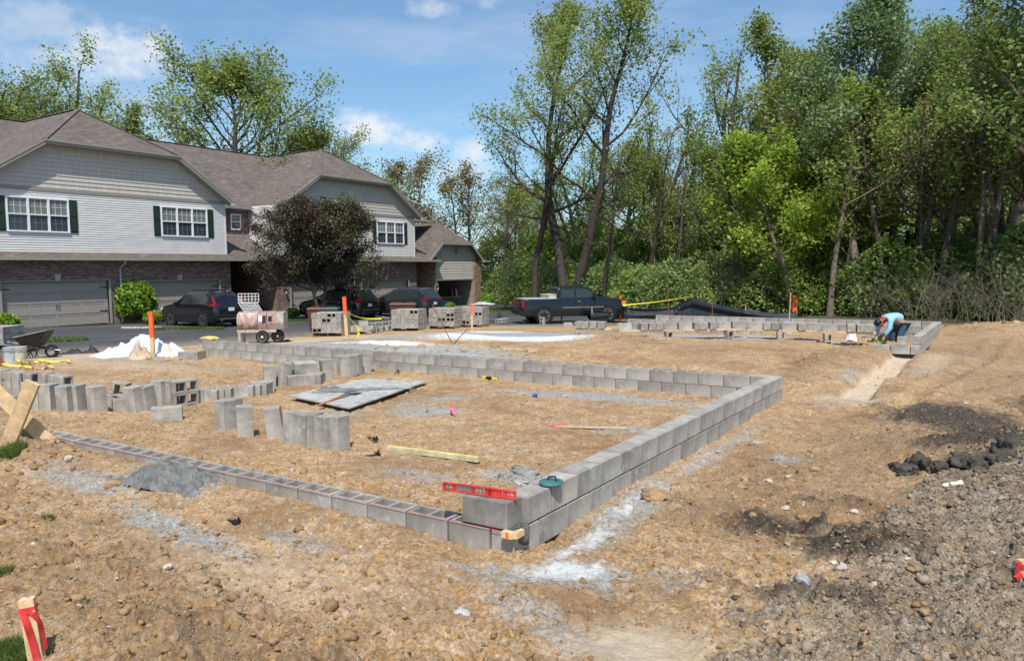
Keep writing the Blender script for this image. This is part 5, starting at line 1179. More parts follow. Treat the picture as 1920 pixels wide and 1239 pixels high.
# mortar board with shovel
c4 = [gp(540, 752), gp(655, 776), gp(803, 722), gp(690, 714)]
c4 = [(q.x, q.y, gz(q.x, q.y)+.05) for q in c4]; zt_ = max(q[2] for q in c4)
b = MB(); sheet(b, [(q[0], q[1], zt_) for q in c4], .02); mbd = b.build('mortar_board', PALEM); tag(mbd, 'whitish plywood mortar board smeared with dried mortar, lying behind the near blocks', 'mortar board')
ctr = Vector((sum(q[0] for q in c4)/4, sum(q[1] for q in c4)/4, zt_))
for dx, dy, sx, sy, sd, lab in [(-.25, -.3, .38, .22, 3, 'flat smear of fresh grey mortar under the shovel'), (.28, .25, .40, .14, 7, 'thin streak of fresh grey mortar right of the shovel'), (-.62, -.15, .16, .10, 9, 'small crumbly mortar heap at the left of the board')]:
    tag(lump('mortar_smear', (ctr.x+dx, ctr.y+dy, zt_), (sx, sy, .014 if sd != 9 else .04), sd, MORT, n=3, rough=.8, rz=.6), lab, 'mortar')
a = gp(598, 770); t = thing('shovel', 'shovel with orange-brown handle lying on the mortar board', 'shovel', (a.x, a.y, gz(a.x, a.y)+.06))
tip = gp(655, 752); tip.z = zt_+.05; d_ = tip-t.location
P1('handle', RUST if False else mat('orange_brown_handle', (.50, .19, .07), .6), lambda b: b.tube([(0, 0, .02), tuple(d_*.72)], .018, 8), t)
P1('socket', STEEL, lambda b: b.tube([tuple(d_*.70), tuple(d_*1.0)], [.02, .03], 8), t)
def blade(b):
    dn = d_.normalized(); sx_ = dn.cross(Vector((0, 0, 1))).normalized(); o_ = d_*1.0
    b.add([o_-sx_*.11+Vector((0,0,.03)), o_+sx_*.11+Vector((0,0,.03)), o_+dn*.24+sx_*.10+Vector((0,0,.0)), o_+dn*.30, o_+dn*.24-sx_*.10, o_+dn*.12+Vector((0,0,-.02))], [(0,1,5), (1,2,5), (2,3,5), (3,4,5), (4,0,5)])
P1('blade', STEEL, blade, t)
# mortar piles, clods and single rocks
def heap(name, u, v, size, m, label, seed, cat='mortar pile', rough=.7, n=4, rz=0, sink=.3):
    p = gp(u, v); o = lump(name, (p.x, p.y, gz(p.x, p.y)+size[2]*(1-2*sink)*.5-.01), size, seed, m, n=n, rough=rough, rz=rz); o.data.polygons.foreach_set('use_smooth', [True]*len(o.data.polygons)); return tag(o, label, cat)
def pile(cx, cy, rx, ry, h, seed, label, m=WETM):
    r_ = np.linspace(-1, 1, 60); X, Y = np.meshgrid(r_, r_); X = X.ravel(); Y = Y.ravel(); q = np.hypot(X, Y)*(1+.5*(fbm(X*2+seed, Y*2, seed, 3)-.5)*2)
    x = cx+X*rx; y = cy+Y*ry; z = relief(x, y, Hb(x, y))[0]; g = np.clip(1-q, 0, 1)
    zz = z-.03+h*g**.9+np.clip(g*3, 0, 1)*(.05*(fbm(X*4+seed, Y*4, seed+1, 4)-.5)+.045*(np.abs(fbm(X*9, Y*9+seed, seed+2, 3)-.5)*2-.2))*h/.12
    n_ = 60; i_ = np.arange(n_-1)[:, None]*n_; j_ = np.arange(n_-1)[None, :]; Fq = np.stack([i_+j_, i_+j_+1, i_+n_+j_+1, i_+n_+j_], -1).reshape(-1, 4)
    return tag(link('mortar_pile', fast_mesh('mortar_pile', np.stack([x, y, zz], 1), Fq, m, smooth=True)), label, 'mortar pile')
pile(-3.62, -.27, .62, .27, .19, 11, 'dark grey heap of wet mortar against the foreground block course')
heap('mortar_pile', 978, 886, (.13, .08, .055), MORT, 'cracked grey lump of mortar inside the corner', 14); heap('mortar_pile', 950, 897, (.10, .06, .04), MORT, 'broken mortar chunks left of the cracked lump', 15, rough=.9)
heap('mortar_pile', 975, 905, (.08, .05, .03), PALEM, 'pale mortar crumbs below the cracked lump', 16, rough=.9)
heap('soil_clod', 1222, 936, (.115, .09, .075), CLOD, 'big tan clod of soil on the cement dust right of the wall', 21, 'clod')
heap('soil_clod', 1010, 983, (.05, .03, .02), DCLOD, 'flat dark clod at the foot of the right wall corner', 22, 'clod')
heap('soil_clod', 1535, 1240-90, (.0905, .05, .03), CLOD, 'tan clod in the lower right dirt', 23, 'clod')
heap('soil_clod', 55, 690, (.22, .14, .13), CLOD, 'brown clod heap behind the celled blocks at left', 24, 'clod'); heap('soil_clod', 75, 693, (.18, .14, .10), CLOD, 'brown clod right of the bigger clod heap at left', 25, 'clod')
for k, (u, v, s_) in enumerate([(1700,884,.16),(1735,880,.20),(1770,884,.14),(1805,868,.13),(1832,872,.12),(1870,864,.17),(1900,850,.2),(1690,890,.10),(1715,893,.10),(1850,860,.12)]):
    heap('dark_clod', u, v, (s_*.72, s_*.6, s_*.52), DCLOD, 'dark clod, %s of ten along the crest of the spoil heap' % ('first second third fourth fifth sixth seventh eighth ninth tenth'.split()[k]), 30+k, 'clod', rough=.8, rz=k)
ROCKS = [(1506,1094,.085,GSTONE,'angular grey rock with a light top in the lower right'),(1500,1080,.04,STONE,'small round tan stone on top of the angular grey rock'),(1418,1100,.03,STONE,'small pale stone left of the angular grey rock'),(1303,1102,.05,GSTONE,'bluish stone at the left of the pale dirt patch'),
 (128,862,.07,STONE,'pale stone just below the crossed boards'),(144,1048+30,.055,STONE,'white stone in the lower left dirt'),(48,918,.07,mat('brick_scrap', (.45, .30, .22), .9),'flat reddish tile scrap in the left foreground'),(127,1150,.05,GSTONE,'pale stone right of the red-ribboned stake'),
 (240,900,.06,STONE,'pale stone left of the wet mortar heap'),(1478,888+8,.05,STONE,'flat tan rock at the edge of the dark soil'),(1440,905,.08,STONE,'flat tan slab below the cement dust'),(1413,835,.09,GSTONE,'heap of crumbled grey concrete right of the wall'),
 (1600,960,.05,STONE,'pale stone in the dark soil patch'),(1473,955,.06,STONE,'pale stone among the pebbles of the dark soil'),(1508,948,.06,STONE,'rounded pale stone right of its twin in the dark soil'),(1810,757,.05,STONE,'pale stone up the right slope'),(1410,983,.04,STONE,'tan pebble below the dark soil edge'),
 (560,1108,.05,STONE,'pale flat stone in the middle foreground'),(316,1064,.05,STONE,'pale flat stone in the left middle foreground'),(1562,1058,.05,STONE,'pale rock by the dry grass tuft'),(1578,1066,.06,STONE,'flat pale rock under the dry grass tuft'),(1640,1102,.055,STONE,'pale rock in the gravelly slope'),(1712,990,.06,CLOD,'tan rock right of the dry grass tuft'),
 (1060,744,.07,mat('wood_chunk', (.50, .38, .24), .9),'square tan chunk of wood beside the blue cup'),(1235,815,.06,STONE,'pale stone left of the far end of the right wall'),(1100,1040,.03,GSTONE,'grey chip on the cement dust')]
for k, (u, v, s_, m_, lab) in enumerate(ROCKS):
    if m_ is None: continue
    p = gp(u, v); uu = 1.0
    o = lump('rock', (p.x, p.y, gz(p.x, p.y)+s_*.18), (s_*.62, s_*.48, s_*.42), 50+k, m_, n=2, rough=.6, rz=k*1.3); tag(o, lab, 'rock', 'single rocks on the dirt')
# blue cup, white pipe, bag
p = gp(1003, 745); t = thing('paper_cup', 'small blue and white cup lying on its side', 'cup', (p.x, p.y, gz(p.x, p.y)+.03), .4); P1('cup_wall', mat('blue_paper', (.06, .08, .45), .5), lambda b: b.lathe([(.028, -.035), (.035, .035), (.030, .035), (.024, -.03)], 16, Matrix.Rotation(1.4, 4, 'Y'), cap=False), t); P1('cup_base', WHITEP, lambda b: b.lathe([(.027, -.035), (.0, -.035)], 16, Matrix.Rotation(1.4, 4, 'Y')), t)
p = gp(1785, 914); t = thing('plastic_pipe', 'short cream plastic pipe end in the spoil heap', 'pipe', (p.x, p.y, gz(p.x, p.y)+.03), YAW+.1); P1('pipe_wall', mat('cream_plastic', (.72, .66, .55), .5), lambda b: b.lathe([(.018, -.09), (.018, .09), (.013, .09), (.013, -.09)], 14, Matrix.Rotation(pi/2-.12, 4, 'Y'), cap=False), t); P1('pipe_collar', mat('cream_plastic', (.72, .66, .55)), lambda b: b.lathe([(.023, .05), (.023, .085), (.018, .085), (.018, .05)], 14, Matrix.Rotation(pi/2-.12, 4, 'Y')), t)
def crumple(name, loc, size, seed, m, label, cat, n=22, flat=.55, rz=0):
    V = []; 
    for i in range(n):
        for j in range(n):
            a = (i/(n-1)-.5)*2; c = (j/(n-1)-.5)*2; r_ = math.sqrt(a*a+c*c)
            fx, fy = i/(n-1)*6.5, j/(n-1)*6.5; h = max(0, 1-r_**2*.9)*.42+(.55*(1-abs(float(fbm(fx*.7+seed, fy*.7, seed, 2, .4))-.5)*6)+.25*(1-abs(float(fbm(fx*1.9+seed, fy*1.9, seed+2, 2, .4))-.5)*6))*max(0, 1.15-r_)*.9; h = max(0, h)
            k = 1+.5*(float(fbm(i/(n-1)*4, j/(n-1)*4+seed, seed+3, 3))-.5)
            V.append((a*size[0]*k, c*size[1]*k, h*size[2]-.01*(r_ > 1.1)))
    Fq = [(i*n+j, (i+1)*n+j, (i+1)*n+j+1, i*n+j+1) for i in range(n-1) for j in range(n-1)]
    me = fast_mesh(name, np.array(V), np.array(Fq), m); o = link(name, me, None, loc, (0, 0, rz)); s_ = o.modifiers.new('thickness', 'SOLIDIFY'); s_.thickness = .004; return tag(o, label, cat)
def clearplastic():
    m, t, b = nodes('clear_film'); b.inputs['Base Color'].default_value = (.85, .84, .88, 1); b.inputs['Roughness'].default_value = .18; b.inputs['Transmission Weight'].default_value = .45; b.inputs['Alpha'].default_value = .75; return m
FILM = clearplastic()
p = gp(866, 1152); crumple('plastic_bag', (p.x, p.y, gz(p.x, p.y)+.005), (.055, .035, .055), 5, FILM, 'crumpled clear plastic bag on the dirt in the middle foreground', 'plastic bag', rz=.5)
p = gp(265, 664); 
crumple('plastic_sheeting', (p.x, p.y+.1, gz(p.x, p.y)-.03), (1.15, .55, .46), 31, TARP, 'big crumpled heap of white plastic sheeting behind the orange stake', 'sheeting', n=64, rz=R(33))
p = gp(215, 668); crumple('plastic_sheeting', (p.x, p.y, gz(p.x, p.y)-.03), (.5, .4, .28), 33, TARP, 'low left end of white plastic sheeting', 'sheeting', n=26, rz=R(20))
p = gp(262, 672); crumple('paper_bags', (p.x, p.y, gz(p.x, p.y)-.02), (.34, .25, .42), 35, PAPER, 'crumpled brown paper bags left of the orange stake foot', 'paper bags', n=24)
p = gp(318, 666); crumple('paper_bags', (p.x, p.y, gz(p.x, p.y)-.02), (.34, .25, .26), 37, mat('pale_paper', (.60, .48, .40), .85), 'pale torn cement bags right of the orange stake foot', 'paper bags', n=24)
p = gp(140, 663); crumple('black_sheeting', (p.x, p.y, gz(p.x, p.y)-.02), (.55, .3, .20), 39, FABK, 'crumpled black sheeting between wheelbarrow and white heap', 'sheeting', n=26, rz=.4)
p = gp(165, 661); crumple('black_sheeting', (p.x, p.y+.1, gz(p.x, p.y)-.02), (.22, .2, .28), 41, FABK, 'small peaked piece of black sheeting left of the white heap', 'sheeting', n=20)
p = gp(937, 600); crumple('black_sheeting', (p.x, p.y, gz(p.x, p.y)+.0), (.26, .22, .42), 43, FABK, 'peaked black sheeting at the right end of the pallet stacks', 'sheeting', n=20)
p = gp(782, 618); crumple('plastic_film', (p.x, p.y, gz(p.x, p.y)), (.40, .2, .16), 45, TARP, 'white plastic film on the ground before the pallet stacks', 'plastic film', n=22, rz=.4)
p = gp(907, 604); crumple('plastic_film', (p.x, p.y, gz(p.x, p.y)+.93), (.62, .5, .14), 47, FILM, 'clear film draped over the top of the right pallet stack', 'plastic film', n=26, rz=.4)
p = gp(1596, 638); crumple('cement_bag', (p.x, p.y, gz(p.x, p.y)), (.16, .15, .30), 49, TARP, 'small white bag standing in the dirt left of the bending worker', 'bag', n=18)
for k, (u, v, s_) in enumerate([(60,683,.3),(100,682,.28),(70,694,.25),(30,690,.25)]):
    p = gp(u, v); q = [(p.x+s_*math.cos(a)*1.5+.1*math.sin(3*a), p.y+s_*math.sin(a)*.8, gz(p.x, p.y)+.05+.03*math.sin(2*a)) for a in np.linspace(0, 4.6, 9)]
    ribbon('barrier_tape', q, .045, YELLOW, 'loose yellow tape loop, %s of four, on the dirt below the wheelbarrow' % ('first second third fourth'.split()[k]), twist=1.2)
# rubble of black plastic near mixer etc.
p = gp(538, 640); crumple('black_scrap', (p.x, p.y, gz(p.x, p.y)), (.22, .12, .10), 51, BLACKP, 'black scrap lying right of the mixer wheels', 'scrap', n=14)
# buckets
def bucket(u, v, m, label, ht=.37, rz=0):
    p = gp(u, v); t = thing('bucket', label, 'bucket', (p.x, p.y, gz(p.x, p.y)-.01), rz, 'plastic pails')
    P1('pail', m, lambda b: b.lathe([(.125, 0), (.148, ht*.93), (.158, ht*.93), (.158, ht), (.145, ht), (.122, .02)], 24), t, smooth=True)
    P1('rim_band', m, lambda b: [b.lathe([(.152, z_), (.16, z_+.006), (.152, z_+.012)], 24, cap=False) for z_ in (ht*.82, ht*.74)], t)
    P1('bail', STEEL, lambda b: b.tube([(.15*cos(a), .15*sin(a)*.2-.15*abs(sin(a)), ht*.85-.16*sin(a)) for a in np.linspace(0, pi, 9)], .004, 5), t); return t
bucket(21, 679, GREYB, 'grey plastic pail at the left edge under the wheelbarrow handles'); bucket(38, 678, BEIGEB, 'beige plastic pail between the grey pail and the wheelbarrow')
bucket(1477, 625, GREYB, 'grey pail standing at the plank bench beside the tan pole')
t = thing('rusty_panel', 'rust-brown sheet leaning at the left edge beside the pails', 'panel', tuple(gp(2, 688)), YAW); P1('sheet', RUST, lambda b: b.box((-.1, 0, .2), (.22, .03, .62), rot3(.1, -.35, 0)), t)
# wheelbarrow
def wheelbarrow():
    p = gp(66, 671); t = thing('wheelbarrow', 'black wheelbarrow with its single wheel to the right and grey handles', 'wheelbarrow', (p.x, p.y, gz(p.x, p.y)-.01), YAW+.05); t.scale = (.84, .84, .90)
    rims = [(-.42, -.32, .62), (.50, -.26, .80), (.50, .26, .80), (-.42, .32, .62)]; bot = [(-.28, -.19, .36), (.22, -.15, .36), (.22, .15, .36), (-.28, .19, .36)]
    def tray(b):
        b.add(rims+bot+[tuple(.985*q for q in v[:2])+(v[2]+.0,) for v in rims], [(0,1,5,4), (1,2,6,5), (2,3,7,6), (3,0,4,7), (4,5,6,7)])
    o = P1('tray', BLACKP, tray, t); mo = o.modifiers.new('sheet', 'SOLIDIFY'); mo.thickness = .012
    P1('tray_rim', MIXG, lambda b: [b.bar(rims[i], rims[(i+1) % 4], .025, .02) for i in range(4)], t)
    for s in (-1, 1):
        P1('handle', STEEL, lambda b: b.bar((-.95, s*.29, .46), (-.30, s*.24, .36), .04, .04), t)
        P1('frame_rail', BLACKP, lambda b: b.bar((-.35, s*.24, .365), (.62, s*.06, .25), .035, .035), t)
        P1('leg', BLACKP, lambda b: b.tube([(-.30, s*.22, .36), (-.20, s*.24, .01), (-.14, s*.24, .01), (.06, s*.19, .33)], .016, 6), t)
        P1('brace', BLACKP, lambda b: b.tube([(-.02, s*.2, .02), (-.16, s*.2, .34)], .012, 6), t)
    P1('leg_brace', BLACKP, lambda b: b.box((-.18, 0, .22), (.22, .5, .05)), t)
    w = thing_part('wheel', t, (.50, 0, .195)); M = Matrix.Rotation(pi/2, 4, 'X')
    P1('tyre', BLACKR, lambda b: b.lathe([(.11, -.045), (.16, -.05), (.195, -.03), (.2, 0), (.195, .03), (.16, .05), (.11, .045)], 24, M), w, smooth=True); P1('rim', STEEL, lambda b: b.lathe([(.11, -.05), (.08, -.02), (.02, -.055), (.02, .055), (.08, .02), (.11, .05)], 16, M), w)
    P1('nose_guard', STEEL, lambda b: b.tube([(.6, -.07, .24), (.76, -.05, .22), (.76, .05, .22), (.6, .07, .24)], .015, 6), t)
wheelbarrow()
# mortar mixer
def mixer():
    p = gp(484, 643); t = thing('mortar_mixer', 'cement-stained towable mortar mixer with a white wire grate standing open', 'mortar mixer', (p.x, p.y, gz(p.x, p.y)-.01), YAW+.06)
    # local x to the right in the photo, y away
    M = Matrix.Translation((-.42, .35, .84)) @ Matrix.Rotation(pi/2, 4, 'Y')
    P1('drum', MIXD, lambda b: b.lathe([(.0, -.40), (.30, -.40), (.345, -.37), (.35, .40), (.0, .40)], 28, M), t, smooth=True)
    P1('drum_band', MIXP, lambda b: [b.lathe([(.352, z_), (.36, z_+.015), (.352, z_+.03)], 28, M, cap=False) for z_ in (-.33, .33)], t)
    def hood(b, x0, x1, z0, z1, y0=-.06, y1=.72):
        zc = z0+(z1-z0)*.38
        b.prism([(x0, y0+.10, z0), (x0, y0, zc), (x0, y0+.06, z1), (x0, y1, z1), (x0, y1, z0)], (x1-x0, 0, 0))
    P1('motor_cover', MIXP, lambda b: hood(b, .02, .36, .48, 1.17), t); P1('motor_cover', mat('faded_pink_white_paint', (.52, .44, .42), .7, var=.25, col2=(.38, .17, .15)), lambda b: hood(b, .385, .72, .50, 1.17), t)
    P1('end_cover', MIXG, lambda b: hood(b, .73, 1.02, .52, 1.16), t)
    P1('warning_plate', PLATE, lambda b: (b.box((.13, -.048, .93), (.14, .008, .24), rot3(-.12, 0, 0)),), t); P1('vent_grille', DARK, lambda b: (b.box((.27, -.048, .90), (.13, .008, .28), rot3(-.12, 0, 0)), b.box((.50, -.048, .92), (.14, .008, .2), rot3(-.12, 0, 0))), t)
    P1('chassis', MIXG, lambda b: (b.box((-.05, .05, .46), (1.5, .07, .10)), b.box((-.05, .65, .46), (1.5, .07, .10)), b.box((-.74, .35, .46), (.07, .66, .10)), b.box((.6, .35, .46), (.07, .66, .10))), t)
    for y_ in (.05, .65): P1('support_leg', MIXG, lambda b: b.box((-.72, y_, .22), (.10, .08, .46)), t)
    P1('tow_tongue', RUST, lambda b: b.box((-.80, .3, .36), (.06, .10, .66)), t)
    for k, (x_, y_) in enumerate(((.20, -.08), (.70, .30))):
        w = thing_part('wheel', t, (x_, y_, .245)); Mx = Matrix.Rotation(pi/2, 4, 'X')
        P1('tyre', BLACKR, lambda b: b.lathe([(.15, -.07), (.22, -.08), (.25, -.05), (.25, .05), (.22, .08), (.15, .07)], 26, Mx), w, smooth=True)
        P1('rim', mat('cream_rim', (.55, .50, .42), .7) if k == 0 else STEEL, lambda b: b.lathe([(.155, -.05), (.16, .078), (.13, .05), (.06, .06), (.05, .085), (.0, .09)], 20, Mx), w)
        [P1('wheel_bolt', DARK, lambda b: b.lathe([(.018, .06), (.018, .075), (0, .076)], 6, Mx @ Matrix.Translation((.085*cos(a), .085*sin(a), 0))), w) for a in np.linspace(0, 2*pi, 6)[:-1]]
    P1('axle', STEEL, lambda b: b.tube([(.2, 0, .245), (.5, .6, .245)], .025, 6), t)
    # grate: an upright part and a sloping part
    def grate(b, A, B, C_, nx, nz, r_=.011):
        A, B, C_ = Vector(A), Vector(B), Vector(C_)
        for i in range(nx+1): q = (B-A)*i/nx; b.tube([A+q, C_+q], r_, 5)
        for j in range(nz+1): q = (C_-A)*j/nz; b.tube([A+q, B+q], r_, 5)
    GW = mat('cement_white_wire', (.70, .70, .67), .7, var=.1)
    P1('grate_panel', GW, lambda b: grate(b, (-.60, .30, 1.21), (.12, .30, 1.21), (-.82, .40, 1.52), 7, 5), t)
    P1('grate_panel', GW, lambda b: grate(b, (-.82, .40, 1.53), (-.02, .40, 1.53), (-.82, .42, 1.86), 6, 3), t)
    P1('grate_stay', GW, lambda b: b.tube([(-.8, .4, 1.66), (-.62, .3, 1.48)], .014, 5), t); t.scale = (.88, .88, .92)
mixer()
# wheelie bins
def bin_(p, m, label, rz=0):
    t = thing('wheeled_bin', label, 'wheeled bin', p, rz, 'wheeled bins at the kerb')
    P1('bin_body', m, lambda b: b.box((0, 0, .52), (.52, .62, .92), taper=1.22), t); P1('bin_lid', m, lambda b: (b.box((0, 0, 1.0), (.68, .80, .06), taper=.9), b.box((0, 0, 1.045), (.46, .56, .03))), t); P1('bin_rim', m, lambda b: b.box((0, 0, .945), (.67, .79, .05)), t)
    P1('bin_wheels', BLACKR, lambda b: [b.tube([(s*.22, .28, .12), (s*.28, .28, .12)], .12, 12) for s in (-1, 1)], t)
for (u, v, m_, lab) in [(593,570,BROWNBIN,'brown wheeled bin left of the green one behind the tall block stack'),(621,572,GREENBIN,'dark green wheeled bin between the brown one and the black car'),(744,567,BROWNBIN,'brown wheeled bin, left one of the pair behind the pallet stacks'),(768,567,BROWNBIN,'brown wheeled bin, right one of the pair behind the pallet stacks')]:
    q = dp(u, v, 33 if u < 700 else 39); bin_((q.x, q.y, gz(q.x, q.y)), m_, lab, YAW+.05)
# silt fence
def siltfence():
    pts = [gp(1150, 600, -.42)-Vector((1.2, 0, 0)), gp(1176, 593, -.42), gp(1262, 591, -.42), gp(1296, 592, -.42), gp(1396, 600, -.42), gp(1492, 600, -.42), gp(1510, 600, -.42)]
    tops = [.40, .42, .44, .92, .52, .30, .06]
    t = thing('silt_fence', 'black silt fence fabric sagging between stakes in front of the wood', 'silt fence', (0, 0, 0))
    V = []; n = 150; m_ = 12
    for i in range(n+1):
        q = i/n*(len(pts)-1); k = min(int(q), len(pts)-2); f_ = q-k; p = pts[k].lerp(pts[k+1], f_); zt = tops[k]*(1-f_)+tops[k+1]*f_
        sag = -.10*math.sin(pi*f_)
        nx = Vector((p.x-CAM[0], p.y-CAM[1], 0)).normalized()
        for j in range(m_+1):
            g = j/m_; w_ = (.10*math.sin(g*9+i*.05)+.10*(float(fbm(i*.04, g*7, 71, 3))-.5)*2)*(1-g*.4)
            V.append((p.x+nx.x*w_-nx.x*(1-g)*.25, p.y+nx.y*w_-nx.y*(1-g)*.25, -.5+(zt+sag*g+.1)*g))
    Fq = [(i*(m_+1)+j, (i+1)*(m_+1)+j, (i+1)*(m_+1)+j+1, i*(m_+1)+j+1) for i in range(n) for j in range(m_)]
    me = fast_mesh('fabric', np.array(V), np.array(Fq), FABK, smooth=True); o = link('fabric', me, t); md = o.modifiers.new('thickness', 'SOLIDIFY'); md.thickness = .006
    for k in range(len(pts)-1):
        P1('fence_stake', WOODO, lambda b: b.box((pts[k].x+.03, pts[k].y+.05, -.5+(tops[k]+.25)/2), (.04, .03, tops[k]+.32)), t)
    a = Vector((pts[3].x, pts[3].y, .58)); c = dp(1168, 572, 38)
    ribbon('barrier_tape', [tuple(a), tuple(a.lerp(c, .33)-Vector((0, 0, .05))), tuple(a.lerp(c, .66)-Vector((0, 0, .05))), tuple(c)], .07, YELLOW, 'yellow tape stretched from the black fence top to the pickup', twist=.6)
siltfence()

# ================================================================== TREES AND SHRUBS
LF_COTTON = leafmat('cottonwood_leaf', (0.330, 0.401, 0.100), (0.189, 0.250, 0.067), 0.45)
LF_OLIVE = leafmat('olive_bud_leaf', (0.354, 0.313, 0.130), (0.207, 0.171, 0.079), 0.37)
LF_MAPLE = leafmat('bright_maple_leaf', (0.401, 0.519, 0.071), (0.207, 0.317, 0.043), 0.49)
LF_SILVER = leafmat('silver_maple_leaf', (0.260, 0.354, 0.165), (0.122, 0.195, 0.073), 0.39)
LF_DARK = leafmat('deep_green_leaf', (0.224, 0.307, 0.077), (0.116, 0.177, 0.046), 0.37)
LF_MID = leafmat('mid_green_leaf', (0.295, 0.389, 0.088), (0.159, 0.232, 0.055), 0.42)
LF_HONEY = leafmat('honeysuckle_leaf', (0.319, 0.401, 0.130), (0.165, 0.244, 0.073), 0.40)
LF_FLOWER = leafmat('pale_blossom', (.55, .55, .42), (.38, .40, .28), .2)
LF_BOX = leafmat('boxwood_leaf', (.26, .40, .045), (.13, .23, .025), .25)
LF_PURPLE = leafmat('purple_leaf', (.105, .120, .050), (.080, .055, .038), .22)
LF_BROWN = leafmat('dry_leaf', (.30, .20, .10), (.16, .10, .05), .2)
LF_GRASS = leafmat('grass_blade', (.17, .24, .06), (.09, .13, .03), .35)

def tubes(segs, n=5):
    """segs: list of (p0, p1, r0, r1) -> vertices, quads; vectorised"""
    A = np.array([s[0] for s in segs], float); B = np.array([s[1] for s in segs], float); r0 = np.array([s[2] for s in segs]); r1 = np.array([s[3] for s in segs])
    d = B-A; d /= np.linalg.norm(d, axis=1)[:, None]+1e-9
    ref = np.where(np.abs(d[:, 2:3]) < .9, np.array([[0, 0, 1.]]), np.array([[1., 0, 0]])); X = np.cross(d, ref); X /= np.linalg.norm(X, axis=1)[:, None]; Y = np.cross(d, X)
    a = np.arange(n)*2*pi/n; ring = X[:, None, :]*np.cos(a)[None, :, None]+Y[:, None, :]*np.sin(a)[None, :, None]
    V = np.concatenate([A[:, None, :]+ring*r0[:, None, None], B[:, None, :]+ring*r1[:, None, None]], 1).reshape(-1, 3)
    k = np.arange(len(segs))[:, None]*2*n; j = np.arange(n)[None, :]; jn = (j+1) % n
    return V, np.stack([k+j, k+jn, k+n+jn, k+n+j], -1).reshape(-1, 4)
def leafcards(C, size, r, up=.35, aspect=.7):
    """small folded leaf quads at the points C"""
    n = len(C); s = size*(.6+.8*r.random(n))
    nr = r.normal(size=(n, 3)); nr[:, 2] = np.abs(nr[:, 2])+up; nr /= np.linalg.norm(nr, axis=1)[:, None]
    t = r.normal(size=(n, 3)); t -= nr*(t*nr).sum(1)[:, None]; t /= np.linalg.norm(t, axis=1)[:, None]+1e-9; b = np.cross(nr, t)
    h = s[:, None]*.5; w = s[:, None]*aspect*.5
    V = np.stack([C-t*h, C+b*w-t*h*.1+nr*h*.15, C+t*h, C-b*w-t*h*.1+nr*h*.15], 1).reshape(-1, 3)
    return V, np.arange(n*4).reshape(-1, 4)
def unit(v): return v/(np.linalg.norm(v)+1e-9)
class Tree:
    def __init__(s, seed): s.r = np.random.default_rng(seed); s.big = []; s.small = []; s.pts = []
    def branch(s, p, d, L, r0, depth, maxd, nseg, bend, spawn, ang, lenf, gn=.12, leafy=True, start=.25, rtip=.25, twigleaf=12, clump=.22):
        r = s.r; pts = [np.array(p, float)]; q = pts[0]; d = unit(np.array(d, float)); rr = [r0]
        for i in range(nseg):
            d = unit(d+r.normal(size=3)*gn+np.array([0, 0, bend])); q = q+d*L/nseg; pts.append(q); rr.append(r0*(1-(1-rtip)*(i+1)/nseg))
        tgt = s.big if depth <= 1 else s.small
        for i in range(nseg): tgt.append((pts[i], pts[i+1], rr[i], rr[i+1]))
        if depth < maxd:
            ns = spawn[min(depth, len(spawn)-1)]
            ns = max(1, int(ns*(.75+.5*r.random())))
            for k in range(ns):
                f = start+(1-start)*((k+r.random())/ns); x = f*nseg; i = min(int(x), nseg-1); base = pts[i]+(pts[i+1]-pts[i])*(x-i)
                dd = unit(pts[i+1]-pts[i]); a = ang*(.7+.6*r.random()); ax = unit(np.cross(dd, r.normal(size=3))); nd = dd*cos(a)+ax*sin(a)
                rad = max(.006, (r0*(1-(1-rtip)*f))*(.5+.15*r.random()))
                s.branch(base, nd, L*lenf*(1.1-.55*f)*(.7+.6*r.random()), rad, depth+1, maxd, max(2, nseg-1), bend*.7, spawn, ang, lenf, gn, leafy, .2, .25, twigleaf, clump)
        if depth >= maxd-1 and leafy:
            n = int(twigleaf*(1 if depth == maxd else .5)*(.6+.8*r.random()))
            if n > 0:
                i = r.integers(0, nseg, n); f = r.random(n)[:, None]; P = np.array(pts); base = P[i]+(P[i+1]-P[i])*f
                s.pts.append(base+r.normal(size=(n, 3))*clump)
def finish_tree(name, T, label, cat, loc, rz, leafm, leafsize, barkm, group=None, scale=1, flower=None, trunk_name='trunk', crown_name='crown', aspect=.7):
    root = thing(name, label, cat, loc, rz, group); root.scale = (scale,)*3
    segs = T.big; V, Fq = tubes(segs, 8); link(trunk_name, fast_mesh(trunk_name, V, Fq, barkm, smooth=True), root)
    if T.small:
        V, Fq = tubes(T.small, 4); link('branches', fast_mesh('branches', V, Fq, TWIG if barkm is not DBARK else DBARK), root)
    if T.pts:
        C = np.concatenate(T.pts); V, Fq = leafcards(C, leafsize, T.r, aspect=aspect)
        t = fbm(C[:, 0]*.7+5, C[:, 2]*.7+C[:, 1]*.5, 5, 3); tint = np.clip((t-.5)*2.2+.5+T.r.normal(size=len(C))*.18, 0, 1)
        me = fast_mesh(crown_name, V, Fq, leafm, tint); link(crown_name, me, root)
        if flower:
            k = int(len(C)*flower[1]); idx = T.r.choice(len(C), k, replace=False); V, Fq = leafcards(C[idx]+T.r.normal(size=(k, 3))*.05, leafsize*.8, T.r)
            link('blossom', fast_mesh('blossom', V, Fq, flower[0], T.r.random(k)), root)
    return root
def copy_tree(root, loc, rz, scale, label, group=None):
    r = root.copy(); COL.objects.link(r); r.location = loc; r.rotation_euler = (0, 0, rz); r.scale = scale if hasattr(scale, '__len__') else (scale,)*3; r['label'] = label
    if group: r['group'] = group
    for ch in root.children:
        c = ch.copy(); COL.objects.link(c); c.parent = r
    return r
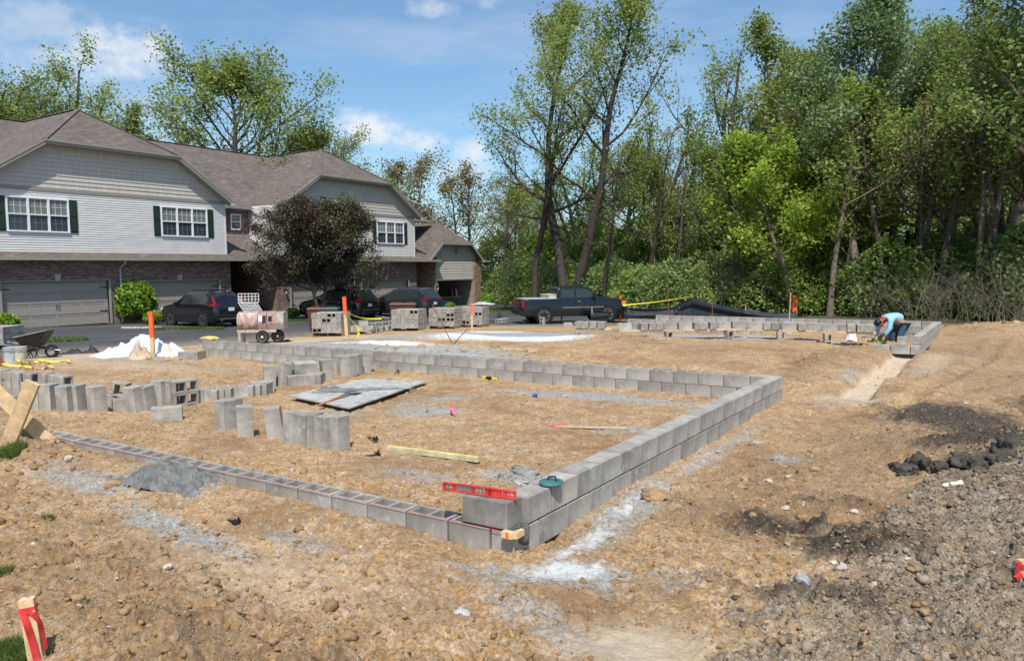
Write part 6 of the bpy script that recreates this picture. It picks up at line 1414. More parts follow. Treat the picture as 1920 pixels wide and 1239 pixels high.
def stdtree(seed, Ht, trunk_r, n1, crown_w, first=.35, maxd=3, spawn=(0, 6, 5), lean=(0, 0), twigleaf=14, clump=.22, ang=.75, forks=1, up=.10, gn=.12, lenf=.55, conic=.5, leafy=True):
    T = Tree(seed); r = T.r
    for fk in range(forks):
        d = np.array([lean[0]+(r.normal()*.16 if forks > 1 else 0)+(.22*(fk-(forks-1)/2) if forks > 1 else 0), lean[1]+(r.normal()*.1 if forks > 1 else 0), 1.0]); d = unit(d)
        q = np.array([.0+.12*fk, 0, 0.]); pts = [q]; rr = [trunk_r*1.25]; n = 12; hh = Ht*(1-.1*fk*r.random())
        for i in range(n):
            d = unit(d+r.normal(size=3)*np.array([.07, .07, .0])+np.array([0, 0, .05])); q = q+d*hh/n; pts.append(q); rr.append(trunk_r*(1-.86*((i+1)/n)**1.1)*(.8 if forks > 1 else 1))
        for i in range(n): T.big.append((pts[i], pts[i+1], rr[i], rr[i+1]))
        nb = max(4, n1//forks)
        for k in range(nb):
            f = first+(1-first)*(k+.3+.5*r.random())/nb; f = min(f, .985); x = f*n; i = min(int(x), n-1); base = pts[i]+(pts[i+1]-pts[i])*(x-i)
            g = (f-first)/(1-first); prof = (math.sin(pi*min(1, .18+.82*g)**.8)*.75+.25)*(1-conic*g); L = crown_w*prof*(.7+.6*r.random())
            az = k*2.4+r.random()*1.2; el = .15+.75*g+r.random()*.3
            dd = np.array([cos(az)*cos(el), sin(az)*cos(el), sin(el)]); T.branch(base, dd, max(.6, L), rr[i]*(.35+.2*r.random()), 1, maxd, 5, up, spawn, ang, lenf, gn, leafy, twigleaf=twigleaf, clump=clump)
    return T
def ground_at(u, depth, zoff=-.1):
    p = dp(u, 520, depth); z = gz(p.x, p.y) if depth < 45 else -.5; return (p.x, p.y, z+zoff)
GT = 'tall trees of the wood behind the site'
T = stdtree(131, 19.6, .40, 30, 6.4, .30, 3, (0, 8, 5), (.04, 0), 20, .34, .6, 2, .14, .14, .5, .45)
t1 = finish_tree('cottonwood_tree', T, 'tallest forked cottonwood with dark twin trunks and thin spring leaves, rising behind the pickup', 'tree', ground_at(1062, 47), YAW, LF_COTTON, .17, DBARK, GT)
T = stdtree(102, 13.5, .24, 14, 4.2, .35, 3, (0, 6, 6), (-.08, 0), 2, .15, .6, 1, .16, .16, .6, .4)
finish_tree('bare_tree', T, 'nearly bare slim tree reaching left of the tallest cottonwood', 'tree', ground_at(1000, 48), YAW, LF_OLIVE, .15, DBARK, GT)
T = stdtree(103, 15.6, .46, 15, 6.6, .42, 3, (0, 6, 5), (.05, 0), 14, .30, .65, 3, .14, .14, .5, .25)
t3 = finish_tree('cottonwood_tree', T, 'broad cottonwood with three spreading dark limbs right of the tallest one', 'tree', ground_at(1335, 50), YAW+1.0, LF_COTTON, .18, DBARK, GT)
T = stdtree(104, 16.5, .26, 20, 4.2, .25, 3, (0, 6, 5), (.02, 0), 13, .28, .6, 1, .2, .12, .5, .5)
t4 = finish_tree('poplar_tree', T, 'slender poplar with loose leaves rising beside the broad cottonwood', 'tree', ground_at(1500, 43), YAW+2, LF_COTTON, .18, BARK, GT)
T = stdtree(105, 16.2, .22, 26, 4.6, .38, 3, (0, 7, 6), (.03, 0), 16, .30, .6, 1, .18, .10, .5, .5)
t5 = finish_tree('silver_maple', T, 'silver maple with dense grey-green top and straight pale trunk right of centre', 'tree', ground_at(1612, 38.5), YAW+.5, LF_SILVER, .19, BARK, GT)
T = stdtree(106, 15.5, .20, 22, 3.9, .36, 3, (0, 6, 6), (.0, 0), 7, .26, .55, 2, .2, .14, .5, .3)
t6 = finish_tree('thin_leaved_tree', T, 'thin-leaved tree with a pale trunk forking low, at the right side of the wood', 'tree', ground_at(1823, 34.5), YAW+.2, LF_COTTON, .13, BARK, GT)
T = stdtree(107, 17.5, .35, 26, 5.2, .30, 3, (0, 7, 6), (-.06, 0), 24, .34, .6, 1, .1, .10, .5, .2)
t7 = finish_tree('dark_maple', T, 'dark dense maple leaning in at the top right corner', 'tree', ground_at(2010, 33), YAW+.3, LF_DARK, .20, BARK, GT)
T = stdtree(108, 9.3, .16, 22, 3.6, .28, 3, (0, 7, 5), (.0, 0), 17, .24, .7, 1, .08, .12, .5, .45)
t8 = finish_tree('young_maple', T, 'young bright yellow-green maple whose pale trunk carries an orange mark', 'tree', ground_at(1487, 39), YAW+.9, LF_MAPLE, .20, BARK, GT)
p = t8.location; P1('paint_mark', ORANGE, lambda b: b.box((-.09, -.12, .75), (.22, .13, .85), rot3(0, .03, -YAW-.9+YAW)), t8)
T = stdtree(109, 11.5, .17, 18, 3.4, .40, 3, (0, 6, 5), (.0, 0), 13, .26, .6, 1, .15, .12, .5, .4)
t9 = finish_tree('slim_tree', T, 'slim tree standing between the young maple and the silver maple', 'tree', ground_at(1557, 38.5), YAW+.4, LF_MID, .18, BARK, GT)
# behind the houses
T = stdtree(110, 17.2, .5, 24, 9.6, .40, 3, (0, 8, 6), (.0, 0), 17, .40, .62, 1, .12, .13, .52, .35)
t10 = finish_tree('cottonwood_tree', T, 'large spreading cottonwood above the middle of the townhouse roof', 'tree', ground_at(462, 60), YAW+.2, LF_COTTON, .24, DBARK, 'trees behind the townhouses')
T = stdtree(111, 13.5, .22, 12, 3.6, .45, 3, (0, 6, 6), (.0, 0), 0, .2, .6, 1, .15, .14, .6, .3, leafy=False)
finish_tree('bare_tree', T, 'bare leafless tree between the big cottonwood and the roof peak', 'tree', ground_at(655, 62), YAW+.4, LF_OLIVE, .1, DBARK, 'trees behind the townhouses')
for (u, dpt, sc, rz_, lab) in [(20, 62, 1.14, 1.1, 'leafy tree behind the left end of the townhouse roof'), (118, 60, 1.22, 2.6, 'rounded leafy tree behind the left roof peak'), (205, 64, 1.10, 4.0, 'lower leafy tree right of the left roof peak'), (270, 66, 1.06, 5.2, 'thin leafy tree between the left roof peak and the big cottonwood'), (-60, 58, 1.1, .4, 'tree at the far left behind the roof edge'), (600, 66, .95, 3.3, 'smaller leafy tree at the right shoulder of the big cottonwood')]:
    src = t3 if u in (118, 205, -60) else t4 if u == 270 else t10
    k = sc*(19.6/15.6 if src is t3 else 19.6/16.5 if src is t4 else 1)*(.78 if u != 600 else .78)
    copy_tree(src, ground_at(u, dpt), rz_, k, lab, 'trees behind the townhouses')
T = stdtree(112, 9.2, .2, 20, 4.2, .22, 3, (0, 7, 6), (.0, 0), 9, .26, .7, 2, .08, .15, .5, .3)
t13 = finish_tree('budding_tree', T, 'olive-brown budding tree just right of the second roof peak', 'tree', ground_at(800, 76), YAW+.5, LF_OLIVE, .16, DBARK, 'budding trees beyond the end unit')
copy_tree(t13, ground_at(880, 72), 2.2, 1.25, 'olive-brown budding tree nearest the end unit roof', 'budding trees beyond the end unit'); copy_tree(t13, ground_at(745, 74), 4.2, 1.42, 'tall thin budding tree seen over the second roof slope', 'budding trees beyond the end unit')
copy_tree(t13, ground_at(960, 74), 5.0, 1.15, 'low budding tree at the left end of the wood', 'budding trees beyond the end unit')
# filler trees of the wood
FILL = [(1000,78,.66,t3),(1010,66,.66,t4),(1110,60,.74,t3),(1160,58,.75,t10),(1210,53,.80,t3),(1262,58,.66,t4),(1300,64,.62,t10),(1390,56,.72,t4),(1430,58,.95,t3),(1470,50,.80,t5),(1530,52,.98,t3),(1570,47,.95,t7),(1650,50,1.02,t3),(1690,44,.98,t7),(1740,47,1.0,t5),(1770,40,.9,t4),(1790,52,1.05,t10),(1860,45,1.0,t7),(1900,39,.92,t3),(1950,44,1.0,t5),(1880,54,1.0,t3),(1640,43,.70,t9),(1720,39,.70,t9),(1590,42,.66,t8),(1370,47,.62,t9),(1230,49,.58,t9),(1090,51,.50,t9),(965,66,.60,t9),(1850,40,.66,t9),(1920,37,.7,t9)]
side_w = ['left', 'right']
fl = ['ivy-green', 'dusky', 'light green', 'grey-green', 'yellow-green', 'deep green', 'pale green', 'olive', 'muted green', 'fresh green']
for k, (u, dpt, sc, src) in enumerate(FILL):
    hs = {id(t3): 15.6, id(t4): 16.5, id(t10): 19.6, id(t5): 16.2, id(t7): 17.5, id(t9): 11.5, id(t8): 9.3}[id(src)]
    kk = sc*15.5/hs if src not in (t9, t8) else sc*15.5/hs
    copy_tree(src, ground_at(u, dpt), k*1.7, (kk*1.1, kk*1.1, kk), 'mid-wood tree, %s from the left among the trees filling the wood' % ['first','second','third','fourth','fifth','sixth','seventh','eighth','ninth','tenth','eleventh','twelfth','thirteenth','fourteenth','fifteenth','sixteenth','seventeenth','eighteenth','nineteenth','twentieth','twenty-first','twenty-second','twenty-third','twenty-fourth','twenty-fifth','twenty-sixth','twenty-seventh','twenty-eighth','twenty-ninth','thirtieth'][sorted(range(len(FILL)), key=lambda q: FILL[q][0]).index(k)], 'trees filling the wood')
# thin bare-stemmed trees standing in front of the leaf mass
thin = [o for o in bpy.data.objects if o.name.startswith('bare_tree')][0]
for k, (u, d_, sc) in enumerate([(1130,44,.72),(1275,42,.66),(1395,41,.70),(1450,42,.8),(1590,39,.62),(1655,38,.85),(1715,37,.74),(1770,36,.9),(1880,34,.8),(1920,35,.9),(1215,46,.8),(950,60,.85)]):
    copy_tree(thin, ground_at(u, d_), k*1.9+.4, (sc*.8, sc*.8, sc), 'thin twiggy sapling, %s of twelve from the left along the wood edge' % ['third','fifth','sixth','seventh','eighth','ninth','tenth','eleventh','twelfth of the row, last but','last','fourth','first'][k] if k not in (8, 9, 10, 0, 11) else {8:'twiggy sapling right of the forked pale trunk',9:'twiggy sapling at the right edge of the picture',10:'twiggy sapling above the stretched yellow tape',0:'twiggy sapling just behind the pickup bonnet',11:'twiggy sapling at the left end of the wood'}[k], 'thin saplings of the wood edge')
# shrubs
def shrub(seed, w, h, n, leafm, ls, stems=9, flower=None, name='shrub', label='', loc=(0,0,0), rz=0, group=None, hollow=.2):
    T = Tree(seed); r = T.r
    for k in range(stems):
        az = r.random()*6.28; d = np.array([cos(az)*.55, sin(az)*.55, 1.]); T.branch((r.normal()*.15, r.normal()*.15, 0), d, h*.9, .035, 0, 2, 5, .0, (4, 3), .6, .5, .16, False)
    T.small += T.big; T.big = T.small[:6]
    m = n; th = r.random(m)*2*pi; cz = r.random(m)**.8; rad = np.sqrt(np.clip(1-(cz*1.02)**2.2, 0, 1))*(hollow+(1-hollow)*r.random(m)**.35)
    lob = .62+.65*fbm(np.cos(th)*1.8+seed, np.sin(th)*1.8+cz*2.4, seed, 3)
    C = np.stack([np.cos(th)*rad*w*lob, np.sin(th)*rad*w*lob, .08*h+cz*h*(.72+.5*fbm(np.cos(th)*2+3, np.sin(th)*2+seed, seed+9, 3))], 1)
    g = fbm(C[:, 0]*2.2+seed, C[:, 2]*2.2+C[:, 1]*1.3, seed+3, 3); C = C[g > .40]; T.pts.append(C+r.normal(size=C.shape)*.05)
    return finish_tree(name, T, label, 'shrub', loc, rz, leafm, ls, TWIG, group, flower=flower, crown_name='foliage', trunk_name='stems')
GH = 'shrubs of the hedge along the wood edge'
sA = shrub(201, 2.4, 2.7, 9000, LF_HONEY, .13, flower=(LF_FLOWER, .05), name='honeysuckle_bush', label='flowering honeysuckle bush at the left end of the hedge', loc=ground_at(985, 60, -.2), group=GH)
sB = shrub(202, 2.2, 3.3, 9000, LF_HONEY, .13, flower=(LF_FLOWER, .10), name='honeysuckle_bush', label='tall whitish flowering honeysuckle above the black fence', loc=ground_at(1310, 42.5, -.2), group=GH)
sC = shrub(203, 2.3, 2.6, 8000, LF_MID, .15, name='leafy_bush', label='mid-green leafy bush behind the pickup cab', loc=ground_at(1100, 49, -.2), group=GH)
sD = shrub(204, 2.6, 3.6, 8000, LF_DARK, .18, name='leafy_bush', label='dark green understory bush right of the silver maple trunk', loc=ground_at(1660, 38, -.2), group=GH)
sE = shrub(205, 3.6, 5.2, 17000, LF_MID, .18, stems=12, name='tall_bush', label='tall leafy bush deep in the wood behind the pickup bonnet', loc=ground_at(1175, 56, -.2), group=GH)
BU = [(1000,56,1.25,sA,'paler'),(1020,54,1.2,sC,'rounded'),(1150,47,1.15,sA,'spreading'),(1205,44,1.1,sC,'low'),(1255,42,1.1,sA,'tall'),(1060,51,1.15,sA,'flower-flecked'),(1365,44,.9,sB,'flowering'),(1030,66,1.1,sE,'rear'),(1120,60,1.1,sE,'taller rear'),(1235,52,1.0,sE,'dark rear'),(1420,44,1.0,sD,'shadowed'),(1455,41,1.2,sC,'mid-green'),(1525,42,1.0,sD,'dense'),(1585,40,1.05,sC,'ragged'),(1630,42,1.1,sD,'deep green'),(1715,37,.85,sC,'small'),(1760,38,1.1,sD,'gloomy'),(1800,39,1.2,sC,'thin'),(1860,36,1.0,sD,'edge'),(1905,34,.95,sC,'near'),(1945,34,1.1,sD,'rightmost'),(1340,49,.9,sE,'high'),(1500,46,.9,sE,'towering'),(1700,45,.8,sE,'massive'),(1850,43,.9,sE,'broad'),(960,72,1.15,sC,'far left'),(935,78,1.15,sE,'far leftmost'),(1000,74,1.05,sE,'left rear'),(1075,68,1.2,sE,'big far')]
for k, (u, d_, sc, src, w_) in enumerate(BU):
    copy_tree(src, ground_at(u, d_, -.2), k*2.1, sc, '%s green bush of the hedge, %s' % (w_, 'behind the driveway end' if u < 970 else 'behind the pickup' if u < 1180 else 'behind the black fence' if u < 1480 else 'under the maples' if u < 1760 else 'at the right end of the wood'), GH)
def brush(seed, w, h, n, loc, label, rz=0):
    T = Tree(seed); r = T.r
    for k in range(n):
        az = r.random()*6.28; sp = r.random()*.9; d = np.array([cos(az)*sp, sin(az)*sp, 1.]); T.branch((r.normal()*w*.3, r.normal()*w*.2, 0), d, h*(.6+.6*r.random()), .022, 1, 3, 6, -.01, (0, 4, 3), .7, .5, .2, False)
    return finish_tree('brushwood', T, label, 'bare shrub', loc, rz, LF_OLIVE, .1, TWIG, 'bare shrubs at the wood edge', trunk_name='stems')
bA = brush(301, 2.2, 3.0, 22, ground_at(1372, 41, -.1), 'tangle of bare grey-brown stems behind the high end of the black fence')
for k, (u, d_, sc, lab) in enumerate([(1425,41,.9,'bare stems left of the young maple trunk'),(1740,34,.85,'bare twiggy brush left of the forked pale trunk'),(1790,33.5,.7,'low bare brush at the foot of the forked trunk'),(1870,32,.85,'bare arching brush right of the forked trunk'),(1915,31,.8,'bare brush at the right edge'),(1690,36,.8,'bare brush behind the bending worker'),(1640,37,.7,'thin bare brush left of the bending worker')]):
    copy_tree(bA, ground_at(u, d_, -.1), 1.3*k+.5, sc, lab, 'bare shrubs at the wood edge')
# far wood that reads as one mass
def farwood():
    r = np.random.default_rng(55); n = 50000; u = 990+1160*r.random(n)**.9; d = r.uniform(70, 80, n)
    a = (u-960)/F_PX; x = CAM[0]+d*(_f[0]+a*_r[0]); y = CAM[1]+d*(_f[1]+a*_r[1])
    top = 3.0+4.5*fbm(u*.012, u*0, 9, 4)+4.5*sstep(1050, 1600, u); z = -1+(top+1)*r.random(n)**.8
    V, Fq = leafcards(np.stack([x, y, z], 1), .42, r); link('distant_woods', fast_mesh('distant_woods', V, Fq, LF_MID, r.random(n)), kind='stuff')
farwood()
# purple-leaved crab apple before the entry
T = stdtree(124, 6.0, .14, 38, 3.4, .22, 3, (0, 9, 8), (.0, 0), 34, .18, .75, 2, .05, .14, .5, .30)
p = dp(600, 500, 42); finish_tree('crabapple_tree', T, 'round purple-brown leaved crabapple tree in front of the second unit entry', 'tree', (p.x, p.y, hz(p.y)-.05), 1.0, LF_PURPLE, .10, DBARK)
# clipped shrubs by the houses
def boxwood(u, v, rad, hgt, label, seed, dense=7000, z=None, sq=1.0, leaf=.05):
    p = gp(u, v); z0 = gz(p.x, p.y); t = thing('boxwood_shrub', label, 'shrub', (p.x, p.y, z0), 0, 'clipped green shrubs by the townhouses'); r = np.random.default_rng(seed)
    n = dense; th = np.arccos(1-1.65*r.random(n)); ph = r.random(n)*2*pi; k = 1+.24*(fbm(np.cos(ph)*3*np.sin(th)+seed, np.sin(ph)*3*np.sin(th)+np.cos(th)*2, seed, 3)-.5)*2; k = k*(.86+.20*r.random(n)**1.5)
    C = np.stack([np.sin(th)*np.cos(ph)*rad*k, np.sin(th)*np.sin(ph)*rad*k, hgt*.52+np.cos(th)*hgt*.5*k], 1)
    V, Fq = leafcards(C, leaf*2, r); link('foliage', fast_mesh('foliage', V, Fq, LF_BOX, np.clip(.5+(k-1)*3+r.normal(size=n)*.2, 0, 1)), t)
    o = lump('inner_foliage', (0, 0, hgt*.50), (rad*.78, rad*.78, hgt*.42), seed, LF_DARK, n=3, rough=.06); o.parent = t
boxwood(252, 606, 1.02, 2.15, 'big rounded bright green shrub between the first two garage doors', 1, 11000, leaf=.06); boxwood(290, 608, .50, .62, 'small clipped shrub at the foot of the big rounded one', 2, 3500)
boxwood(8, 622, .55, .75, 'clipped shrub at the left edge before the first garage door', 3, 3500); boxwood(549, 596, .40, .55, 'dark clipped shrub under the crabapple tree', 4, 2500); boxwood(516, 592, .3, .38, 'small dark shrub by the entry step', 14, 1600)
boxwood(684, 590, .66, 1.4, 'bright green shrub between the third and fourth garage doors', 5, 6000, leaf=.055); boxwood(713, 590, .42, .72, 'small bright round shrub between the two rear black cars', 6, 3000); boxwood(845, 580, .32, .5, 'tiny round shrub behind the charcoal car', 7, 2000)
boxwood(916, 573, .9, 1.0, 'round shrub right of the stone pillar', 8, 4500); boxwood(940, 566, 1.0, 1.2, 'rounder shrub further right of the stone pillar', 9, 4500); boxwood(908, 577, .5, .6, 'low clipped shrub at the foot of the stone pillar', 10, 2500)
# planting beds with pale edging
for k, (u0, v0, u1, v1, lab) in enumerate([(230,616,300,616,'pale edging stones before the big rounded shrub'),(690,592,728,598,'pale edging strip before the small round shrub')]):
    a = gp(u0, v0); c = gp(u1, v1); r_ = random.Random(k); b = MB()
    for i in range(16):
        q = a.lerp(c, i/15); b.box((q.x+r_.uniform(-.05, .05), q.y, gz(q.x, q.y)+.05), (.14, .10, .09), rot3(0, 0, r_.random()))
    o = b.build('edging_stones', STONE); o['kind'] = 'stuff'
def grass_patch(name, cx, cy, rx, ry, n, hgt, rz=0, seed=0, wid=.010, m=None, zf=None):
    r = np.random.default_rng(seed); a = r.random(n)*2*pi; q = np.sqrt(r.random(n)); X = np.cos(a)*q*rx; Y = np.sin(a)*q*ry
    x = cx+X*cos(rz)-Y*sin(rz); y = cy+X*sin(rz)+Y*cos(rz); z = (Hb(x, y) if zf is None else np.full(n, zf))-.01
    h = hgt*(.4+.9*r.random(n)); az = r.random(n)*2*pi; ln = h*(.2+.5*r.random(n)); dx = np.cos(az); dy = np.sin(az); w = wid*(.6+.8*r.random(n))
    P0 = np.stack([x-dy*w, y+dx*w, z], 1); P1_ = np.stack([x+dy*w, y-dx*w, z], 1); P2 = np.stack([x+dx*ln*.4+dy*w*.7, y+dy*ln*.4-dx*w*.7, z+h*.6], 1); P3 = np.stack([x+dx*ln, y+dy*ln, z+h], 1)
    V = np.stack([P0, P1_, P2, P3], 1).reshape(-1, 3); o = link(name, fast_mesh(name, V, np.arange(n*4).reshape(-1, 4), m or LF_GRASS, r.random(n)), kind='stuff'); return o
def gpatch(u, v, rx, ry, n, h, name='grass', seed=0, rz=YAW, wid=.010, m=None):
    p = gp(u, v); return grass_patch(name, p.x, p.y, rx, ry, n, h, rz, seed, wid, m)
gpatch(20, 1235, .13, .10, 1500, .07, seed=1, wid=.0022); gpatch(10, 1180+50, .10, .10, 900, .08, seed=2, wid=.0022); gpatch(165, 1135, .06, .05, 160, .045, seed=3, wid=.002); gpatch(5, 1080, .05, .06, 260, .07, seed=4, wid=.002); gpatch(20, 850, .14, .12, 900, .09, seed=5, wid=.004); gpatch(85, 975, .07, .07, 120, .06, seed=6, wid=.003)
gpatch(1425, 1170, .05, .03, 110, .03, seed=7, wid=.002); gpatch(1515, 1158, .05, .03, 130, .03, seed=8, wid=.002); gpatch(970, 1200, .05, .04, 70, .05, seed=9, wid=.002)
gpatch(1640, 1018, .09, .07, 900, .07, 'dry_grass', seed=10, wid=.0022, m=LF_BROWN); gpatch(570, 1236, .06, .04, 500, .03, 'dry_grass', seed=11, wid=.002, m=LF_BROWN)
zd = lambda y: hz(y)+.02
for (u, v, rx, ry, n) in [(350,618,1.7,.45,5000),(550,603,1.5,.4,3500),(40,640,2.4,.9,5000),(940,582,3.2,3.0,9000),(985,585,2.5,1.6,5000)]:
    p = gp(u, v); grass_patch('lawn_grass', p.x, p.y, rx, ry, n, .10, YAW, int(u), .018, zf=None if u > 900 else zd(p.y))
p = gp(1240, 586, -.42); grass_patch('lawn_grass', p.x-.5, p.y, 3.6, 1.4, 9000, .16, YAW*.6, 77, .016)

# ================================================================== THE WORKER
def skin_mesh(name, joints, edges, m, parent, sub=2, root=0):
    me = bpy.data.meshes.new(name); me.from_pydata([j[0] for j in joints], edges, []); o = link(name, me, parent)
    me.materials.append(m); md = o.modifiers.new('skin', 'SKIN'); md.use_smooth_shade = True
    for i, j in enumerate(joints):
        r_ = j[1]; me.skin_vertices[0].data[i].radius = r_ if hasattr(r_, '__len__') else (r_, r_); me.skin_vertices[0].data[i].use_root = (i == root)
    s_ = o.modifiers.new('smooth', 'SUBSURF'); s_.levels = sub; s_.render_levels = sub
    return o
def worker():
    p = dp(1688, 640, 20.6); z = gz(p.x, p.y)
    t = thing('person', 'worker in light blue shirt, jeans, red scarf and dark cap bending down at the wall', 'person', (p.x, p.y, -.36), math.atan2(-_s, -_c)+.12)
    J = [((0, 0, .88), (.13, .15)), ((.16, 0, 1.0), (.12, .14)), ((.36, 0, 1.03), (.13, .17)), ((.49, 0, .97), .065), ((.60, 0, .88), .085), ((.68, 0, .80), .08),
         ((.42, .19, .96), .06), ((.48, .22, .70), .042), ((.58, .15, .47), .032), ((.42, -.19, .96), .06), ((.50, -.22, .70), .042), ((.60, -.14, .46), .032),
         ((-.01, .10, .80), .09), ((.10, .13, .46), .062), ((-.02, .14, .10), .045), ((.12, .15, .045), .04), ((-.01, -.10, .80), .09), ((.16, -.13, .47), .062), ((.05, -.14, .10), .045), ((.19, -.15, .045), .04)]
    E_ = [(0,1),(1,2),(2,3),(3,4),(4,5),(2,6),(6,7),(7,8),(2,9),(9,10),(10,11),(0,12),(12,13),(13,14),(14,15),(0,16),(16,17),(17,18),(18,19)]
    skin_mesh('body', J, E_, SKIN, t)
    SJ = [((-.03, 0, .90), (.155, .18)), ((.14, 0, 1.02), (.15, .17)), ((.34, 0, 1.06), (.15, .19)), ((.46, 0, 1.0), .09), ((.41, .20, .97), .082), ((.47, .235, .72), .062), ((.56, .17, .54), .052), ((.41, -.20, .97), .082), ((.49, -.235, .72), .062), ((.58, -.16, .53), .052)]
    skin_mesh('shirt', SJ, [(0,1),(1,2),(2,3),(2,4),(4,5),(5,6),(2,7),(7,8),(8,9)], BLUEC, t)
    PJ = [((-.02, 0, .86), (.15, .17)), ((-.01, .10, .76), .105), ((.10, .13, .46), .085), ((-.02, .14, .14), .075), ((-.01, -.10, .76), .105), ((.16, -.13, .47), .085), ((.05, -.14, .14), .075)]
    skin_mesh('jeans', PJ, [(0,1),(1,2),(2,3),(0,4),(4,5),(5,6)], DENIM, t)
    for s, q in ((1, (.0, .145)), (-1, (.07, -.145))): skin_mesh('boot', [((q[0]-.04, q[1], .07), .055), ((q[0]+.06, q[1], .045), .05), ((q[0]+.16, q[1], .035), .04)], [(0,1),(1,2)], BLACKR, t)
    GL = mat('green_glove', (.30, .42, .10), .8, var=.3)
    for s, w in ((1, Vector((.58, .15, .45))), (-1, Vector((.60, -.14, .44)))):
        g = skin_mesh('glove', [((w.x, w.y, w.z+.06), .038), (tuple(w), .04), ((w.x+.03, w.y-.01*s, w.z-.07), .038)], [(0,1),(1,2)], GL, t, 1)
        for k in range(4): skin_mesh('finger', [((w.x+.015+k*.016, w.y-.005*s, w.z-.08), .011), ((w.x+.028+k*.018, w.y-.02*s, w.z-.13+abs(k-1.5)*.008), .010), ((w.x+.015+k*.017, w.y-.045*s, w.z-.155+abs(k-1.5)*.01), .009)], [(0,1),(1,2)], GL, g, 1)
        skin_mesh('thumb', [((w.x-.01, w.y-.02*s, w.z-.03), .013), ((w.x-.03, w.y-.045*s, w.z-.07), .011), ((w.x-.02, w.y-.06*s, w.z-.10), .010)], [(0,1),(1,2)], GL, g, 1)
    sc = lump('scarf', (.51, 0, .955), (.085, .105, .095), 61, REDP, n=3, rough=.35); sc.parent = t
    fl_ = lump('scarf_tail', (.57, .03, .83), (.045, .06, .07), 62, REDP, n=2, rough=.4); fl_.parent = t
    cp = lump('cap', (.655, 0, .88), (.098, .105, .098), 63, BLACKP, n=3, rough=.08); cp.parent = t
    P1('cap_brim', BLACKP, lambda b: b.box((.745, 0, .835), (.06, .13, .015), rot3(0, .9, 0)), t)
    P1('nose', SKIN, lambda b: b.box((.70, 0, .775), (.03, .025, .04), rot3(0, .8, 0)), t)
    P1('ear', SKIN, lambda b: [b.box((.64, s*.083, .84), (.035, .015, .05)) for s in (1,)], t)
worker()
# ================================================================== LOOSE STONE AND SOIL
ICO = None
def ico(k=1):
    bm = bmesh.new(); bmesh.ops.create_icosphere(bm, subdivisions=k, radius=1); v = np.array([q.co[:] for q in bm.verts]); f = np.array([[q.index for q in g.verts] for g in bm.faces]); bm.free(); return v, f
IV1, IF1 = ico(); IV2, IF2 = ico(2)
def on_wall(x, y):
    return ((x > -.23) & (x < .03) & (y > -.03) & (y < 7.45)) | ((y > -.03) & (y < .23) & (x < .02) & (x > -6.8)) | ((y > 7.18) & (y < 7.44) & (x < .02) & (x > -13.9)) | ((x > .87) & (x < 1.13) & (y > 15.1)) | ((y > 20.8) & (y < 21.06) & (x < 1.2))
def stones(name, n, m, smin, smax, rmin, rmax, seed, flt=None, flat=.6, px=1.3, region=None, tint=None, hi=False):
    IV, IF = (IV2, IF2) if hi else (IV1, IF1); K = len(IV)
    r = np.random.default_rng(seed)
    if region is None:
        a = pi/2+YAW+R(38)*(2*r.random(n)-1); q = rmin*(rmax/rmin)**(r.random(n)**.9); x = CAM[0]+q*np.cos(a); y = CAM[1]+q*np.sin(a)
    else:
        cx, cy, rx, ry = region; x = cx+rx*r.normal(size=n); y = cy+ry*r.normal(size=n); q = np.hypot(x-CAM[0], y-CAM[1])
    ex = np.interp(y, EY, EX); k = (~on_wall(x, y)) & (x > ex+.6) & (q > 2.6) & (y < 26)
    if flt is not None: k &= flt(x, y, r)
    x, y, q = x[k], y[k], q[k]; n = len(x)
    s = smin*(smax/smin)**(r.random(n)**4.5); s = np.maximum(s, px*q/770.*.5*(.8+.5*r.random(n)))
    s = np.minimum(s, smax)
    D = r.normal(size=(n, K, 3))*(.06 if hi else .15); V = IV[None]*((.62+.66*r.random((n, K, 1))) if hi else (.52+.90*r.random((n, K, 1))))+D; sc = np.stack([1+.35*r.random(n), .75+.3*r.random(n), flat*(.7+.6*r.random(n))], 1)
    V = V*sc[:, None, :]; th = r.random(n)*2*pi; c, s_ = np.cos(th)[:, None], np.sin(th)[:, None]; X = V[..., 0]*c-V[..., 1]*s_; Y = V[..., 0]*s_+V[..., 1]*c
    z = relief(x, y, Hb(x, y))[0]; V = np.stack([X*s[:, None]+x[:, None], Y*s[:, None]+y[:, None], V[..., 2]*s[:, None]+(z-s*.12)[:, None]], -1).reshape(-1, 3)
    Fq = (IF[None]+np.arange(n)[:, None, None]*K).reshape(-1, 3)
    me = fast_mesh(name, V, Fq, m, np.repeat(r.random(n), len(IF)), k=3); return link(name, me, kind='stuff')
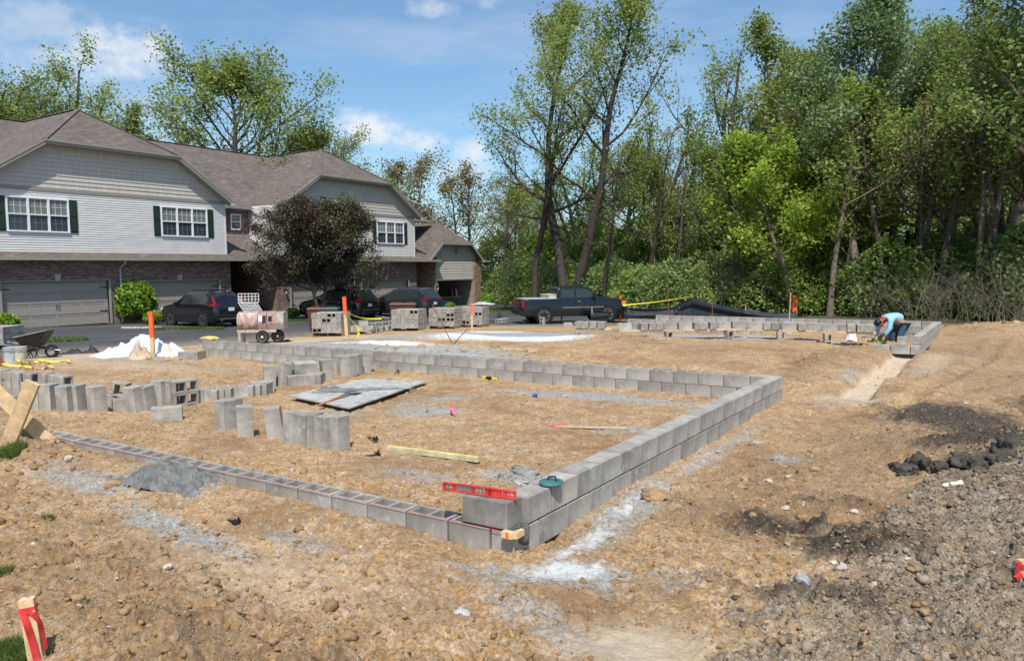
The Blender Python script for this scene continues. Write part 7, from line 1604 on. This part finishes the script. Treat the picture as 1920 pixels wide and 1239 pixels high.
def stone_mat(name, ramp):
    m, t, b = nodes(name); n = t.nodes.new; L = t.links.new; at = n('ShaderNodeAttribute'); at.attribute_name = 'tint'; cr = n('ShaderNodeValToRGB'); cr.color_ramp.interpolation = 'CONSTANT'; L(at.outputs['Fac'], cr.inputs[0])
    e = cr.color_ramp.elements
    e[0].position = 0; e[0].color = (*ramp[0][1], 1); e[1].position = ramp[1][0]; e[1].color = (*ramp[1][1], 1)
    for p_, c_ in ramp[2:]: q = e.new(p_); q.color = (*c_, 1)
    tcn = n('ShaderNodeTexCoord'); ns = n('ShaderNodeTexNoise'); ns.inputs['Scale'].default_value = 60; L(tcn.outputs['Object'], ns.inputs['Vector']); hs = n('ShaderNodeHueSaturation'); L(cr.outputs[0], hs.inputs['Color']); mr = n('ShaderNodeMapRange'); mr.inputs[3].default_value = .75; mr.inputs[4].default_value = 1.25; L(ns.outputs['Fac'], mr.inputs[0]); L(mr.outputs[0], hs.inputs['Value']); L(hs.outputs[0], b.inputs['Base Color']); b.inputs['Roughness'].default_value = .97; b.inputs['Specular IOR Level'].default_value = .1
    mr.inputs[3].default_value = .55; mr.inputs[4].default_value = 1.4; ns.inputs['Detail'].default_value = 6; ns.inputs['Roughness'].default_value = .7
    bp = n('ShaderNodeBump'); bp.inputs['Strength'].default_value = 1; bp.inputs['Distance'].default_value = .02; L(ns.outputs['Fac'], bp.inputs['Height']); L(bp.outputs[0], b.inputs['Normal'])
    return m
PEB = stone_mat('pebble_mix', [(0, (.50, .385, .25)), (.25, (.56, .46, .34)), (.45, (.33, .31, .28)), (.62, (.46, .36, .25)), (.80, (.66, .62, .55)), (.92, (.24, .24, .245))])
GRV = stone_mat('grey_chip_mix', [(0, (.30, .31, .31)), (.3, (.42, .42, .41)), (.6, (.22, .23, .24)), (.8, (.50, .49, .46))])
SOI = stone_mat('soil_mix', [(0, (.42, .27, .14)), (.35, (.36, .23, .118)), (.6, (.48, .32, .18)), (.85, (.30, .19, .10))])
DSO = stone_mat('dark_soil_mix', [(0, (.22, .175, .13)), (.25, (.30, .24, .175)), (.42, (.13, .108, .086)), (.56, (.36, .285, .20)), (.74, (.43, .36, .27)), (.90, (.22, .215, .20))])
notsand = lambda x, y, r: (blobs(x, y, SAND) < .5) & (blobs(x, y, WHT) < .6)
stones('pebbles', 10000, PEB, .0035, .022, 2.9, 26, 1, lambda x, y, r: notsand(x, y, r) & (fbm(x*1.3, y*1.3, 91, 3)+.35*r.random(len(x)) > .54), px=.95)
stones('soil_crumbs', 30000, SOI, .005, .030, 2.9, 22, 2, lambda x, y, r: notsand(x, y, r) & (fbm(x*1.1+7, y*1.1, 92, 3)+.3*r.random(len(x)) > .52) & (blobs(x, y, DRK) < .55), px=1.15, flat=.7)
stones('dark_crumbs', 22000, DSO, .006, .028, 2.9, 16, 3, lambda x, y, r: blobs(x, y, DRK)+.25*r.random(len(x)) > .45, px=1.2, flat=.75)
stones('dark_crumbs', 30000, DSO, .005, .024, 2.9, 9, 4, lambda x, y, r: bank(x, y) > .3+.5*r.random(len(x)), region=(2.6, 2.0, 1.1, 2.0), px=1.2, flat=.8)
stones('concrete_chips', 12000, GRV, .004, .020, 2.9, 18, 5, lambda x, y, r: blobs(x, y, GREY)*(.4+fbm(x*3, y*3, 93, 3)) > .42+.25*r.random(len(x)), px=.95)
for k, (reg, n_, a_, b_) in enumerate([((-.6,-1.7,1.3,.45), 420, .012, .055), ((-2.2,-1.3,1.4,.5), 300, .012, .05), ((-5.6,-.6,.9,.35), 260, .015, .07), ((-1.4,.6,1.6,.16), 200, .012, .05), ((-3.8,.55,2.2,.18), 200, .012, .05), ((1.0,.6,.5,1.2), 260, .010, .045), ((1.2,3.0,.6,1.8), 260, .012, .05), ((.6,-1.6,.8,.4), 220, .010, .05), ((-.3,12.,.4,2.6), 160, .02, .08), ((-7.5,9.7,2.,.4), 160, .02, .09), ((-6.,13.8,1.6,.5), 120, .02, .09), ((1.9,22.5,2.4,.9), 200, .03, .12)]):
    stones('soil_clods', n_, SOI, a_, b_, 2.9, 26, 40+k, lambda x, y, r: notsand(x, y, r), region=reg, px=1.6, flat=.75, hi=True)
for k, (reg, n_) in enumerate([((2.9,3.9,.8,.9), 400), ((2.3,1.2,.6,.9), 300), ((1.8,-.6,.5,.5), 160)]):
    stones('dark_clods', n_, DSO, .010, .042, 2.7, 12, 60+k, lambda x, y, r: bank(x, y) > .35, region=reg, px=1.6, flat=.75, hi=True)
